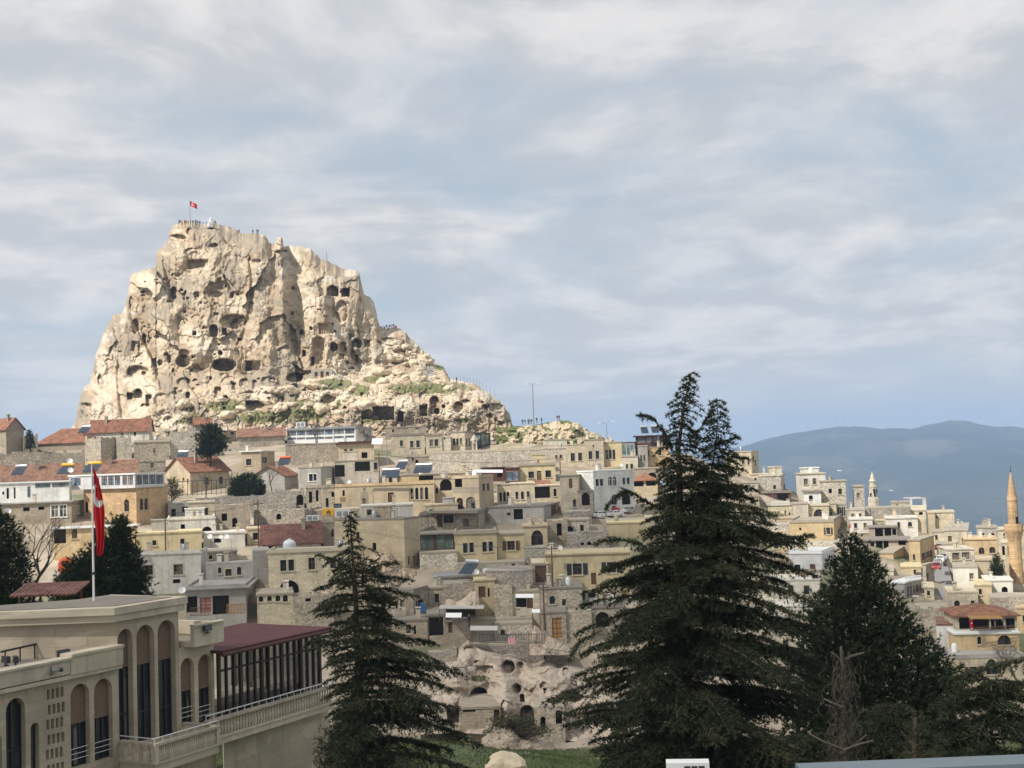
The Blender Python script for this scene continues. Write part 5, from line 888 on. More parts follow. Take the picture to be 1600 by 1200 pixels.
    if rf is not None and flat_ and LA > 6.5 and LB > 5 and Hh > 2.6 and h['cat'] == 'house' and rnd.random() < .4:
        w_, dp_, hh_ = rnd.uniform(1.8, 3.2), rnd.uniform(1.8, 2.6), rnd.uniform(1.2, 2.1); cx = rnd.uniform(-LA + .6, -w_ - .6); mc = MB(); mc.box(cx, cx + w_, LB - dp_ - .4, LB - .4, Hh - .02, Hh + hh_); mc.box(cx - .12, cx + w_ + .12, LB - dp_ - .52, LB - .28, Hh + hh_ + .002, Hh + hh_ + .16); mc.build('roof_room', M[rnd.choice((h['mat'], 'offwhite', 'grey', 'taupe'))], rf)
    if rf is not None and flat_ and LA > 5 and h['cat'] == 'house' and rnd.random() < .35:
        mc = MB(); cx, cy, r = rnd.uniform(-LA + 1, -1), rnd.uniform(.9, max(1, LB * .6)), rnd.uniform(.35, .5); mc.lathe([(r, Hh - .02), (r, Hh + .9), (r * .5, Hh + 1.1), (0, Hh + 1.12)], 10, (cx, cy, 0)); mc.build('water_drum', M[rnd.choice(('metal', 'whitepaint', 'taupe'))], rf, True)
    if h['rz'] is not None and h['roof'] != 'hip' and LA > 4:
        mc = MB(); cx, cy = -LA * rnd.uniform(.2, .8), LB * .35; mc.box(cx - .3, cx + .3, cy - .3, cy + .3, Hh, h['rz'] + .8); mc.box(cx - .38, cx + .38, cy - .38, cy + .38, h['rz'] + .802, h['rz'] + .92); mc.build('chimney', M['taupe'], rf)
    for (face, u0, u1, z0, z1, kd) in clean:
        to3 = A3d if face == 'A' else B3d; w_, hh = u1 - u0, z1 - z0
        def bx(m, a0, a1, b0, b1, d0, d1):
            p = [to3(a0, b0, d0), to3(a1, b1, d1)]; x, y, z = zip(*p); m.box(min(x), max(x), min(y), max(y), min(z), max(z))
        big = w_ * FPX / h['D'] > 9.5
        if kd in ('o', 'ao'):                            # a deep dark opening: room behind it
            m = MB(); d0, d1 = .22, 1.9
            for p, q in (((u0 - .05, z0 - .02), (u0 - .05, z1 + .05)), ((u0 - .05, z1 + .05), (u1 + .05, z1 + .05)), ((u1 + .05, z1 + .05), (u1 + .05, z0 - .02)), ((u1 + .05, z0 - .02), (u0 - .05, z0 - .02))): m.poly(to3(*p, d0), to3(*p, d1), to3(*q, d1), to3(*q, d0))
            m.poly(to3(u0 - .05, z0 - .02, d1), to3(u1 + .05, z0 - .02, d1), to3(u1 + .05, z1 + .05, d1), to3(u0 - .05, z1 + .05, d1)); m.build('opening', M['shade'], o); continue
        if kd in ('d', 'dl', 'dp'):
            m = MB(); bx(m, u0 - .02, u1 + .02, z0, z1 + .02, .16, .21); dr = m.build('door', M['woodlight' if kd == 'dl' else 'doorpink' if kd == 'dp' else 'wood'], o)
            n = MB(); um = (u0 + u1) / 2
            for k in range(1, 4): bx(n, u0 + .03, u1 - .03, z0 + hh * k / 4 - .03, z0 + hh * k / 4 + .03, .13, .162)
            bx(n, um - .03, um + .03, z0 + .03, z1 - .03, .12, .159); n.build('door_rail', M['wood'], dr); continue
        m = MB(); t = M[h['trim']]; tw = min(.14, w_ * .16)
        if kd in ('w', 's', 'sb'):
            bx(m, u0 - tw, u0, z0 - .02, z1 + tw, -.05, .02); bx(m, u1, u1 + tw, z0 - .02, z1 + tw, -.05, .02); bx(m, u0, u1, z1, z1 + tw, -.05, .02); bx(m, u0 - tw * 1.6, u1 + tw * 1.6, z0 - .16, z0 - .02, -.14, .02)
        elif kd in ('a', 'g'): bx(m, u0 - tw * 1.4, u1 + tw * 1.4, z0 - .14, z0, -.12, .02)
        else: bx(m, u0, u1, z0 - .01, z0 + .06, -.03, .05); bx(m, u0, u1, z1 - .06, z1, -.03, .05)
        wn = m.build('window', t, o); d = .2 if kd != 'gl' else .06
        if kd == 'g': d = .2
        n = MB(); n.poly(to3(u0 - .03, z0 - .03, d), to3(u1 + .03, z0 - .03, d), to3(u1 + .03, z1 + .03, d), to3(u0 - .03, z1 + .03, d)); n.build('pane', M[h['pane']] if kd == 'gl' else M['glass'], wn)
        if big or kd in ('a', 'g') and w_ > .8:
            n = MB(); um = (u0 + u1) / 2; fr = M['whitepaint'] if h['trim'] == 'whitepaint' and kd != 'gl' else M['wood']; fw = .045; bx(n, um - fw, um + fw, z0, z1, d - .06, d - .004)
            if kd not in ('a', 'g'):
                bx(n, u0, u0 + fw * 1.6, z0, z1, d - .06, d - .003); bx(n, u1 - fw * 1.6, u1, z0, z1, d - .06, d - .003); bx(n, u0, u1, z0 - .01, z0 + fw * 1.5, d - .062, d - .002); bx(n, u0, u1, z1 - fw * 1.5, z1 + .01, d - .062, d - .002)
            if hh > w_ * 1.2: bx(n, u0 + .08, u1 - .08, z0 + hh * .66 - fw, z0 + hh * .66 + fw, d - .05, d - .006)
            n.build('sash', fr, wn)
        if kd in ('s', 'sb'):
            for s_ in (-1, 1):
                n = MB(); a0 = u0 - tw - w_ * .5 if s_ < 0 else u1 + tw; bx(n, a0, a0 + w_ * .5, z0, z1, -.09, -.02)
                for k in range(7): bx(n, a0 + .05, a0 + w_ * .5 - .05, z0 + hh * (k + .5) / 7.4, z0 + hh * (k + .5) / 7.4 + .05, -.12, -.092)
                n.build('shutter', M['shutterblue' if kd == 'sb' else 'wood'], wn)
    return o
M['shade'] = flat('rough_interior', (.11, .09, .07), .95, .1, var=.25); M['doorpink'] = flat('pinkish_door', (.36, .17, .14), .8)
# ================================================================== trees
def leafmat(name, c1, c2, c3, rough=.75):
    m, g, b = new_mat(name, rough, .25)
    o = g.n('ShaderNodeTexCoord').outputs['Object']; n = g.noise(o, .55, 4, .6); n2 = g.noise(o, 5.0, 3, .6)
    c = g.mix(g.ramp(n, .38, .66), c1, c2); c = g.mix(g.m('MULTIPLY', g.ramp(n2, .5, .75), .6), c, c3); g.put(b.inputs['Base Color'], c); return m
M['cedar'] = leafmat('cedar_needles', (.024, .035, .019), (.052, .060, .028), (.095, .094, .040)); M['pine'] = leafmat('pine_needles', (.020, .034, .015), (.038, .054, .021), (.062, .070, .028))
M['bush'] = leafmat('bush_leaves', (.045, .055, .022), (.075, .075, .03), (.10, .085, .04)); M['bark'] = flat('bark', (.085, .068, .052), .95, .1, var=.35, scale=5); M['deadwood'] = flat('dead_wood', (.12, .10, .08), .95, .1, var=.3, scale=5)
def blades(pos, dirs, n, ln, wd, spread, rng, up=.35):
    """n thin needles around every point; pos, dirs (k,3)"""
    k = len(pos); p = np.repeat(pos, n, 0); d = np.repeat(dirs, n, 0) + rng.normal(0, spread, (k * n, 3)); d[:, 2] += up; d /= np.linalg.norm(d, axis=1, keepdims=True) + 1e-9
    l = ln * rng.uniform(.6, 1.3, (k * n, 1)); s = np.cross(d, rng.normal(0, 1, (k * n, 3))); s /= np.linalg.norm(s, axis=1, keepdims=True) + 1e-9; s *= wd * rng.uniform(.7, 1.3, (k * n, 1)) / 2
    v = np.stack([p - s, p + s, p + d * l], 1).reshape(-1, 3); return v
def crown_mesh(parts):
    v = np.concatenate(parts, 0); f = np.arange(len(v)).reshape(-1, 3); return np_mesh('crown', v, f)
def tri_tubes(paths, n=5):
    """many tapered limbs at once; paths: list of (points, radii)"""
    mb = MB()
    for p, r in paths: mb.tube(p, r, n, caps=False)
    return mb
def cedar(name, label, trunks, D, outlines, nb, seed, extra=(), dens=1.0, group=None, needle=.13, nw=.03, lean=.12, spire=None):
    rng = np.random.default_rng(seed); s = D / FPX
    base = P(trunks[0][0][0], trunks[0][0][1], D); gz = float(terrain_z(np.array(base[0]), np.array(base[1]))) - .3
    o = empty(name, (base[0], base[1], gz)); tag(o, label, 'tree', group); org = np.array((base[0], base[1], gz))
    paths = []; tp, td = [], []
    for ti, tr in enumerate(trunks):
        outline = outlines[ti] if isinstance(outlines[0], list) else outlines; oy = np.array([q[0] for q in outline], float); ol = np.array([q[1] for q in outline], float); orr = np.array([q[2] for q in outline], float)
        pts = [P(x, y, D) - org for x, y in tr]
        if ti == 0: pts = [np.array((pts[0][0], pts[0][1], 0.0))] + pts
        hts = [p[2] for p in pts]; h0, h1 = min(hts), max(hts); rb = .022 * (h1 - h0) + .05 if ti == 0 else .06
        paths.append(([tuple(p) for p in pts], [max(.018, rb * (1 - .97 * (p[2] - h0) / (h1 - h0))) for p in pts]))
        tx = np.array([q[0] for q in tr], float); tyy = np.array([q[1] for q in tr], float); order = np.argsort(tyy); n = nb[ti]
        y_lo, y_hi = tyy.min(), tyy.max() - (0 if ti else 0)
        ys = y_lo + 2 + (y_hi - y_lo) * (np.arange(n) + rng.uniform(0, 1, n)) / n * 1.0; ys = y_lo + (ys - y_lo) ** 1.0
        for k, y in enumerate(ys):
            px = np.interp(y, tyy[order], tx[order]); phi = k * 2.39996 + rng.uniform(-.5, .5); c, sn = math.cos(phi), math.sin(phi)
            le, re = px - np.interp(y, oy, ol), np.interp(y, oy, orr) - px; side = re if c > 0 else le
            L = max(.25, s * (abs(c) * side + (1 - abs(c)) * .5 * (le + re))) * (rng.uniform(.5, 1.2) if ti == 0 else rng.uniform(.7, 1.1))
            p0 = P(px, y, D) - org; p0[2] += L * lean * rng.uniform(.2, 1.9); thin = 1.0 if spire is None else float(np.interp(y, [spire[0], spire[1]], [.30, 1.0])); add_branch(rng, p0, np.array((c, sn, 0)), L, paths, tp, td, dens * thin, .12 if thin > .8 else .05, .27 if thin > .8 else .4, thin)
    for ex in extra:
        pts = [P(x, y, D + (q[0] if q else 0)) - org for x, y, *q in ex]; path_branch(rng, pts, paths, tp, td, dens)
    tri_tubes(paths).build('trunk', M['bark'], o)
    tp, td = np.concatenate(tp), np.concatenate(td)
    me = crown_mesh([blades(tp, td, 6, needle, nw, .55, rng, .35)]); link('crown', me, o, M['cedar']); return o
def path_branch(rng, pts, paths, tp, td, dens):
    pts = [np.asarray(p) for p in pts]; L = sum(np.linalg.norm(b - a) for a, b in zip(pts, pts[1:])); n = max(4, int(L / .3)); cum = np.concatenate([[0], np.cumsum([np.linalg.norm(b - a) for a, b in zip(pts, pts[1:])])])
    t = np.linspace(0, L, n + 1); arr = np.stack([np.interp(t, cum, [p[i] for p in pts]) for i in range(3)], 1); branchlets(rng, arr, L, paths, tp, td, dens)
def add_branch(rng, p0, d, L, paths, tp, td, dens, rise, droop, thin=1.0):
    n = max(4, int(L / .3)); t = np.linspace(0, 1, n + 1)[:, None]; wob = np.cumsum(rng.normal(0, .03, (n + 1, 3)), 0) * (L / n) * 2
    arr = p0 + d * L * t + np.array((0, 0, 1)) * L * (rise * t - droop * t ** 2 * rng.uniform(.6, 1.2)) + wob * t; branchlets(rng, arr, L, paths, tp, td, dens, thin)
def branchlets(rng, arr, L, paths, tp, td, dens, thin=1.0):
    n = len(arr) - 1; paths.append(([tuple(p) for p in arr], [max(.012, .014 * L * (1 - k / n) + .008) for k in range(n + 1)]))
    m = max(4, int(2 * L / .115 * dens)); u = np.sort(rng.uniform(.06, 1, m) ** .8); f = u * n; i = np.minimum(f.astype(int), n - 1); fr = (f - i)[:, None]
    st = arr[i] * (1 - fr) + arr[i + 1] * fr; d = arr[i + 1] - arr[i]; d /= np.linalg.norm(d, axis=1, keepdims=True) + 1e-9
    sd = np.stack([-d[:, 1], d[:, 0], np.zeros(m)], 1); sd /= np.linalg.norm(sd, axis=1, keepdims=True) + 1e-6; sg = np.where(np.arange(m) % 2, 1, -1)[:, None]
    ang = rng.uniform(.55, 1.25, (m, 1)); dirs = d * np.cos(ang) + sd * sg * np.sin(ang); dirs[:, 2] += rng.normal(.0, .12, m); l = (.34 * L * (1 - u) + .26) * rng.uniform(.5, 1.2, m); l = np.minimum(l, 1.5) * (.45 + .55 * thin)
    for a, dr, ll in zip(st, dirs, l):
        k = max(2, int(ll / .085)); t = (np.arange(k) + rng.uniform(.2, .8, k))[:, None] / k; q = a + dr * ll * t; q[:, 2] -= (.28 * ll * t ** 2)[:, 0]; dd = np.repeat(dr[None], k, 0).copy(); dd[:, 2] -= .55 * t[:, 0]; tp.append(q); td.append(dd * .8)
    k = max(4, int(L / .08)); f = rng.uniform(.1, 1, k) * n; i = np.minimum(f.astype(int), n - 1); fr = (f - i)[:, None]; tp.append(arr[i] * (1 - fr) + arr[i + 1] * fr); dd = arr[i + 1] - arr[i]; td.append(dd / (np.linalg.norm(dd, axis=1, keepdims=True) + 1e-9))
def pine(name, label, trunk, D, outline, n, seed, size=.30, nl=.17, nb=26, group=None, shell=.55, mat='pine', nw=.026, dfac=1.0, cat='tree', gap=0.0):
    rng = np.random.default_rng(seed); s = D / FPX; base = P(*trunk[0], D); gz = float(terrain_z(np.array(base[0]), np.array(base[1]))) - .3; org = np.array((base[0], base[1], gz))
    o = empty(name, tuple(org)); tag(o, label, cat, group); pts = [P(x, y, D) - org for x, y in trunk]
    if pts[0][2] > .2: pts = [np.array((pts[0][0], pts[0][1], 0.0))] + pts
    h = pts[-1][2] - pts[0][2]; paths = [([tuple(p) for p in pts], [max(.05, .024 * h * (1 - .8 * (p[2] - pts[0][2]) / max(h, .1)) + .02) for p in pts])]
    oy = np.array([q[0] for q in outline], float); ol = np.array([q[1] for q in outline], float); orr = np.array([q[2] for q in outline], float)
    wts = (orr - ol) + 4; yy = np.linspace(oy[0], oy[-1], 400); wy = np.interp(yy, oy, wts) ** 1.4; y = np.interp(rng.uniform(0, 1, n), np.cumsum(wy) / wy.sum(), yy)
    phi = rng.uniform(0, 2 * math.pi, n); r = rng.uniform(0, 1, n) ** shell
    if gap: r *= 1 - gap * (np.sin(phi * 5 + y * .35) * .5 + .5)
    l, rr = np.interp(y, oy, ol), np.interp(y, oy, orr); mid, hw = (l + rr) / 2, (rr - l) / 2
    r = r * (1 - .22 * (vnoise(phi * 1.9, y * .10, seed=seed) * .5 + .5)) * 1.1
    C = P(mid, y, D) - org; q = C + np.stack([np.cos(phi) * hw * r * s, np.sin(phi) * hw * r * s * dfac, np.zeros(n)], 1)
    ty = np.array([t[1] for t in trunk], float); tx = np.array([t[0] for t in trunk], float); od = np.argsort(ty)
    for k in range(0, n, max(1, n // 110)):
        a = P(np.interp(y[k] + 14 * rng.uniform(.4, 1.4), ty[od], tx[od]), y[k] + 10 * rng.uniform(.3, 1.2), D) - org; m_ = (a + q[k]) / 2; m_[2] -= .05 * np.linalg.norm(q[k] - a); L = np.linalg.norm(q[k] - a); paths.append(([tuple(a), tuple(m_), tuple(q[k])], [.012 * L + .02, .008 * L + .015, .012]))
    tri_tubes(paths).build('trunk', M['bark'], o)
    d = q - C; d /= np.linalg.norm(d, axis=1, keepdims=True) + 1e-6; d[:, 2] += .5; d /= np.linalg.norm(d, axis=1, keepdims=True) + 1e-6
    m = 4; q2 = np.repeat(q, m, 0) + rng.normal(0, size * .42, (n * m, 3)); d2 = np.repeat(d, m, 0) + rng.normal(0, .35, (n * m, 3))
    me = crown_mesh([blades(q2, d2, max(3, nb // m), nl, nw, .55, rng, .25)]); link('crown', me, o, M[mat]); return o
def bare_tree(name, label, px, py, D, hpx, seed, spread=.5, mat='deadwood', levels=5, group=None, thin=1.0, cat='tree', sub='limbs'):
    rnd = random.Random(seed); b = P(px, py, D); o = empty(name, tuple(b)); tag(o, label, cat, group); H_ = hpx * D / FPX; mt, ml = MB(), MB()
    def grow(p, d, L, r, lv):
        pts = [p]; q = p
        for k in range(3): d = (d + Vector((rnd.gauss(0, .12), rnd.gauss(0, .12), rnd.gauss(.03, .08)))).normalized(); q = q + d * L / 3; pts.append(q)
        (mt if lv == 0 else ml).tube(pts, [r, r * .9, r * .8, r * .65], 5 if lv < 2 else 3, caps=False)
        if lv >= levels: return
        for k in range(rnd.choice((2, 3, 3)) if lv else 4):
            dd = (d + Vector((rnd.gauss(0, spread), rnd.gauss(0, spread), rnd.gauss(.12, spread * .6)))).normalized(); grow(pts[-1] if k else pts[2], dd, L * rnd.uniform(.6, .82), r * .58, lv + 1)
    grow(Vector((0, 0, -.5)), Vector((0, 0, 1)), H_ * .33, max(.035, H_ * .022) * thin, 0); mt.build('trunk', M[mat], o); ml.build(sub, M[mat], o); return o
def build_trees():
    cedar('cedar_tree', 'tall dark cedar with two bare spiky tops in the foreground', [[(1066, 1330), (1064, 1100), (1060, 900), (1062, 780), (1060, 700), (1068, 640), (1080, 582)], [(1084, 860), (1104, 780), (1118, 700), (1122, 650), (1119, 622)]], 42,
        [[(580, 1079, 1084), (600, 1064, 1094), (625, 1046, 1098), (650, 1042, 1094), (690, 1036, 1092), (712, 1020, 1100), (740, 1018, 1120), (770, 1026, 1150), (800, 1016, 1190), (830, 1000, 1226), (860, 975, 1246), (900, 955, 1262), (950, 935, 1280), (1000, 910, 1292), (1050, 908, 1304), (1100, 895, 1318), (1150, 885, 1335), (1200, 865, 1350), (1330, 840, 1380)],
         [(622, 1116, 1122), (640, 1106, 1132), (660, 1103, 1142), (690, 1096, 1150), (715, 1090, 1160), (740, 1085, 1180), (780, 1080, 1196), (860, 1070, 1240)]], [330, 95], 3,
        [[(1050, 705), (1036, 672), (1018, 652), (1000, 648)], [(1060, 660, .5), (1078, 668, .5), (1092, 690)], [(1110, 700), (1130, 690), (1152, 684)], [(1050, 800), (1020, 790), (985, 768), (962, 774), (948, 792)], [(1040, 880, -1), (1000, 850, -1), (962, 842, -1), (936, 846, -1)], [(1075, 690), (1096, 668), (1108, 648)], [(1190, 860), (1230, 842), (1270, 836)], [(1160, 790), (1185, 800), (1196, 815)], [(1010, 905), (960, 905), (934, 924)], [(940, 985, -1), (910, 1000, -1), (888, 1030, -1)], [(930, 1090, -1), (890, 1088, -1), (862, 1098, -1)], [(1120, 700), (1142, 715), (1165, 716)]], 1.0, spire=(600, 800))
    cedar('cedar_tree', 'slender young cedar in front of the glazed hotel terrace', [[(566, 1330), (562, 1100), (556, 950), (551, 870), (546, 800)]], 47,
        [(800, 545, 548), (830, 537, 560), (850, 532, 572), (870, 512, 590), (890, 505, 604), (930, 485, 645), (960, 490, 650), (1000, 480, 664), (1040, 496, 684), (1080, 506, 712), (1110, 515, 735), (1150, 525, 745), (1200, 520, 735), (1330, 500, 760)], [190], 8,
        [[(552, 890), (525, 876), (500, 868)], [(556, 900), (590, 884), (622, 878)], [(556, 925), (600, 920), (652, 932)], [(556, 1090, -1), (640, 1090, -1), (720, 1108, -1)], [(556, 1020), (500, 1000), (478, 1008)]], 1.0, spire=(800, 950))
    pine('pine_tree', 'dense dark pine with a rounded tip right of the tall cedar', [(1345, 1330), (1345, 1100), (1335, 950), (1330, 850)], 54,
        [(838, 1325, 1336), (855, 1312, 1350), (880, 1296, 1370), (910, 1284, 1388), (940, 1266, 1402), (970, 1258, 1425), (1000, 1250, 1455), (1040, 1244, 1486), (1080, 1240, 1500), (1120, 1236, 1506), (1170, 1236, 1510), (1330, 1236, 1510)], 6400, 5, .42, .24, 36, nw=.045, shell=.42)
    cedar('cedar_tree', 'low spreading cedar at the lower right with long level boughs', [[(1556, 1380), (1552, 1200), (1548, 1120), (1545, 1062)]], 33, [(1055, 1530, 1565), (1075, 1490, 1605), (1110, 1462, 1640), (1160, 1440, 1660), (1380, 1400, 1700)], [120], 12,
        [[(1640, 1022), (1560, 1040), (1500, 1058), (1474, 1062)], [(1600, 1090), (1530, 1085), (1470, 1098)], [(1600, 1130), (1520, 1130), (1460, 1140)], [(1640, 1080, 1), (1600, 1066, 1), (1560, 1078, 1)]], 1.0)
    cedar('cedar_tree', 'short olive-tinged cedar below the dark pine', [[(1400, 1400), (1398, 1220), (1396, 1100)]], 37, [(1100, 1385, 1410), (1120, 1340, 1440), (1150, 1290, 1490), (1200, 1250, 1530), (1400, 1200, 1570)], [130], 15, [], 1.0)
    pine('pine_tree', 'dark pine cut off by the left edge behind the hotel roof', [(-20, 1010), (-22, 880), (-20, 800)], 84, [(795, -30, -8), (815, -60, 22), (850, -80, 40), (890, -90, 46), (930, -90, 50), (980, -90, 50)], 2200, 21, .5, .28, 44, nw=.042)
    pine('pine_tree', 'bushy dark pine behind the hotel roof right of the flagpole', [(168, 1020), (172, 900), (186, 815)], 82, [(810, 180, 194), (830, 172, 206), (850, 150, 208), (870, 120, 214), (890, 98, 222), (910, 92, 226), (930, 88, 236), (960, 80, 240), (1000, 80, 240)], 3600, 23, .5, .28, 44, nw=.042)
    pine('pine_tree', 'umbrella-shaped pine with bare trunk below the castle', [(327, 780), (328, 735), (331, 690), (331, 672)], 262, [(664, 326, 338), (672, 316, 346), (682, 310, 352), (692, 305, 362), (702, 303, 352), (710, 308, 345)], 420, 25, .9, .7, 32, nw=.14, gap=.35)
    pine('round_bush', 'dome-shaped dark green bush below the umbrella pine', [(386, 776), (386, 760)], 247, [(743, 376, 396), (748, 367, 404), (756, 362, 409), (766, 361, 411), (776, 362, 410)], 600, 27, .7, .5, 30, nw=.14, cat='bush')
    pine('fir_tree', 'tiny dark fir on the left skyline', [(48, 702), (47, 690), (46, 674)], 305, [(672, 45, 47), (680, 43, 50), (690, 41, 53), (700, 40, 56)], 90, 29, .5, .5, 24, nw=.12)
    pine('cypress_tree', 'small pointed cypress left of the big minaret', [(1556, 906), (1556, 890), (1557, 870)], 206, [(868, 1555, 1559), (878, 1551, 1564), (890, 1548, 1567), (904, 1549, 1566)], 160, 31, .5, .4, 24, nw=.08)
    pine('olive_bush', 'olive green shrub on the slope behind the slender cedar', [(548, 1180), (545, 1110)], 78, [(1092, 530, 560), (1110, 505, 590), (1140, 500, 600), (1180, 500, 610)], 420, 33, .4, .2, 24, nw=.035, mat='bush', cat='bush')
    pine('olive_bush', 'grey-green shrub below the hotel wall', [(520, 1220), (520, 1150)], 66, [(1140, 505, 535), (1165, 495, 555), (1220, 490, 570)], 260, 34, .35, .2, 24, nw=.03, mat='bush', cat='bush')
    pine('thorn_bush', 'brown-green bush on the crest of the earth bank', [(800, 1150), (800, 1135)], 133, [(1118, 772, 800), (1126, 764, 830), (1138, 762, 862), (1148, 770, 868)], 200, 35, .5, .3, 24, nw=.06, mat='bush', cat='bush')
    bare_tree('bare_tree', 'leafless tree between the two pines behind the hotel roof', 52, 935, 86, 150, 3, .45, 'deadwood', 6, thin=.8)
    bare_tree('bare_tree', 'leafless tree in front of the glazed restaurant', 503, 712, 300, 62, 5, .5, 'deadwood', 5)
    bare_tree('bare_tree', 'leafless shrub beside the umbrella pine trunk', 322, 778, 250, 50, 7, .45, 'deadwood', 5)
    bare_tree('bare_tree', 'leafless sapling left of the round bush', 360, 770, 252, 42, 9, .5, 'deadwood', 5)
    bare_tree('bare_tree', 'leafless sapling above the round bush', 425, 765, 250, 44, 11, .5, 'deadwood', 5)
    bare_tree('bare_tree', 'leafless tree at the right edge below the red hipped restaurant', 1592, 1075, 150, 80, 13, .45, 'deadwood', 6)
    pine('yellow_shrub', 'yellow-green shrub left of the umbrella pine', [(268, 776), (268, 765)], 248, [(748, 262, 274), (756, 258, 282), (768, 256, 286), (778, 258, 284)], 90, 37, .7, .5, 22, nw=.09, mat='bush', cat='bush')
    # a dead trunk wrapped in withered creeper
    D = 31; b = P(1326, 1400, D); o = empty('dead_tree', tuple(b)); tag(o, 'dead grey trunk with sawn stubs and withered creeper before the pine', 'tree'); W_ = lambda x, y, d=0: tuple(P(x, y, D + d) - b); mb = MB(); rnd = random.Random(4)
    mb.tube([W_(1326, 1400), W_(1322, 1250), W_(1316, 1130), W_(1320, 1080), W_(1314, 1010)], [.17, .14, .085, .06, .035], 7); mb.build('trunk', M['deadwood'], o)
    for q in ([(1316, 1170), (1290, 1160), (1263, 1146)], [(1316, 1105), (1300, 1098), (1288, 1092)], [(1318, 1108), (1302, 1106), (1290, 1101)], [(1318, 1175), (1340, 1160), (1354, 1148)], [(1318, 1172), (1345, 1162), (1364, 1157)], [(1315, 1034), (1306, 1024), (1299, 1019)], [(1316, 1032), (1334, 1024), (1350, 1020)]):
        mb = MB(); mb.tube([W_(x, y, rnd.uniform(-.3, .1)) for x, y in q], [.034, .026, .02], 6); mb.build('stub', M['deadwood'], o)
    mb = MB()
    for k in range(240):
        x, y = 1318 + rnd.gauss(0, 12), rnd.uniform(1012, 1190); p = [W_(x, y, rnd.uniform(-.35, .3))]
        for j in range(5): x += rnd.gauss(0, 4.5); y += rnd.uniform(2, 14); p.append(W_(x, y, rnd.uniform(-.35, .3)))
        mb.tube(p, .006, 3, caps=False)
    mb.build('creeper', M['deadwood'], o)
    pine('flowering_shrub', 'thin shrub with yellowish leaves below the dark pine', [(1428, 1290), (1428, 1200), (1430, 1120)], 30, [(1118, 1426, 1434), (1140, 1418, 1440), (1200, 1410, 1446), (1290, 1410, 1446)], 130, 39, .12, .07, 20, nw=.02, mat='bush', cat='bush')
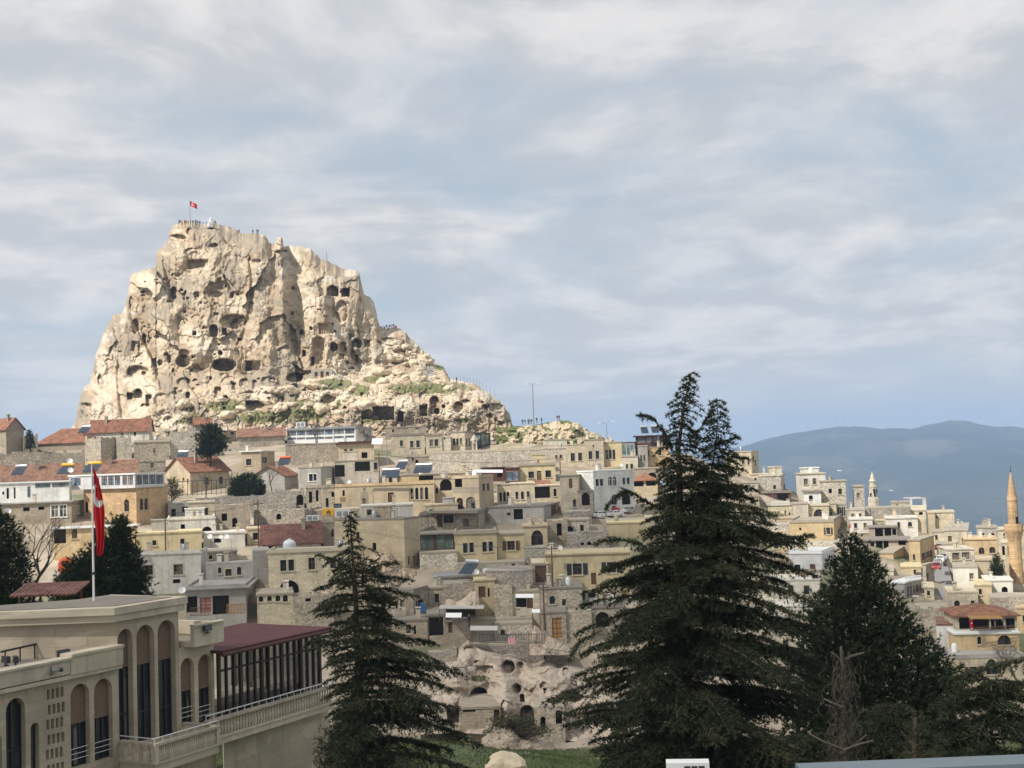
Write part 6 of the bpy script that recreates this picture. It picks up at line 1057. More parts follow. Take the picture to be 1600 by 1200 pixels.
# ================================================================== the near hotel
def clearglass(name):
    m = bpy.data.materials.new(name); m.use_nodes = True; t = m.node_tree; t.nodes.clear(); g = G(t); o = g.n('ShaderNodeOutputMaterial'); tr = g.n('ShaderNodeBsdfTransparent', Color=(.42, .44, .46, 1)); gl = g.n('ShaderNodeBsdfGlossy', Color=(.9, .92, .95, 1)); gl.inputs['Roughness'].default_value = .03
    fr = g.n('ShaderNodeFresnel'); fr.inputs['IOR'].default_value = 1.5; mx = g.n('ShaderNodeMixShader', i0=g.m('ADD', fr.outputs[0], .06)); t.links.new(tr.outputs[0], mx.inputs[1]); t.links.new(gl.outputs[0], mx.inputs[2]); t.links.new(mx.outputs[0], o.inputs['Surface']); return m
def build_hotel():
    ux, uy = math.sin(math.atan(.535)), math.cos(math.atan(.535)); O = P(0, 1100, 52.0); O = np.array((O[0], O[1], 0.0)); rz = math.atan2(uy, ux)
    def L(px, py, d=0.0):
        r = rays(px, py); a = np.array((r[0] * ux + r[1] * uy, -r[0] * uy + r[1] * ux, r[2])); o_ = -np.array((O[0] * ux + O[1] * uy, -O[0] * uy + O[1] * ux, 0)); t = (d - o_[1]) / a[1]; p = o_ + a * t; return p[0], p[2]
    Z1 = lambda x, y: (x / 3.75, 880 + y / 3.75); Z2 = lambda x, y: (240 + x / 3.75, 880 + y / 3.75)
    root = empty('hotel_building', tuple(O), rz); tag(root, 'tan plastered hotel with tall arched windows and balustraded balconies at lower left', 'hotel'); T = lambda u, z, d: (u, d, z); BOT = -24.0
    hm, tm = M['hotel'], M['hoteltrim']
    def hole(zf, x0, x1, y0, y1, kd='a', d=0.0):
        u0 = L(*zf(x0, (y0 + y1) / 2), d)[0]; u1 = L(*zf(x1, (y0 + y1) / 2), d)[0]; xm = (x0 + x1) / 2; return (u0, u1, L(*zf(xm, y1), d)[1], L(*zf(xm, y0), d)[1], kd)
    def window(h, split=.45, nm=2, d=.34, glass='hotelglass'):
        u0, u1, z0, z1, kd = h; zs = z1 - (z1 - z0) * split; w_ = MB(); fw = .035
        for k in range(nm + 1):
            u = u0 + (u1 - u0) * k / nm; w_.box(u - fw, u + fw, d - .09, d - .004, z0, zs + .02)
        for z in (z0 + .03, (z0 * .62 + zs * .38), zs): w_.box(u0, u1, d - .085, d - .006, z - fw, z + fw)
        wn = w_.build('window', M['darkmetal'], root)
        for k in range(nm):
            a, b = u0 + (u1 - u0) * k / nm, u0 + (u1 - u0) * (k + 1) / nm; p = MB(); p.poly((a, d, z0), (b, d, z0), (b, d, zs), (a, d, zs)); p.build('pane', M[glass], wn)
        if split > .05:
            b = MB(); n = int((z1 - zs) / .085)
            for k in range(n):
                z = zs + (z1 - zs) * k / n; b.add([(u0 - .02, d - .12, z), (u1 + .02, d - .12, z), (u1 + .02, d - .05, z + .085), (u0 - .02, d - .05, z + .085)], [(0, 1, 2, 3)])
            b.build('blind', M['blind'], wn)
        r = MB()
        for k in range(3): z = z0 + .35 + k * .22; r.tube([(u0, .1, z), (u1, .1, z)], .014, 4)
        return wn, r
    # --- lower wing
    uL = -9.0; uC = L(*Z1(688, 600))[0]; zc = L(*Z1(415, 640))[1]; ztop = L(*Z1(600, 490))[1]; ztop2 = L(*Z1(200, 600))[1]
    H1 = [hole(Z1, 36, 150, 790, 1290), hole(Z1, 181, 231, 935, 1290), hole(Z1, 415, 526, 705, 1192), hole(Z1, 553, 660, 675, 1152), hole(Z1, -70, 12, 1000, 1330)]
    sq = [hole(Z1, 274 + c * 27 - r * 1 + (8 if r % 2 else 0), 292 + c * 27 - r * 1 + (8 if r % 2 else 0), 742 - c * 6 + r * 88, 800 - c * 6 + r * 88, 'r') for r in range(6) for c in range(4 if r != 1 else 4)]
    w = MB(); wall_face(w, uL, uC, BOT, zc, H1 + sq, T, .34); w.build('wall', hm, root)
    q = MB()
    for s_ in sq: q.poly((s_[0] - .01, .16, s_[2] - .01), (s_[1] + .01, .16, s_[2] - .01), (s_[1] + .01, .16, s_[3] + .01), (s_[0] - .01, .16, s_[3] + .01))
    q.build('screen_panel', M['screen'], root)
    for h, sp in zip(H1, (.0, .0, .48, .48, .0)):
        wn, r = window(h, sp, 3 if sp else 2)
        if sp: r.build('guard_rail', M['whitepaint'], wn)
    uS = L(*Z1(415, 560), -.35)[0]; k = MB(); k.box(uL, uS, -.32, .25, zc, ztop2); k.box(uL, uS, -.40, .3, ztop2 + .002, ztop2 + .10); k.build('parapet', tm, root)
    k = MB(); k.box(uS + .003, uC, -.36, .25, zc - .05, ztop - .12); k.box(uS + .003, uC, -.44, .3, ztop - .118, ztop); k.box(uL, uC, -.30, -.002, zc - .22, zc - .052); k.build('parapet', tm, root)
    zr = ztop2 - .25; k = MB(); k.box(uL, uC - .01, .26, 12.0, zr - .25, zr); k.build('roof', M['slabdark'], root)
    # --- tall middle block
    uE = L(*Z1(1048, 500))[0]; zk = L(*Z1(1000, 205))[1]; zk0 = L(*Z1(1000, 285))[1]
    H2 = [hole(Z1, 684, 781, 385, 1062), hole(Z1, 803, 909, 360, 1045), hole(Z1, 928, 1031, 332, 1020)]
    H2[0] = (max(H2[0][0], uC + .05), *H2[0][1:])
    LX, LY = uC + .002 - .53 * 11, .85 * 11; MY = 4.6; w = MB(); wall_face(w, uC + .002, uE, BOT, zk0, H2, T, .4); w.poly((uC + .002, 0, BOT), (LX, LY, BOT), (LX, LY, zk0), (uC + .002, 0, zk0)); w.poly((uE, 0, BOT), (uE, MY, BOT), (uE, MY, zk0), (uE, 0, zk0)); w.poly((uE, MY, BOT), (uC + 2.2, MY, BOT), (uC + 2.2, MY, zk0), (uE, MY, zk0)); w.poly((uC + 2.2, MY, BOT), (LX + 1.2, LY, BOT), (LX + 1.2, LY, zk0), (uC + 2.2, MY, zk0)); w.build('wall', hm, root)
    for h in H2: window(h, .34, 3, .4)
    k = MB()
    for e, a, b in ((.22, zk0 + .002, zk0 + .32), (.32, zk0 + .322, zk)):
        fp = [(uC - e * 1.35, -e), (uE + e, -e), (uE + e, MY), (uC + 2.2, MY), (LX + 1.2, LY), (LX - e * .9, LY)]; k.add([(x, y, a) for x, y in fp] + [(x, y, b) for x, y in fp], [(5, 4, 3, 2, 1, 0), (6, 7, 8, 9, 10, 11)] + [(i, (i + 1) % 6, (i + 1) % 6 + 6, i + 6) for i in range(6)])
    k.build('cornice', tm, root)
    k = MB(); k.add([(uC + .15, .2, zk + .02), (uE - .1, .2, zk + .02), (uE - .1, MY - .2, zk + .02), (uC + 2.1, MY - .2, zk + .02), (LX + 1.1, LY - .2, zk + .02), (LX + .3, LY - .2, zk + .02)], [(0, 1, 2, 3, 4, 5)]); k.build('roof', M['slabdark'], root)
    # --- right block with two arches
    uF = L(*Z1(1256, 700))[0]; zp = L(*Z1(1250, 352), -.7)[1]; zq = L(*Z1(1250, 470), -.7)[1]
    H3 = [hole(Z1, 1060, 1140, 555, 945), hole(Z1, 1163, 1245, 533, 935)]
    w = MB(); wall_face(w, uE + .003, uF, BOT, zq, H3, T, .34); w.poly((uF, 0, BOT), (uF, 9, BOT), (uF, 9, zq), (uF, 0, zq)); w.build('wall', hm, root)
    for h in H3:
        wn, r = window(h, .5, 3); r.build('guard_rail', M['whitepaint'], wn)
    uG = L(*Z1(1312, 400), -.7)[0]; k = MB(); k.box(uE + .31, uG, -.7, -.45, zq, zp); k.box(uE + .31, uG, -.449, 8, zq, zq + .25); k.box(uG - .25, uG, -.448, 8, zq + .252, zp); k.box(uE + .31, uG + .06, -.78, -.40, zp + .002, zp + .08); k.build('parapet', tm, root)
    # --- balconies
    def balusters(u0, u1, d, z0, z1, n, par, along='u', d1=None):
        prof = [(.045, 0), (.085, .03), (.05, .08), (.10, .30), (.085, .42), (.045, .62), (.045, .80), (.08, .86), (.05, .9)]; hh = z1 - z0; b = MB(); b.lathe([(r, z / .9 * hh) for r, z in prof], 8); me = b.mesh('baluster', tm, True)
        for k in range(n):
            t = (k + .5) / n; x = u0 + (u1 - u0) * t if along == 'u' else u0; y = d if along == 'u' else d + (d1 - d) * t; link('baluster', me, par, None, (x, y, z0))
    us = L(*Z1(700, 1060))[0]; ps = 1.0
    for k in range(60):                                   # how far the balcony stands out: its corner shows at pixel 240
        x, y = O[0] + ux * us + uy * ps, O[1] + uy * us - ux * ps; px = proj((x, y, -10))[0]
        if px >= 240: break
        ps += .05
    ue = L(*Z1(1282, 960), -ps)[0]; zt = L(*Z1(905, 1058), -ps)[1]; zb = zt - .82
    bal = MB(); bal.box(us, ue, -ps, -.01, zb - .45, zb - .1); bal.box(us - .08, ue + .08, -ps - .08, -.012, zb - .098, zb)
    bo = bal.build('balcony', tm, root); k = MB(); k.box(us - .06, ue + .06, -ps - .1, -ps + .16, zt - .12, zt); k.box(us - .06, us + .18, -ps + .162, -.02, zt - .12, zt); k.box(ue - .18, ue + .06, -ps + .162, -.02, zt - .12, zt); k.build('handrail', tm, bo)
    k = MB(); k.box(us - .03, us + .2, -ps - .06, -ps + .15, zb, zt - .121); k.box(ue - .2, ue + .03, -ps - .06, -ps + .15, zb, zt - .121); k.build('post', tm, bo)
    balusters(us + .25, ue - .25, -ps + .04, zb + .002, zt - .122, 26, bo); balusters(us + .08, 0, -ps + .2, zb + .002, zt - .122, 4, bo, 'd', -.05)
    k = MB()
    k.tube([(us, -ps + .03, zt + .2), (ue, -ps + .03, zt + .2)], .025, 5); k.tube([(us, -ps + .03, zt + .2), (us, -.05, zt + .2)], .025, 5)
    for j in range(9): u = us + (ue - us) * j / 8; k.tube([(u, -ps + .03, zt), (u, -ps + .03, zt + .2)], .018, 4)
    k.build('railing', M['whitepaint'], bo)
    # --- glazed terrace with red roof
    d4 = -.15; uH = L(*Z2(970, 600), d4)[0]; zE = L(*Z2(660, 475), d4 - .5)[1]; zG = L(*Z2(380, 895), d4)[1] - .25
    g_ = empty_part = MB(); n = 15
    for j in range(n + 1):
        u = uF + .12 + (uH - uF - .12) * j / n; wd = .09 if j % 3 == 0 else .05; g_.box(u - wd, u + wd, d4 - .1, d4 + .04, zG, zE)
    for z in (zE - .9, zG + .05, zE - .05): g_.box(uF + .05, uH, d4 - .06, d4 + .03, z - .05, z + .05)
    for j in range(6): y = d4 + .3 + j * 1.1; g_.box(uH - .06, uH + .06, y, y + .12, zG, zE)
    gf = g_.build('glazing_frame', M['darkframe'], root)
    for j in range(n):
        a, b = uF + .12 + (uH - uF - .12) * j / n, uF + .12 + (uH - uF - .12) * (j + 1) / n; p = MB(); p.poly((a, d4, zG), (b, d4, zG), (b, d4, zE), (a, d4, zE)); p.build('pane', M['terraceglass'], gf)
    p = MB(); p.poly((uH, d4, zG), (uH, d4 + 6.2, zG), (uH, d4 + 6.2, zE), (uH, d4, zE)); p.build('pane', M['terraceglass'], gf)
    k = MB(); k.box(uF + .003, uH, d4 + .06, d4 + 6.3, zG - .3, zG - .002); k.build('floor_slab', tm, root)
    e0, e1 = uF - .25, uH + .5; zR = zE + .06; k = MB(); v = [(e0, d4 - .55, zE + .02), (e1, d4 - .55, zE + .02), (e1, d4 + 5.6, zR), (e0, d4 + 5.6, zR)]; k.add(v + [(x, y, z + .14) for x, y, z in v], [(0, 3, 2, 1), (4, 5, 6, 7), (0, 1, 5, 4), (1, 2, 6, 5), (2, 3, 7, 6), (3, 0, 4, 7)]); rf = k.build('roof', M['redroof'], root)
    k = MB(); k.tube([(e0, d4 - .6, zE - .03), (e1, d4 - .6, zE - .03)], .10, 6); k.build('gutter', M['brownpaint'], rf)
    d5 = -1.25; ua, ub = ue + .12, L(*Z2(1052, 800), d5)[0]; z5 = L(*Z2(380, 905), d5)[1]; z6 = z5 - .85
    k = MB(); k.box(ua, ub, d5, -.16, z6 - .42, z6 - .12); k.box(ua - .05, ub + .08, d5 - .08, -.162, z6 - .118, z6); bo = k.build('balcony', tm, root)
    k = MB(); k.box(ua, ub + .05, d5 - .1, d5 + .16, z5 - .13, z5); k.build('handrail', tm, bo); balusters(ua + .1, ub - .1, d5 + .03, z6 + .002, z5 - .132, 44, bo)
    k = MB(); k.tube([(ua, d5 + .02, z5 + .22), (ub, d5 + .02, z5 + .22)], .028, 5)
    for j in range(19): u = ua + (ub - ua) * j / 18; k.tube([(u, d5 + .02, z5), (u, d5 + .02, z5 + .22)], .02, 4)
    k.build('railing', M['whitepaint'], bo)
    k = MB(); uW = L(*Z2(1032, 1100), -.5)[0]; wall_face(k, uF + .004, uW, BOT, z6 - .43, [], lambda u, z, d: (u, d - .5, z), .3); k.poly((uW, -.5, BOT), (uW, 7, BOT), (uW, 7, z6 - .43), (uW, -.5, z6 - .43)); k.build('wall', hm, root)
    # --- things on the roofs
    def at(zf, x, y, d): u, z = L(*zf(x, y), d); return Vector((O[0] + ux * u - uy * d, O[1] + uy * u + ux * d, z))
    def spot(zf, x, y, d, s, label, rot):
        p = at(zf, x, y, d); e = empty('floodlight', p - Vector((0, 0, s * .9)), rot); tag(e, label, 'floodlight'); b = MB(); b.box(-s, s, -s * .35, s * .35, s * .35, s * 1.5); b.build('housing', M['darkmetal'], e); b = MB(); b.box(-s * .85, s * .85, -s * .38, -s * .353, s * .48, s * 1.38); b.build('lens', M['glassblue'], e)
        b = MB(); b.tube([(0, 0, 0), (0, 0, s * .36)], s * .12, 6); b.box(-s * .4, s * .4, -s * .3, s * .3, -.05, .0); b.build('bracket', M['darkmetal'], e)
    spot(Z1, 35, 565, 1.2, .24, 'left black floodlight on the hotel roof edge', 2.4); spot(Z1, 92, 565, 1.1, .24, 'second black floodlight beside the roof rail', 2.1); spot(Z1, 372, 530, .6, .28, 'boxy grey floodlight on the hotel parapet', 1.0); spot(Z1, 512, 385, 4.2, .26, 'black floodlight beside the foot of the flagpole', 2.0); spot(Z1, 1215, 380, -.85, .22, 'black floodlight hung on the right parapet', 1.0)
    p = at(Z1, 350, 625, -.5); e = empty('loudspeaker', p, rz + 2.6); tag(e, 'grey horn loudspeaker on the hotel cornice', 'loudspeaker'); b = MB(); b.lathe([(.04, 0), (.05, .12), (.09, .2), (.2, .34)], 12, axis='x'); b.build('horn', M['metal'], e, True); b = MB(); b.lathe([(0, -.12), (.09, -.12), (.09, 0), (.04, .0)], 10, axis='x'); b.build('driver', M['darkmetal'], e)
    e = empty('roof_rail', at(Z1, 120, 490, 3)); tag(e, 'low grey pipe rail lying along the hotel roof', 'rail'); b = MB(); A, B = at(Z1, 5, 520, 3.0) - e.location, at(Z1, 250, 465, 3.0) - e.location; b.tube([A, B], .05, 6); b.build('rail', M['darkmetal'], e); b = MB()
    for t in (.1, .45, .8): q = A.lerp(B, t); b.tube([q, (q.x, q.y, zr - e.location.z)], .035, 5)
    b.build('leg', M['darkmetal'], e)
    # --- flagpole and flag
    dF = 3.0; foot = at(Z1, 553, 432, dF); pt = proj(np.array(foot)); Df = foot.y; topz = P(134.5, 726, Df)[2]; e = empty('flagpole', foot); tag(e, 'tall white flagpole on the hotel roof', 'flagpole'); hgt = topz - foot.z
    b = MB(); b.tube([(0, 0, -.3), (0, 0, hgt * .5), (0, 0, hgt)], [.06, .05, .035], 8); b.build('pole', M['whitepaint'], e); b = MB(); b.lathe([(0, hgt), (.06, hgt + .03), (.0, hgt + .12)], 8); b.build('finial', M['steel'], e); b = MB(); b.box(-.3, .3, -.3, .3, -.35, -.02); b.build('base', M['concrete'], e); b = MB(); b.lathe([(.09, hgt * .36), (.09, hgt * .36 + .12)], 8); b.build('clamp', M['darkmetal'], e)
    mpx = Df / FPX; nv, nu = 60, 26; me = MB(); V_ = []
    for i in range(nv):
        t = i / (nv - 1); y = hgt - .12 - t * 138 * mpx
        wd = np.interp(t, [0, .12, .3, .5, .8, .92, 1], [3, 9, 13, 17, 16, 13, 9]) * mpx; off = np.interp(t, [0, .2, .5, 1], [.03, .06, .05, .16])
        for j in range(nu):
            s_ = j / (nu - 1); fold = .085 * math.sin(s_ * 15 + t * 2.2) * min(1, t * 5 + .1); V_.append((off + wd * s_ + .03 * math.sin(9 * t + 4 * s_), fold, y - .12 * s_ * (1 - t) + .05 * math.sin(s_ * 9)))
    F_, mi = [], []
    for i in range(nv - 1):
        for j in range(nu - 1):
            F_.append((i * nu + j, i * nu + j + 1, (i + 1) * nu + j + 1, (i + 1) * nu + j)); t, s_ = (i + .5) / nv, (j + .5) / nu
            big_ = ((s_ - .52) / .62) ** 2 + ((t - .31) / .125) ** 2 < 1; cut = ((s_ - .85) / .52) ** 2 + ((t - .275) / .098) ** 2 < 1; mi.append(1 if big_ and not cut else 0)
    fm = bpy.data.meshes.new('flag'); fm.from_pydata(V_, [], F_); fm.materials.append(M['red']); fm.materials.append(M['whitepaint']); fm.polygons.foreach_set('material_index', mi); fm.polygons.foreach_set('use_smooth', [True] * len(F_)); fl = link('flag', fm, None, None, foot); tag(fl, 'limp red flag with white crescent hanging from the hotel flagpole', 'flag')
    # brown roof edge beyond the hotel
    D = 70; a, b = P(14, 934, D), P(118, 930, D); e = empty('tiled_canopy', tuple(a)); tag(e, 'long low brown canopy roof behind the hotel roof', 'canopy'); d = b - a; q = MB(); q.add([(0, 0, 0), tuple(d), (d[0], d[1] + 2.4, d[2] + .45), (0, 2.4, .45), (0, 0, .1), (d[0], d[1], d[2] + .1), (d[0], d[1] + 2.4, d[2] + .55), (0, 2.4, .55)], [(0, 3, 2, 1), (4, 5, 6, 7), (0, 1, 5, 4), (1, 2, 6, 5), (2, 3, 7, 6), (3, 0, 4, 7)]); q.build('roof', M['tiledark'], e); q = MB()
    for t in (.03, .35, .66, .97): q.tube([(d[0] * t, 1.2, d[2] * t + .2), (d[0] * t, 1.2, -6)], .07, 6)
    q.build('post', M['wood'], e)
    return root
M['darkframe'] = flat('dark_frame', (.035, .022, .018), .5, .4); M['hotelglass'] = glassmat('hotel_glass', (.03, .035, .04), .03); M['terraceglass'] = clearglass('terrace_glass'); M['blind'] = flat('woven_blind', (.27, .19, .135), .9, .1, var=.25, scale=6); M['screen'] = flat('terracotta_screen', (.36, .24, .16), .9)
# ================================================================== smaller things
def copy_tree(o, parent=None):
    c = o.copy(); COL.objects.link(c); c.parent = parent
    for ch in list(o.children): copy_tree(ch, c)
    return c
# ---- people
ORD = ['first', 'second', 'third', 'fourth', 'fifth', 'sixth', 'seventh', 'eighth', 'ninth', 'tenth', 'eleventh', 'twelfth']
def person_mesh(pose, seed):
    rnd = random.Random(seed); s = .16 if pose == 'stand' else .34; a = {'stand': .16, 'walk': .3, 'hip': .38}[pose]
    v = [(0, 0, .95), (0, .01, 1.2), (0, 0, 1.42), (0, 0, 1.52), (0, -.01, 1.60), (0, -.01, 1.72),
         (-.10, 0, .90), (-.11, -s * .5, .50), (-.12, -s * .3 + .05, .08), (-.12, -s * .3 - .12, .03), (.10, 0, .90), (.11, s * .4 - .05, .50), (.12, s * .5, .08), (.12, s * .5 - .15, .03),
         (-.19, 0, 1.40), (-.19 - a * .5, .04, 1.15), (-.20 - a * .25, -.08, .92), (.19, 0, 1.40), (.19 + a * .5, .04, 1.15), (.20 + a * .25, -.08, .92)]
    e = [(0, 1), (1, 2), (2, 3), (3, 4), (4, 5), (0, 6), (6, 7), (7, 8), (8, 9), (0, 10), (10, 11), (11, 12), (12, 13), (2, 14), (14, 15), (15, 16), (2, 17), (17, 18), (18, 19)]
    r = [.15, .14, .15, .06, .095, .09, .095, .07, .05, .045, .095, .07, .05, .045, .075, .052, .045, .075, .052, .045]
    me = bpy.data.meshes.new('person_base'); me.from_pydata(v, e, []); ob = bpy.data.objects.new('person_base', me); COL.objects.link(ob); md = ob.modifiers.new('skin', 'SKIN')
    for i, sv in enumerate(me.skin_vertices[0].data): sv.radius = (r[i], r[i] * .8); sv.use_root = i == 0
    sb = ob.modifiers.new('sub', 'SUBSURF'); sb.levels = 1; sb.render_levels = 1
    dg = bpy.context.evaluated_depsgraph_get(); out_ = bpy.data.meshes.new_from_object(ob.evaluated_get(dg)); bpy.data.objects.remove(ob); out_.name = 'person'
    out_.materials.clear()
    for k in ('trousers', 'blue_top', 'skin', 'hair'): out_.materials.append(PM[k])
    for p in out_.polygons:
        z = p.center.z; x = abs(p.center.x); p.use_smooth = True; p.material_index = 3 if z > 1.655 or (z > 1.56 and p.center.y > .02) else 2 if z > 1.49 or (z < .95 and x > .2) else 1 if z > .93 else 0
    return out_
PM = {k: flat('cloth_' + k, c, .85) for k, c in (('trousers', (.03, .035, .05)), ('beige', (.28, .22, .15)), ('blue_top', (.03, .09, .32)), ('red_top', (.45, .03, .03)), ('dark_top', (.03, .03, .035)), ('white_top', (.65, .65, .63)), ('orange_top', (.5, .12, .04)), ('grey_top', (.2, .2, .22)), ('skin', (.42, .26, .18)), ('hair', (.03, .022, .018)))}
def castle_D(px, py): px, py = np.array([float(px)]), np.array([float(py)]); top = np.interp(px, [t[0] for t in CASTLE_TOP], [t[1] for t in CASTLE_TOP]); return float(castle_depth(px, py, np.maximum(py - top, 0))[0])
def build_people():
    ms = {k: person_mesh(k, i) for i, k in enumerate(('stand', 'walk', 'hip'))}; cnt = [0]
    def put(px, py, D, top, label, pose='stand', rz=0.0, sc_=1.0, group=None):
        o = bpy.data.objects.new('person', ms[pose]); COL.objects.link(o); o.location = P(px, py, D); o.rotation_euler = (0, 0, rz); o.scale = (sc_,) * 3; tag(o, label, 'person', group)
        o.material_slots[1].link = 'OBJECT'; o.material_slots[1].material = PM[top]
        if cnt[0] % 3 == 1: o.material_slots[0].link = 'OBJECT'; o.material_slots[0].material = PM['beige']
        cnt[0] += 1
    g1 = 'visitors crowding the summit platform'
    for k, (x, y, t) in enumerate(((800, 224, 'dark_top'), (812, 226, 'red_top'), (824, 226, 'orange_top'), (838, 226, 'dark_top'), (850, 226, 'red_top'), (862, 226, 'grey_top'), (880, 226, 'dark_top'), (895, 226, 'dark_top'))): px, py = A1(x, y); put(px, py + .6, 396, t, ORD[k] + ' visitor from the left in the row left of the blue jacket on the summit', 'stand', k * .9, .95, g1)
    px, py = A1(915, 228); put(px, py + .6, 395, 'blue_top', 'visitor in bright blue jacket below the summit flag', 'hip', .4, 1.05)
    for k, (x, y) in enumerate(((928, 228), (944, 230))): px, py = A1(x, y); put(px, py + .8, 396, 'dark_top', ('nearer', 'farther')[k] + ' dark-clad visitor just right of the blue jacket on the summit', 'stand', k, .95, 'dark pair on the summit')
    px, py = A1(1050, 228); put(px, py + .6, 397, 'dark_top', 'lone dark visitor beside the white marker on the summit', 'stand', 1, .95)
    for k, (x, y) in enumerate(((1312, 290), (1338, 287), (1348, 287))): px, py = A1(x, y); put(px, py + 1.2, 393, 'dark_top', ORD[k] + ' visitor from the left in the small dark group on the summit ridge', 'walk' if k == 1 else 'stand', k * 2, .95, 'small group on the summit ridge')
    px, py = A1(1215, 290); put(px, py + 1.2, 393, 'red_top', 'visitor in red on the summit ridge', 'hip', 1)
    g2 = 'queue on the terrace right of the castle'
    for k, (x, y, t) in enumerate(((690, 160, 'dark_top'), (704, 156, 'grey_top'), (716, 160, 'dark_top'), (730, 150, 'blue_top'), (740, 160, 'red_top'), (752, 148, 'dark_top'), (764, 146, 'blue_top'), (776, 142, 'dark_top'), (788, 150, 'orange_top'), (797, 156, 'red_top'))): px, py = A4(x, y); put(px, py + 1.5, 384, t, ORD[k] + ' visitor from the left in the queue on the terrace beside the castle', 'stand' if k % 3 else 'hip', k * 1.3, .95, g2)
    for k, (x, y, t, l) in enumerate(((1006, 425, 'dark_top', 'left walker of the dark pair on the paved ramp'), (1026, 428, 'dark_top', 'right walker of the dark pair on the paved ramp'), (858, 385, 'white_top', 'visitor in white among the boulders'), (768, 355, 'dark_top', 'visitor in black before the big grey boulder'), (1216, 520, 'dark_top', 'visitor in black at the fence of the path'), (640, 235, 'grey_top', 'visitor in grey by the upper right caves'), (636, 612, 'grey_top', 'visitor in grey on the dirt path above the lower caves'))):
        px, py = A4(x, y); put(px, py + .5, castle_D(px, py) - 1.6, t, l, 'walk' if k < 2 else 'stand', k, .95)
    g3 = 'walkers on the grassy crest'
    for k, (x, y, t) in enumerate(((163, 192, 'dark_top'), (180, 192, 'dark_top'), (202, 188, 'dark_top'), (212, 188, 'grey_top'), (226, 188, 'dark_top'))): px, py = ZD(x, y); put(px, py + 1, 327.5, t, ORD[k] + ' walker from the left in the dark cluster left of the tall lamp post', 'walk' if k % 2 else 'stand', k, .9, g3)
    for x, y, t, l in ((262, 180, 'dark_top', 'walker in black just right of the tall lamp post'), (295, 182, 'dark_top', 'bent walker farther right of the tall lamp post'), (403, 166, 'red_top', 'walker in red at the right end of the crest'), (416, 164, 'dark_top', 'walker in black beside the one in red')): px, py = ZD(x, y); put(px, py + 1, 327.5, t, l, 'hip', 1.0, .95)
    for x, y, D, t, l in ((ZH(770, 715)[0], ZH(770, 715)[1], 163, 'dark_top', 'person in black beside the brown hut'), (ZT(745, 488)[0], ZT(745, 488)[1], 165.6, 'blue_top', 'diner in blue on the roof restaurant'), (ZT(865, 488)[0], ZT(865, 488)[1], 165.6, 'dark_top', 'diner in black on the roof restaurant'), (ZT(808, 490)[0], ZT(808, 490)[1], 165.6, 'white_top', 'waiter in white on the roof restaurant'), (ZC(1298, 772)[0], ZC(1298, 772)[1], 240, 'white_top', 'person in white beside the grey patched house')): put(x, y, D, t, l, 'stand', .5, 1)
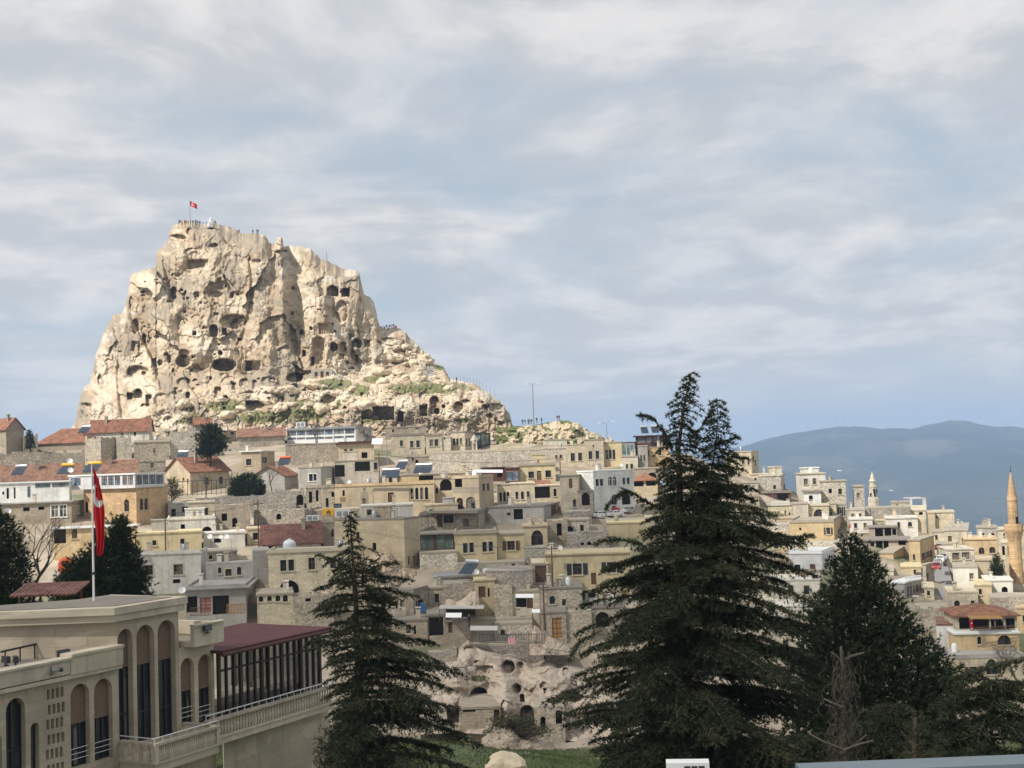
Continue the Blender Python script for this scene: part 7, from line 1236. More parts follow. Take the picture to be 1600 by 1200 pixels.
# ---- poles, lamps, masts, flags
def lamp(name, label, px, py0, py1, D, arms, r=.10, mat='metal'):
    b = P(px, py0, D); top = P(px, py1, D); h = top[2] - b[2]; o = empty(name, tuple(b)); tag(o, label, 'street lamp'); mb = MB(); mb.tube([(0, 0, -1), (0, 0, h * .6), (0, 0, h)], [r * 1.3, r, r * .7], 6); mb.build('pole', M[mat], o)
    for dx, dz in arms:
        mb = MB(); mb.tube([(0, 0, h - .05), (dx * .5, 0, h + dz), (dx, 0, h + dz * 1.1)], r * .5, 5); a = mb.build('arm', M[mat], o); mb = MB(); mb.box(dx - .1 if dx > 0 else dx - .75, dx + .75 if dx > 0 else dx + .1, -.16, .16, h + dz * 1.1 - .07, h + dz * 1.1 + .09); mb.build('lamp_head', M['whitepaint'], a)
def build_poles():
    lamp('street_lamp', 'tall lamp post on the crest beside the cluster of walkers', 834, 658, 601, 333, [(-1.3, .25), (1.0, .25)], .13); lamp('street_lamp', 'double-armed lamp post seen against the sky right of the crest', 949, 700, 662, 330, [(-1.5, .2), (1.3, .5)], .11)
    lamp('street_lamp', 'bent lamp post in front of the rubble cornered house', *ZR(1172, 640)[:1], ZR(0, 655)[1], ZR(0, 330)[1], 262, [(-1.2, .55)], .09); lamp('street_lamp', 'lamp post on the small cream house by the grey rubble wall', ZS(290, 0)[0], ZS(0, 300)[1], ZS(0, 195)[1], 320, [(-1.3, .5)], .09); lamp('street_lamp', 'small lamp high on the castle ridge', A2(492, 0)[0], A2(0, 384)[1], A2(0, 322)[1], 386, [(.3, .1)], .09)
    lamp('street_lamp', 'lamp post beside the lane above the stone wall', ZT(222, 0)[0], ZT(0, 405)[1], ZT(0, 262)[1], 192, [(-1.0, .3)], .08); lamp('street_lamp', 'thin lamp post left of the tan house with arched windows', ZQ(283, 0)[0], ZQ(0, 430)[1], ZQ(0, 180)[1], 300, [(-.4, .1)], .08); lamp('street_lamp', 'lamp post in front of the cream row', ZQ(835, 0)[0], ZQ(0, 520)[1], ZQ(0, 240)[1], 290, [(-.3, .1)], .08)
    D = 394; b = P(*A1(876, 200), D); t = P(*A1(868, 58), D); h = t[2] - b[2]; o = empty('flagpole', tuple(b)); tag(o, 'flagpole on the summit of the castle rock', 'flagpole'); mb = MB(); mb.tube([(0, 0, -3), (0, 0, h)], [.12, .08], 6); mb.build('pole', M['metal'], o)
    V_, F_, mi = [], [], []
    for i in range(13):
        for j in range(13): s_, q = i / 12, j / 12; V_.append((.1 + 2.1 * s_, .25 * math.sin(s_ * 7), h - .1 - 1.5 * q - 1.35 * s_ - .10 * math.sin(s_ * 6)))
    for i in range(12):
        for j in range(12): s_, q = (i + .5) / 12, (j + .5) / 12; F_.append((i * 13 + j, i * 13 + j + 1, (i + 1) * 13 + j + 1, (i + 1) * 13 + j)); mi.append(1 if (s_ - .36) ** 2 + (q - .5) ** 2 < .05 and (s_ - .42) ** 2 + (q - .5) ** 2 > .03 else 0)
    fm = bpy.data.meshes.new('flag'); fm.from_pydata(V_, [], F_); fm.materials.append(M['red']); fm.materials.append(M['whitepaint']); fm.polygons.foreach_set('material_index', mi); tag(link('flag', fm, None, None, tuple(b)), 'small red flag flying on the castle summit', 'flag')
    b = P(*A1(1020, 228), 396); o = empty('summit_marker', tuple(b)); tag(o, 'white stone marker on the castle summit', 'marker'); mb = MB(); mb.lathe([(1.4, -1), (1.3, .3), (.9, .5), (.8, 1.0), (.55, 1.1), (.5, 1.9), (.2, 2.2), (0, 2.5)], 8); mb.build('stone', M['white'], o)
    # rail round the summit platform
    o = empty('summit_rail', tuple(P(*A1(830, 230), 394))); tag(o, 'metal rail round the summit platform', 'railing'); org = P(*A1(830, 230), 394)
    q = [P(*A1(x, 232), 394) - org for x in range(795, 1060, 24)]
    mb = MB()
    for p in q: mb.tube([tuple(p + np.array((0, 0, -1))), tuple(p + np.array((0, 0, 1.0)))], .05, 4)
    mb.build('post', M['darkmetal'], o); mb = MB(); mb.tube([tuple(p + np.array((0, 0, 1.0))) for p in q], .04, 4); mb.tube([tuple(p + np.array((0, 0, .5))) for p in q], .03, 4); mb.build('rail', M['darkmetal'], o)
    # fence of the path above the lower caves
    org = P(*A4(1250, 520), 350); o = empty('path_fence', tuple(org)); tag(o, 'thin wire fence along the path above the lower caves', 'fence')
    for k, (x, y) in enumerate(((1170, 520), (1195, 516), (1218, 514), (1245, 512), (1270, 513), (1290, 514), (1310, 518), (1335, 524), (1358, 530), (1378, 542), (1400, 556), (1425, 570), (1450, 584), (1480, 600))):
        p = P(*A4(x, y), 351) - org; mb = MB(); mb.tube([(p[0], p[1], p[2] - 1), (p[0] - .1, p[1], p[2] + 1.3)], .03, 4); mb.build('post', M['darkmetal'], o)
    for x0, x1, l in ((1100, 1112, None),): pass
    for i, (zx, y0, y1, l) in enumerate(((368, 122, 45, 'single thin mast on the left shoulder of the mountain'), (528, 97, 30, 'tallest thin mast on the mountain crest'), (545, 97, 52, 'short mast just right of the tallest mast'), (587, 98, 45, 'rightmost thin mast on the mountain crest'))):
        px = 1160 + zx / 3.636; a, c = P(px, 640 + y0 / 3.636 + 2, 6600), P(px, 640 + y1 / 3.636, 6600); mb = MB(); mb.tube([(0, 0, -20), (0, 0, c[2] - a[2])], [2.0, .8], 5); o = mb.build('radio_mast', M['metal'], None, loc=tuple(a)); tag(o, l, 'mast')
# ---- minarets
def minaret(label, px, py0, D, prof, mat, n=10, wins=()):
    b = P(px, py0, D); z = lambda py: P(px, py, D)[2] - b[2]; s = D / FPX; o = empty('minaret', tuple(b)); tag(o, label, 'minaret'); groups = {}
    for part, pr in prof:
        mb = MB(); mb.lathe([(max(r * s, .004), z(y)) for r, y in pr], n); mb.build(part, M[mat] if part != 'finial' else M['darkmetal'], o)
    for (y, az, hw, hh) in wins:
        mb = MB(); r = np.interp(-y, [-q[1] for p_, pr in prof for q in pr][::1], [q[0] for p_, pr in prof for q in pr]) * s if False else wins_r(prof, y) * s; mb.box(-hw, hw, -.06, .12, -hh, hh); w_ = mb.build('window', M['dark'], o); w_.location = (math.sin(az) * r, -math.cos(az) * r, z(y)); w_.rotation_euler = (0, 0, az)
    return o
def wins_r(prof, y):
    for part, pr in prof:
        ys = [q[1] for q in pr]
        if min(ys) <= y <= max(ys): od = sorted(pr, key=lambda q: q[1]); return float(np.interp(y, [q[1] for q in od], [q[0] for q in od]))
    return 1.0
def build_wires():
    spec = (('timber utility pole left of the dark red lichen-spotted roof', ZB(640, 860), 60, 196), ('timber utility pole beside the yellow flat-roofed house', ZA(1150, 975), 62, 186), ('timber utility pole in front of the broad yellow house', ZC(1350, 1215), 60, 172), ('timber utility pole among the houses right of the kiosk', ZH(1290, 620), 46, 166), ('timber utility pole below the tan house with arched windows', ZB(1480, 440), 42, 262), ('timber utility pole above the red awning', ZC(1405, 500), 40, 258))
    tops = []
    for l, (px, py), hp, D in spec:
        b = P(px, py, D); h = hp * D / FPX; o = empty('utility_pole', tuple(b)); tag(o, l, 'utility pole'); mb = MB(); mb.tube([(0, 0, -2), (0, 0, h)], [.12, .08], 6); mb.build('pole', M['wood'], o); mb = MB(); mb.box(-.7, .7, -.05, .05, h - .5, h - .38); mb.build('crossarm', M['wood'], o); tops.append(Vector(b) + Vector((0, 0, h - .35)))
    for (i, j), l in (((0, 1), 'slack power cable over the three satellite dishes'), ((2, 3), 'slack power cable beside the broad yellow house'), ((4, 5), 'slack power cable above the middle of the village'), ((0, 2), 'long slack power cable over the big blank tan house')):
        a, b = tops[i], tops[j]; mb = MB()
        for dx in (-.6, .6): mb.tube([tuple(a.lerp(b, t) + Vector((dx, 0, -(a - b).length * .035 * 4 * t * (1 - t))) - a) for t in (k / 14 for k in range(15))], .022, 3, caps=False)
        o = mb.build('power_cable', M['darkmetal'], None, loc=a); tag(o, l, 'cable')
def build_minarets():
    minaret('tall orange stone minaret with conical cap at the right edge', 1594.5, 1005, 222, [('base', [(13, 1010), (13, 955), (11, 945)]), ('shaft', [(10.6, 950), (9.8, 850)]), ('balcony', [(9.8, 850), (10.4, 842), (12.5, 834), (14.2, 829), (14.2, 818), (13.6, 818), (13.4, 825), (8, 825)]), ('upper_shaft', [(8.2, 826), (7.5, 783)]), ('ring', [(7.0, 784), (7.9, 782), (7.9, 779), (7.0, 778)]), ('cap', [(7.7, 779), (5.2, 762), (2.6, 746), (.5, 737)]), ('finial', [(.5, 738), (.9, 735), (.3, 733), (.6, 731), (.15, 727)])], 'minaret', 12, [(812, .35, .22, .55)])
    minaret('little cream minaret on the skyline left of the grey rubble wall', 1365.5, 795, 306, [('base', [(8.6, 797), (8.6, 780), (7.4, 776)]), ('shaft', [(6.4, 777), (5.7, 762)]), ('ring', [(5.6, 762), (6.2, 760), (5.6, 758)]), ('upper_shaft', [(5.0, 759), (4.8, 754)]), ('balcony', [(4.8, 754), (5.6, 753), (5.6, 751), (4.2, 750)]), ('cap', [(4.2, 750), (2.8, 744), (1.0, 739), (.3, 736)]), ('finial', [(.3, 737), (.12, 733)])], 'pale', 8, [(767, .0, .2, .5), (767, .9, .2, .5), (774, .1, .2, .6), (774, -.9, .2, .6)])
# ---- roof equipment
def dish(px, py, D, rpx, label, az=0.6, group=None):
    s = D / FPX; r = rpx * s; c = P(px, py, D); o = empty('satellite_dish', (c[0], c[1], c[2] - r * 1.5), az); tag(o, label, 'satellite dish', group); mb = MB(); t = R_(38)
    pr = [(r * math.sin(k / 5 * .9) / math.sin(.9), r * .9 * (1 - math.cos(k / 5 * .9))) for k in range(6)]; mb.lathe(pr, 14); bo = mb.build('bowl', M['whitepaint'], o, True); bo.location = (0, 0, r * 1.5); bo.rotation_euler = (R_(62), 0, 0)
    mb = MB(); mb.tube([(0, .05, 0), (0, .1, r * 1.5)], .035, 5); mb.build('mast', M['metal'], o); mb = MB(); mb.tube([(0, 0, r * .8), (0, -r * .9, r * 1.5)], .02, 4); mb.box(-.06, .06, -r * .9 - .1, -r * .9 + .04, r * 1.44, r * 1.6); mb.build('arm', M['metal'], o)
def heater(px, py, D, wpx, label, az=-.5, tank='steel', two=True):
    s = D / FPX; w_ = wpx * s; c = P(px, py, D); o = empty('solar_heater', tuple(c), az); tag(o, label, 'solar heater'); L = min(1.9, w_ * 1.1); n = 2 if two else 1
    for k in range(n):
        mb = MB(); x0, x1 = -w_ / 2 + k * w_ / n + .03, -w_ / 2 + (k + 1) * w_ / n - .03; ca, sa = math.cos(R_(42)), math.sin(R_(42)); v = [(x0, 0, .15), (x1, 0, .15), (x1, L * ca, .15 + L * sa), (x0, L * ca, .15 + L * sa)]; nn = (0, -sa * .1, ca * .1); mb.add(v + [(x, y + nn[1], z + nn[2]) for x, y, z in v], [(0, 3, 2, 1), (4, 5, 6, 7), (0, 1, 5, 4), (1, 2, 6, 5), (2, 3, 7, 6), (3, 0, 4, 7)]); mb.build('collector', M['panel'], o)
    zt = .15 + L * math.sin(R_(42)); mb = MB(); mb.lathe([(0, -w_ * .48), (.26, -w_ * .48), (.28, -w_ * .44), (.28, w_ * .44), (.26, w_ * .48), (0, w_ * .48)], 12, (0, L * .8, zt + .35), 'x'); mb.build('tank', M[tank], o, True); mb = MB()
    for x in (-w_ * .42, w_ * .42): mb.tube([(x, L * .8, -.3), (x, L * .8, zt + .1)], .03, 4); mb.tube([(x, .05, -.3), (x, .05, .15)], .03, 4); mb.tube([(x, .05, .1), (x, L * .8, zt)], .025, 4)
    mb.build('frame', M['metal'], o)
def build_roof_gear():
    for z_, x, y, r, D, l, az in ((ZA, 483, 358, 20, 228, 'upper white satellite dish above the white terrace roof', .5), (ZA, 488, 422, 20, 226, 'lower white satellite dish above the white terrace roof', .5), (ZA, 55, 705, 20, 214, 'white satellite dish on the brown plastered wing', .8), (ZA, 895, 905, 19, 178, 'white satellite dish left of the yellow flat-roofed house', .3), (ZB, 1050, 455, 20, 262, 'white satellite dish before the grey plastered house', .4), (ZB, 1265, 458, 15, 262, 'white satellite dish below the pale balcony house', .4), (ZB, 300, 838, 18, 196, 'leftmost of three dishes on the low cream house', .2), (ZB, 375, 840, 15, 196, 'middle of three dishes on the low cream house', .2), (ZB, 415, 838, 18, 196, 'rightmost of three dishes on the low cream house', .2), (ZC, 1330, 963, 17, 178, 'left white dish on the broad yellow house', .5), (ZC, 1398, 960, 18, 178, 'right white dish on the broad yellow house', .5), (ZC, 818, 1128, 20, 176, 'left white dish below the yellow house with paired windows', .5), (ZC, 875, 1120, 20, 176, 'right white dish below the yellow house with paired windows', .5), (ZD, 843, 475, 13, 280, 'small white dish on the roof of the white house', .3), (ZS, 945, 512, 17, 276, 'white dish on the dark veranda against the mountains', .4), (ZL, 165, 158, 22, 152, 'white dish behind the hotel roof beside a black pipe', .3), (ZT, 525, 190, 12, 196, 'white dish on the grass-grown roof', .3)):
        px, py = z_(x, y); sc_ = {ZS: 6.667, ZL: 3.75, ZT: 4.8}.get(z_, 4.444); dish(px, py, D, r / sc_, l, az)
    for z_, x, y, w_, D, l, az, tk, two in ((ZA, 572, 168, 80, 300, 'white solar heater on the faded red hipped roof', -.3, 'steel', True), (ZA, 112, 460, 95, 231, 'dark solar heater at the left on the wide old red roof', -.3, 'steel', True), (ZA, 435, 452, 110, 229, 'solar heater with yellow tank above the white terrace', -.4, 'yellowpaint', True), (ZA, 620, 440, 120, 229, 'solar heater with yellow tank right of the flagpole top', -.4, 'yellowpaint', True), (ZA, 1255, 350, 80, 268, 'blue solar heater on the tan gabled house', -.2, 'steel', True), (ZB, 810, 345, 85, 272, 'solar heater with two orange tanks', -.2, 'orangeplastic', True), (ZC, 440, 445, 130, 250, 'wide pale solar panel above the ochre upper house', -.3, 'steel', True), (ZC, 285, 420, 80, 256, 'blue solar panel left of the wide pale panel', -.5, 'steel', True), (ZN, 455, 120, 75, 301, 'left solar tank on the brown roof pavilion', .1, 'steel', False), (ZN, 565, 115, 75, 301, 'right solar tank on the brown roof pavilion', .1, 'steel', False), (ZC, 740, 1150, 130, 177, 'dark solar panel on the slanting sheet roof', -.8, 'steel', True), (ZC, 215, 480, 130, 250, 'grey solar collectors beside the white parapet', -.2, 'steel', True)):
        px, py = z_(x, y); heater(px, py, D, w_ / (6.667 if z_ is ZN else 4.444), l, az, tk, two)
    D = 190; c = P(*ZB(855, 915), D); o = empty('water_tank', tuple(c)); tag(o, 'white dome-shaped water tank on the large cream house', 'water tank'); s = D / FPX; mb = MB(); r = 10 * s; mb.lathe([(r, -.2), (r, r * .55)] + [(r * math.cos(t), r * .55 + r * .75 * math.sin(t)) for t in (k * math.pi / 16 for k in range(1, 9))], 18); mb.build('shell', M['tankwhite'], o, True); mb = MB(); mb.lathe([(.22, r * 1.27), (.22, r * 1.42), (0, r * 1.42)], 10); mb.build('lid', M['tankwhite'], o)
    # yellow sign and boxes
    D = 206; a, b = P(*ZB(1085, 705), D), P(*ZB(1167, 640), D); o = empty('sign_board', tuple(a)); tag(o, 'square yellow sign board with dark figure on the terrace', 'sign'); w_, h = b[0] - a[0], b[2] - a[2]; mb = MB(); mb.box(0, w_, 0, .12, .25, h); mb.build('board', M['yellowpaint'], o); mb = MB()
    for q in ([(.36, .62), (.5, .7), (.66, .62)], [(.4, .62), (.42, .38)], [(.6, .62), (.62, .36)], [(.5, .68), (.5, .82)], [(.32, .5), (.46, .45), (.6, .52)]): mb.tube([(w_ * x, -.015, h * z) for x, z in q], .07, 4)
    mb.build('figure', M['darkmetal'], o); mb = MB(); mb.tube([(.1, .06, -.8), (.1, .06, .25)], .05, 5); mb.tube([(w_ - .1, .06, -.8), (w_ - .1, .06, .25)], .05, 5); mb.build('leg', M['darkmetal'], o)
    for x0, x1, y0, y1, D, m_, nm, l, ct in ((1172, 1272, 650, 704, 205, 'whitepaint', 'utility_cabinet', 'white cabinet right of the yellow sign board', 'cabinet'), (1205, 1242, 562, 598, 209, 'yellowpaint', 'water_cube', 'yellow plastic container above the white cabinet', 'container'), (1162, 1212, 608, 640, 208, 'darkmetal', 'roof_unit', 'black box unit below the yellow container', 'unit'), (972, 1057, 688, 728, 198, 'whitepaint', 'ventilation_box', 'white ventilation box left of the yellow sign board', 'ventilator'), (900, 962, 40, 78, 321, 'whitepaint', 'roof_tent', 'white sheet hung above the glazed restaurant', 'sheet')):
        a, b = P(*ZB(x0, y1), D), P(*ZB(x1, y0), D); o = empty(nm, tuple(a)); tag(o, l, ct); w_, h = b[0] - a[0], b[2] - a[2]; mb = MB(); mb.box(0, w_, 0, .8, 0, h * .92); mb.build('body', M[m_], o); mb = MB(); mb.box(-.04, w_ + .04, -.04, .84, h * .922, h); mb.build('lid', M[m_], o); mb = MB(); mb.box(w_ * .1, w_ * .46, -.03, -.002, h * .12, h * .8); mb.box(w_ * .54, w_ * .9, -.03, -.002, h * .12, h * .8); mb.build('panel', M['metal'] if m_ != 'darkmetal' else M['glassblue'], o)
M['tankwhite'] = flat('tank_plastic', (.62, .66, .66), .5, .4)
# ---- cars
def car(px, py, D, rz, label, paint, sc_=1.0, group=None, kind=0):
    o = empty('parked_car', tuple(P(px, py, D)), rz); o.scale = (sc_,) * 3; tag(o, label, 'car', group)
    if not CARM:
        for pk in ('carwhite', 'carsilver', 'carred'):
            lo = [(-2.15, .35), (-2.18, .62), (-2.05, .86), (-1.2, .95), (-.75, .99), (1.15, .98), (2.02, .92), (2.12, .6), (2.1, .33)]; up = [(-1.05, .95), (-.45, 1.42), (.95, 1.46), (1.7, .98)]; mb = MB()
            def ext(pf, y, yt): n = len(pf); v = [(x, -(y if i < 1e9 else y), z) for i, (x, z) in enumerate(pf)] + [(x, y, z) for x, z in pf]; return v, [tuple(range(n)), tuple(range(2 * n - 1, n - 1, -1))] + [(i, i + n, (i + 1) % n + n, (i + 1) % n) for i in range(n)]
            mb.add(*ext(lo, .84, 0)); v = [(x, -(.80 if z < 1.1 else .62), z) for x, z in up] + [(x, (.80 if z < 1.1 else .62), z) for x, z in up]; mb.add(v, [(0, 1, 2, 3), (7, 6, 5, 4), (0, 4, 5, 1), (1, 5, 6, 2), (2, 6, 7, 3)]); body = mb.mesh('car_body', M[pk]); CARM[pk] = body
        mb = MB(); 
        for s_ in (-1, 1): mb.poly((-.86, s_ * .775, 1.02), (-.42, s_ * .655, 1.36), (.2, s_ * .655, 1.38), (.2, s_ * .79, 1.01)); mb.poly((.28, s_ * .79, 1.01), (.28, s_ * .655, 1.38), (.9, s_ * .655, 1.38), (1.36, s_ * .78, 1.02))
        mb.poly((-1.03, -.7, 1.0), (-1.03, .7, 1.0), (-.5, .56, 1.4), (-.5, -.56, 1.4)); mb.poly((1.66, -.7, 1.03), (1.66, .7, 1.03), (1.02, .56, 1.44), (1.02, -.56, 1.44)); CARM['win'] = mb.mesh('car_windows', M['glass'])
        mb = MB(); mb.lathe([(.1, -.1), (.3, -.11), (.32, -.06), (.32, .06), (.3, .11), (.1, .1)], 14, axis='y'); CARM['tyre'] = mb.mesh('tyre', M['darkmetal']); mb = MB(); mb.lathe([(0, -.115), (.19, -.118), (.2, -.10), (.2, .10), (.19, .118), (0, .115)], 10, axis='y'); CARM['rim'] = mb.mesh('rim', M['steel'])
        mb = MB(); mb.box(-.06, .06, -.17, .17, -.07, .07); CARM['lamp'] = mb.mesh('headlight', M['steel'])
    link('body', CARM[paint], o); link('windows', CARM['win'], o)
    for x in (-1.3, 1.3):
        for y in (-.76, .76): w_ = link('wheel', CARM['tyre'], o, None, (x, y, .32)); link('rim', CARM['rim'], w_)
    for x in (-2.14, 2.08):
        for y in (-.6, .6): link('headlight', CARM['lamp'], o, None, (x, y, .7))
CARM = {}
for k, c in (('carwhite', (.75, .75, .75)), ('carsilver', (.4, .41, .43)), ('carred', (.35, .03, .03))): M[k] = flat('paint_' + k, c, .25, .5, var=.03)
def build_cars():
    for z_, x, y, D, rz, l, pt in ((ZD, 697, 838, 231, .45, 'white car parked left beside the low rubble wall', 'carwhite'), (ZD, 802, 832, 234, .5, 'white car parked right of the other white car', 'carwhite'), (ZD, 772, 800, 240, .2, 'dark red car half hidden behind the white cars', 'carred'), (ZD, 900, 806, 240, .9, 'silver car under the cedar bough beside the white house', 'carsilver'), (ZS, 730, 922, 216, 1.2, 'white car at the top of the lane', 'carwhite'), (ZS, 762, 900, 224, 1.2, 'silver car behind the white one in the lane', 'carsilver'), (ZS, 700, 960, 208, 1.2, 'silver car parked halfway down the lane', 'carsilver'), (ZS, 690, 1000, 203, 1.2, 'dark red car parked low in the lane', 'carred')):
        car(*z_(x, y), D, rz, l, pt, .78)
# ---- odds and ends of the village
def slats(name, label, cat, corners, D, mat, n, parts=('rail', 'bar'), r=.03):
    """a railing between two picture points: (x0, ytop, ybottom), (x1, ytop, ybottom)"""
    (x0, a0, b0), (x1, a1, b1) = corners; org = P(x0, b0, D); o = empty(name, tuple(org)); tag(o, label, cat); T0, T1, B0, B1 = (P(x0, a0, D) - org, P(x1, a1, D) - org, P(x0, b0, D) - org, P(x1, b1, D) - org); mb = MB(); mb.tube([tuple(T0), tuple(T1)], r * 1.4, 5); mb.tube([tuple(B0 * .9 + T0 * .1), tuple(B1 * .9 + T1 * .1)], r, 4); mb.build(parts[0], M[mat], o)
    for k in range(n + 1): t = k / n; mb = MB(); mb.tube([tuple(B0 + (B1 - B0) * t), tuple(T0 + (T1 - T0) * t)], r, 4, caps=False); mb.build(parts[1], M[mat], o)
def canopy(zf, x0, x1, y0, y1, D, label, mat, depth=1.6, legs=True, name='awning', drop=None, sc_=1.0):
    a, b = P(*zf(x0, y1), D), P(*zf(x1, y1), D); t = P(*zf((x0 + x1) / 2, y0), D + depth); o = empty(name, tuple(a)); tag(o, label, name.replace('_', ' ').split()[-1]); w_ = b[0] - a[0]; dz = b[2] - a[2]; h = max(t[2] - (a[2] + b[2]) / 2, .15); v = [(0, 0, 0), (w_, 0, dz), (w_, depth, dz + h), (0, depth, h)]; mb = MB(); mb.add(v + [(x, y, z + .07) for x, y, z in v], [(0, 3, 2, 1), (4, 5, 6, 7), (0, 1, 5, 4), (1, 2, 6, 5), (2, 3, 7, 6), (3, 0, 4, 7)]); mb.build('sheet', M[mat], o)
    if legs:
        for x in (.06, w_ - .06): mb = MB(); mb.tube([(x, .05, dz * x / w_), (x, .05, -(drop or 2.2))], .05, 5); mb.build('post', M['wood'], o)
def build_oddments():
    canopy(ZC, 1212, 1336, 492, 521, 262, 'red awning over the deep loggia', 'tile', 1.5, False); canopy(ZH, 1092, 1218, 484, 508, 166, 'white awning over the open-fronted kiosk', 'whitepaint', 1.2, False); canopy(ZD, 852, 918, 662, 690, 243, 'turquoise awning on the white house', 'turquoise', 1.2, False); canopy(ZC, 795, 1002, 420, 438, 254, 'thin white canopy left of the brown annex', 'whitepaint', 2.0); canopy(ZT, 555, 805, 395, 420, 163.5, 'tan slatted awning along the roof restaurant', 'woodlight', 1.0, False)
    canopy(ZC, 98, 356, 546, 566, 222, 'thatched pergola in front of the long sand house', 'thatch', 2.6, True, 'thatched_pergola', 2.8); canopy(ZC, 480, 830, 706, 722, 212, 'drooping reed canopy above the brown doors', 'thatch', 2.2, True, 'reed_canopy', 2.6); canopy(ZH, 560, 870, 560, 585, 163, 'grey concrete canopy below the jagged rock stump', 'concrete', 2.5, True, 'roof_canopy', 1.5); canopy(ZH, 605, 715, 615, 645, 160, 'white crumpled sheet on the dark open shed', 'whitepaint', 1.6, False, 'tin_sheet'); canopy(ZH, 775, 965, 705, 735, 157, 'pale tarpaulin beside the tiny framed window', 'tarp', 2.0, True, 'tarpaulin', 1.2); canopy(ZQ, 670, 780, 305, 360, 284, 'white cloth canopy left of the cream row', 'whitepaint', 2.0, True, 'cloth_canopy', 1.5); canopy(ZN, 612, 690, 615, 650, 262, 'pale blue parasol cloth under the cedar bough', 'bluepale', 1.2, True, 'parasol_cloth'); canopy(ZH, 1205, 1262, 590, 612, 161, 'white parasol sheet right of the terrace wall', 'whitepaint', 1.2, True, 'parasol_sheet')
    slats('iron_railing', 'dark iron railing on the terrace above the cave outcrop', 'railing', [(*ZH(842, 762), ZH(0, 822)[1]), (*ZH(1292, 758), ZH(0, 828)[1])], 155.5, 'darkmetal', 40); slats('iron_railing', 'thin iron railing right of the slanting rock wedge', 'railing', [(*ZI(948, 372), ZI(0, 440)[1]), (*ZI(1142, 395), ZI(0, 470)[1])], 153, 'darkmetal', 14, r=.02); slats('balustrade', 'balustrade of the balcony over the glazed arches', 'balustrade', [(*ZC(655, 542), ZC(0, 578)[1]), (*ZC(832, 540), ZC(0, 578)[1])], 229, 'trim', 22, r=.06); slats('balustrade', 'white balustrade on the grey building beside the lane', 'balustrade', [(*ZT(62, 108), ZT(0, 138)[1]), (*ZT(186, 92), ZT(0, 124)[1])], 197, 'whitepaint', 18, r=.06); slats('terrace_railing', 'low railing of the roof restaurant', 'railing', [(*ZT(560, 482), ZT(0, 508)[1]), (*ZT(892, 470), ZT(0, 500)[1])], 163.6, 'wood', 16, r=.04); slats('white_railing', 'white railing of the curtained roof terrace', 'railing', [(*ZR(372, 632), ZR(0, 668)[1]), (*ZR(556, 626), ZR(0, 664)[1])], 262, 'whitepaint', 8, r=.06); slats('iron_railing', 'iron fence on the stone wall below the lane', 'railing', [(*ZT(230, 322), ZT(0, 352)[1]), (*ZT(420, 322), ZT(0, 350)[1])], 190, 'darkmetal', 22, r=.025); slats('wooden_railing', 'leaning plank railing of the shabby balcony house', 'railing', [(*ZL(430, 245), ZL(0, 300)[1]), (*ZL(535, 235), ZL(0, 295)[1])], 157.2, 'woodlight', 12, r=.045); slats('wooden_railing', 'wooden railing before the pink door', 'railing', [(*ZL(215, 262), ZL(0, 312)[1]), (*ZL(330, 260), ZL(0, 308)[1])], 157.2, 'wood', 14, r=.03)
    slats('garden_fence', 'dark garden fence behind the round bush', 'fence', [(*ZB(80, 455), ZB(0, 560)[1]), (*ZB(480, 440), ZB(0, 540)[1])], 246, 'darkmetal', 12, r=.05)
    # stairs of the white house
    D = 243; n = 13; a, b = P(*ZD(770, 735), D - 1.5), P(*ZD(628, 640), D); o = empty('stone_stairs', tuple(a)); tag(o, 'stone outside stairs rising to the white house', 'stairs'); d = b - a
    for k in range(n): t0, t1 = k / n, (k + 1) / n; mb = MB(); x0, x1 = sorted((d[0] * t0, d[0] * t1)); mb.box(x0, x1, d[1] * t0, d[1] * t0 + 1.5, -3, d[2] * t1); mb.build('step', M['offwhite'], o)
    mb = MB(); mb.add([(0, -.2, -.2), (d[0], d[1] - .2, d[2] - .1), (d[0], d[1] - .2, d[2] + 1.0), (0, -.2, .9), (0, -.02, -.2), (d[0], d[1] - .02, d[2] - .1), (d[0], d[1] - .02, d[2] + 1.0), (0, -.02, .9)], [(0, 1, 2, 3), (7, 6, 5, 4), (3, 2, 6, 7), (0, 3, 7, 4), (1, 5, 6, 2)]); mb.build('parapet', M['offwhite'], o)
    # white pergola frame
    D = 300; W_ = lambda x, y, dd=0: P(*ZS(x, y), D + dd); org = W_(425, 380); o = empty('pergola_frame', tuple(org)); tag(o, 'empty white pergola frame on the skyline', 'pergola')
    for x, dd in ((428, 0), (560, 0), (430, 4), (575, 4)): mb = MB(); p0, p1 = W_(x, 385, dd) - org, W_(x, 262, dd) - org; mb.box(p0[0] - .2, p0[0] + .2, p0[1] - .2, p0[1] + .2, p0[2], p1[2]); mb.build('post', M['white'], o)
    mb = MB(); p0, p1 = W_(400, 262) - org, W_(575, 258) - org; mb.box(p0[0], p1[0], -.15, .15, p1[2], p1[2] + .25); mb.box(p0[0], p1[0], 3.85, 4.15, p1[2], p1[2] + .25); mb.build('beam', M['white'], o)
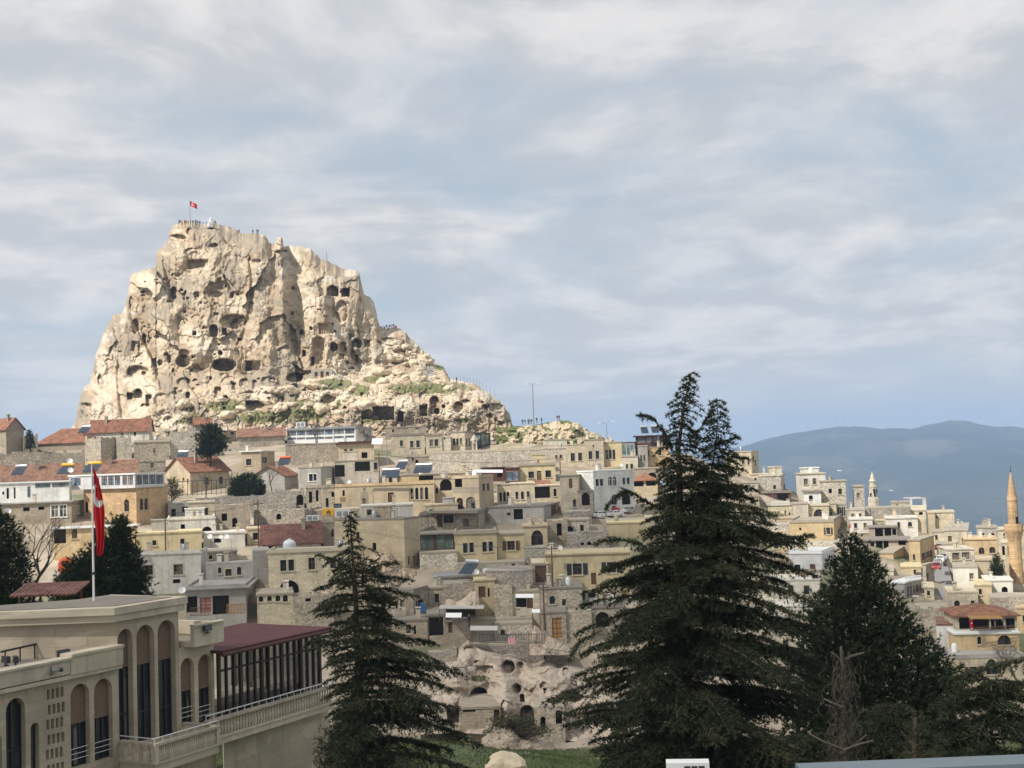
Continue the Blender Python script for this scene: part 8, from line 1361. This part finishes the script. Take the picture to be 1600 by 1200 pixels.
    # little shrine tower in the row
    D = 296; c = P(*ZC(808, 290), D); s = D / FPX / 4.444; o = empty('stone_monument', tuple(c)); tag(o, 'slim cream stone turret with arched niche beside the black pavilion', 'turret'); mb = MB(); wall_face(mb, -18 * s, 18 * s, -1, 75 * s, [(-8 * s, 8 * s, 10 * s, 55 * s, 'a')], lambda u, z, d: (u, d, z), .5); mb.box(-18 * s, 18 * s, .5, 36 * s, -1, 75 * s); mb.poly((-18 * s, 0, -1), (-18 * s, .5, -1), (-18 * s, .5, 75 * s), (-18 * s, 0, 75 * s)); mb.poly((18 * s, 0, -1), (18 * s, .5, -1), (18 * s, .5, 75 * s), (18 * s, 0, 75 * s)); mb.build('wall', M['pale'], o); mb = MB(); mb.lathe([(30 * s, 75 * s), (30 * s, 80 * s), (0, 118 * s)], 4, (0, 18 * s, 0)); mb.build('roof', M['pale'], o)
    # chimney tower in the sand house court
    D = 218; c = P(*ZC(42, 685), D); s = D / FPX / 4.444; o = empty('chimney_tower', tuple(c)); tag(o, 'small cream chimney tower with arched niche left of the thatched pergola', 'chimney'); mb = MB(); wall_face(mb, -24 * s, 24 * s, -2, 110 * s, [(-13 * s, 13 * s, 8 * s, 70 * s, 'a')], lambda u, z, d: (u, d, z), .4); mb.box(-24 * s, 24 * s, .4, 44 * s, -2, 110 * s); mb.build('wall', M['cream'], o); mb = MB(); mb.box(-9 * s, 9 * s, 10 * s, 28 * s, 110 * s, 135 * s); mb.box(-14 * s, 14 * s, 5 * s, 33 * s, 135 * s, 141 * s); mb.build('cap', M['trim'], o)
    # round orange-red canopy by the left pine
    D = 95; c = P(103, 886, D); o = empty('orange_canopy', tuple(c)); tag(o, 'round orange-red canopy half hidden by the bushy pine', 'canopy'); mb = MB(); r = .55; mb.lathe([(r * math.cos(t), .25 + .5 * math.sin(t)) for t in (k * math.pi / 16 for k in range(0, 9))], 14); mb.lathe([(r, -.35), (r, .25)], 14); mb.build('cover', M['orangeplastic'], o, True); mb = MB(); mb.tube([(0, 0, -6), (0, 0, .8)], .06, 6); mb.build('post', M['metal'], o)
    # pink laundry bundle, red signs, white sheets
    for z_, x, y, D, w_, h, m_, nm, l in ((ZH, 1065, 802, 155.3, 48, 44, 'pink', 'laundry_bundle', 'pink laundry hung over the iron railing'), (ZS, 682, 768, 232, 24, 52, 'red', 'hanging_sign', 'red shop sign with white mark above the lane'), (ZT, 566, 452, 163.4, 22, 62, 'red', 'hanging_banner', 'red banner with white mark on the roof restaurant'), (ZI, 1275, 35, 174, 60, 34, 'whitepaint', 'laundry_sheet', 'white laundry on the veranda over the dark archway'), (ZR, 1186, 880, 245, 16, 40, 'red', 'hanging_sign', 'small red sign on the side of the orange plastered house'), (ZH, 445, 575, 170.5, 36, 60, 'bluecloth', 'hung_cloth', 'blue cloth in the whitewashed doorway'), (ZL, 60, 0, 0, 0, 0, None, None, None)):
        if not m_: continue
        sc_ = {ZS: 6.667, ZT: 4.8, ZR: 6.667}.get(z_, 4.444); s = D / FPX / sc_; c = P(*z_(x, y), D); o = empty(nm, (c[0], c[1], c[2] - h * s / 2)); tag(o, l, nm.split('_')[-1]); V_, F_ = [], []
        for i in range(9):
            for j in range(7): V_.append(((i / 8 - .5) * w_ * s, .06 * math.sin(i * 2.2 + j * .5), j / 6 * h * s))
        for i in range(8):
            for j in range(6): F_.append((i * 7 + j, (i + 1) * 7 + j, (i + 1) * 7 + j + 1, i * 7 + j + 1))
        mb = MB(); mb.add(V_, F_); mb.build('cloth', M[m_], o); mb = MB(); mb.tube([(-w_ * s * .55, 0, h * s), (w_ * s * .55, 0, h * s)], .03, 5); mb.build('bar', M['metal'], o)
        if m_ == 'red': mb = MB(); mb.lathe([(0, -.10), (w_ * s * .22, -.10)], 10, (0, 0, h * s * .55), 'y'); mb.build('mark', M['whitepaint'], o)
    # pigeon holes cut into the castle
    a, b = A2(440, 825), A2(535, 897); D = castle_D((a[0] + b[0]) / 2, (a[1] + b[1]) / 2) - .7; mb = MB()
    for k in range(1, 6): x = a[0] + (b[0] - a[0]) * k / 6; mb.tube([tuple(P(x, a[1], D)), tuple(P(x, b[1], D))], .17, 4)
    for k in range(1, 5): y = a[1] + (b[1] - a[1]) * k / 5; mb.tube([tuple(P(a[0], y, D + .1)), tuple(P(b[0], y, D + .1))], .15, 4)
    mb.build('pigeonhole_grid', M['castlebars'], castle)
    # boulders
    rng = np.random.default_rng(5); meshes = []
    for k in range(5):
        bm = bmesh.new(); bmesh.ops.create_icosphere(bm, subdivisions=3, radius=1.0); co = np.array([v.co for v in bm.verts]); n = 1 + .28 * fbm(co[:, 0] * 1.3 + k * 7, co[:, 1] * 1.3, co[:, 2] * 1.3, seed=k, oct=3); h_, _, _ = cells(co[:, 0] * 1.4 + co[:, 2] + k, co[:, 1] * 1.4 - co[:, 2] * .7, k, 1.0); n = n + .16 * h_
        for v, q in zip(bm.verts, n): v.co *= q; v.co.z *= .72
        me = bpy.data.meshes.new('boulder'); bm.to_mesh(me); bm.free(); me.materials.append(M['boulder']); meshes.append(me)
    rows = (('slope just under the queue of visitors', 600, 668, 532, 556, 9), ('slope left of the paved ramp', 588, 664, 558, 586, 11), ('rubble above the long lower ledge', 596, 740, 588, 604, 12), ('grassy strip below the dark slanting cave', 424, 560, 602, 626, 10), ('bank above the glazed restaurant', 430, 590, 630, 658, 10), ('rubble below the arched cave front', 270, 420, 622, 650, 8))
    for rw, xa, xb, ya, yb_, n in rows:
        for k in range(n):
            px, py = xa + (xb - xa) * (k + rng.uniform(.1, .9)) / n, rng.uniform(ya, yb_); top = np.interp(px, [t[0] for t in CASTLE_TOP], [t[1] for t in CASTLE_TOP])
            if py < top + 5: py = top + 6 + rng.uniform(0, 12)
            s = rng.uniform(.7, 1.9) * (1 if k % 4 else 1.4); D = castle_D(px, py); o = bpy.data.objects.new('boulder', meshes[k % 5]); COL.objects.link(o); o.location = P(px, py, D - s * .3); o.rotation_euler = (rng.uniform(-.4, .4), rng.uniform(-.4, .4), rng.uniform(0, 6)); o.scale = (s * rng.uniform(.8, 1.3), s, s * rng.uniform(.7, 1.1)); tag(o, ORD[k] + ' boulder from the left on the ' + rw, 'boulder', 'boulders on the castle slope')
    o = bpy.data.objects.new('boulder', meshes[2]); COL.objects.link(o); o.location = P(786, 1203, 74); o.scale = (1.15, 1.0, 1.25); o.rotation_euler = (0, .25, 0); tag(o, 'smooth yellowish boulder at the bottom edge on the green slope', 'boulder')
    # foreground ledge and air conditioner
    z = P(1600, 1174, 10.25)[2]; o = empty('roof_ledge', (3.0, 10.0, z)); tag(o, 'blue-grey metal coping of a near roof at the bottom right corner', 'ledge'); mb = MB(); mb.box(-.9, 4.2, -.16, .14, -.09, 0); mb.build('coping', M['coping'], o); mb = MB(); mb.box(-.9, 4.2, -.12, .10, -.9, -.092); mb.build('wall', M['concrete'], o); mb = MB(); mb.box(-.9, 4.2, -1.6, -.17, -.22, -.12); mb.build('roof', M['concrete'], o); o.rotation_euler = (0, 0, R_(1.2))
    D = 22; c = P(1074, 1189, D); o = empty('air_conditioner', (c[0], c[1], c[2] - .62), R_(-6)); tag(o, 'white air conditioner casing at the bottom edge below the tall cedar', 'air conditioner'); mb = MB(); mb.box(-.36, .36, -.15, .15, .0, .62); mb.build('casing', M['whitepaint'], o); mb = MB()
    for k in range(3): mb.box(-.06 + k * .12, .04 + k * .12, -.158, -.152, .46, .57)
    mb.build('grille', M['darkmetal'], o); mb = MB(); mb.lathe([(.0, -.16), (.2, -.16)], 16, (-.05, 0, .22), 'y'); mb.build('fan', M['darkmetal'], o); mb = MB(); mb.box(-.4, .4, -.2, .2, -6.0, -.002); mb.build('stand', M['concrete'], o)
for k, c in (('turquoise', (.10, .38, .46)), ('thatch', (.16, .125, .085)), ('tarp', (.45, .42, .38)), ('bluepale', (.35, .48, .65)), ('castlebars', (.50, .39, .26)), ('boulder', (.60, .50, .36)), ('coping', (.16, .20, .22))): M[k] = flat(k + '_surface', c, .85 if k != 'coping' else .45, .3, var=.22, scale=1.2)
# ---- the lane
LANE = [(ZS(745, 895), ZS(795, 893)), (ZS(715, 930), ZS(800, 930)), (ZS(690, 985), ZS(815, 985)), (ZS(655, 1060), ZS(838, 1060)), (ZS(630, 1130), ZS(850, 1130)), (ZS(600, 1200), ZS(850, 1200)), (ZT(220, 215), ZT(370, 225)), (ZT(200, 260), ZT(390, 280)), (ZT(190, 315), ZT(400, 330))]
for l, r in LANE:
    for q in (l, r): p = P(*q, Dauto(1500, q[1])); HANCH += [(p[0], p[1], p[2] - .45)] * 2
def build_lane():
    v, f = [], []
    for k, (l, r) in enumerate(LANE):
        D = Dauto(1500, (l[1] + r[1]) / 2); a, b = P(*l, D), P(*r, D); z = min(a[2], b[2]) + .05; v += [(a[0], a[1], z), (b[0], b[1], z), (b[0], b[1], z - 2.5), (a[0], a[1], z - 2.5)]
        if k: o = (k - 1) * 4; f += [(o, o + 1, o + 5, o + 4), (o + 1, o + 2, o + 6, o + 5), (o + 3, o, o + 4, o + 7)]
    me = bpy.data.meshes.new('lane'); me.from_pydata(v, [], f); me.materials.append(M['lane']); tag(link('lane', me), kind='structure')
M['lane'] = flat('worn_paving', (.24, .23, .225), .9, .2, var=.2, scale=.5)
def build_grass():
    rng = np.random.default_rng(3); n = 26000; x = rng.uniform(-22, 16, n); y = rng.uniform(58, 126, n); z = terrain_z(x, y) + .55 * fbm(x / 9, y / 9, seed=5, oct=4); pos = np.stack([x, y, z - .03], 1); d = np.zeros((n, 3)); d[:, 2] = 1
    me = np_mesh('grass', blades(pos, d, 2, .24, .05, .35, rng, 0), np.arange(n * 2 * 3).reshape(-1, 3)); me.materials.append(leafmat('grass_blades', (.055, .085, .022), (.085, .11, .035), (.13, .13, .055))); tag(link('grass', me), 'short green grass on the slope above the valley', 'grass', kind='stuff')
# ---- a cloud above and behind the camera, out of the picture, whose shadow lies on the foreground
def build_cloud():
    sd = np.array(sun_dir); H0 = 620.0; gx, gy = np.meshgrid(np.arange(-520, 340, 6.0), np.arange(-420, 330, 6.0))       # where the shadow falls at z = -12
    edge = np.interp(gx, [-520, -120, -70, -48, -32, 0, 26, 36, 44, 52, 70, 140, 340], [150, 150, 162, 186, 222, 244, 236, 205, 170, 146, 124, 110, 100]) + 7 * fbm(gx / 34, gy / 34, seed=3, oct=3)
    hgt = np.clip(edge - gy, -40, 160); hgt = np.minimum(hgt, np.minimum((gx + 520) * .5, np.minimum((340 - gx) * .5, (gy + 420) * .5))); inside = hgt > 0
    puff = 10 + 26 * np.clip(hgt / 80, 0, 1) ** .6 * (1 + .5 * fbm(gx / 45, gy / 45, seed=8, oct=4))
    off = sd[:2] / sd[2]; zb = H0 - 3 * vnoise(gx / 30, gy / 30, seed=4); X, Y = gx + off[0] * (zb + 12), gy + off[1] * (zb + 12); bot = np.stack([X, Y, zb], -1); top = np.stack([X, Y, zb + np.where(inside, puff, .5)], -1)
    h, w_ = gx.shape; idx = np.arange(h * w_).reshape(h, w_); cell = inside[:-1, :-1] & inside[1:, :-1] & inside[1:, 1:] & inside[:-1, 1:]; q = np.stack([idx[:-1, :-1], idx[:-1, 1:], idx[1:, 1:], idx[1:, :-1]], -1)[cell]; qt = q[:, ::-1] + h * w_
    edges = {}
    for a in q:
        for i in range(4): e = (int(a[i]), int(a[(i + 1) % 4])); edges[e] = edges.get(e, 0) + 1
    side = [(a, b, b + h * w_, a + h * w_) for (a, b) in edges if (b, a) not in edges]
    f = np.concatenate([q[:, ::-1], qt[:, ::-1], np.array(side)], 0); me = np_mesh('cloud', np.concatenate([bot.reshape(-1, 3), top.reshape(-1, 3)]), f, True); m, g, b = new_mat('cloud', 1.0, 0.0); b.inputs['Base Color'].default_value = (.9, .9, .92, 1); tr = g.n('ShaderNodeBsdfTransparent'); mx = g.n('ShaderNodeMixShader', i0=.65); g.nt.links.new(b.outputs[0], mx.inputs[1]); g.nt.links.new(tr.outputs[0], mx.inputs[2]); g.nt.links.new(mx.outputs[0], g.nt.nodes['Material Output'].inputs['Surface']); me.materials.append(m); tag(link('cloud', me), 'wide grey cloud overhead shading the foreground', 'cloud')
build_ground(); build_mountains(); build_lane()
for h in HOUSES: build_house(h)
build_hotel(); build_trees(); build_minarets(); build_wires(); build_oddments(); build_roof_gear(); build_cars(); build_poles(); build_people(); build_grass(); build_cloud()
HAZE = 1.5e-4
build_haze()
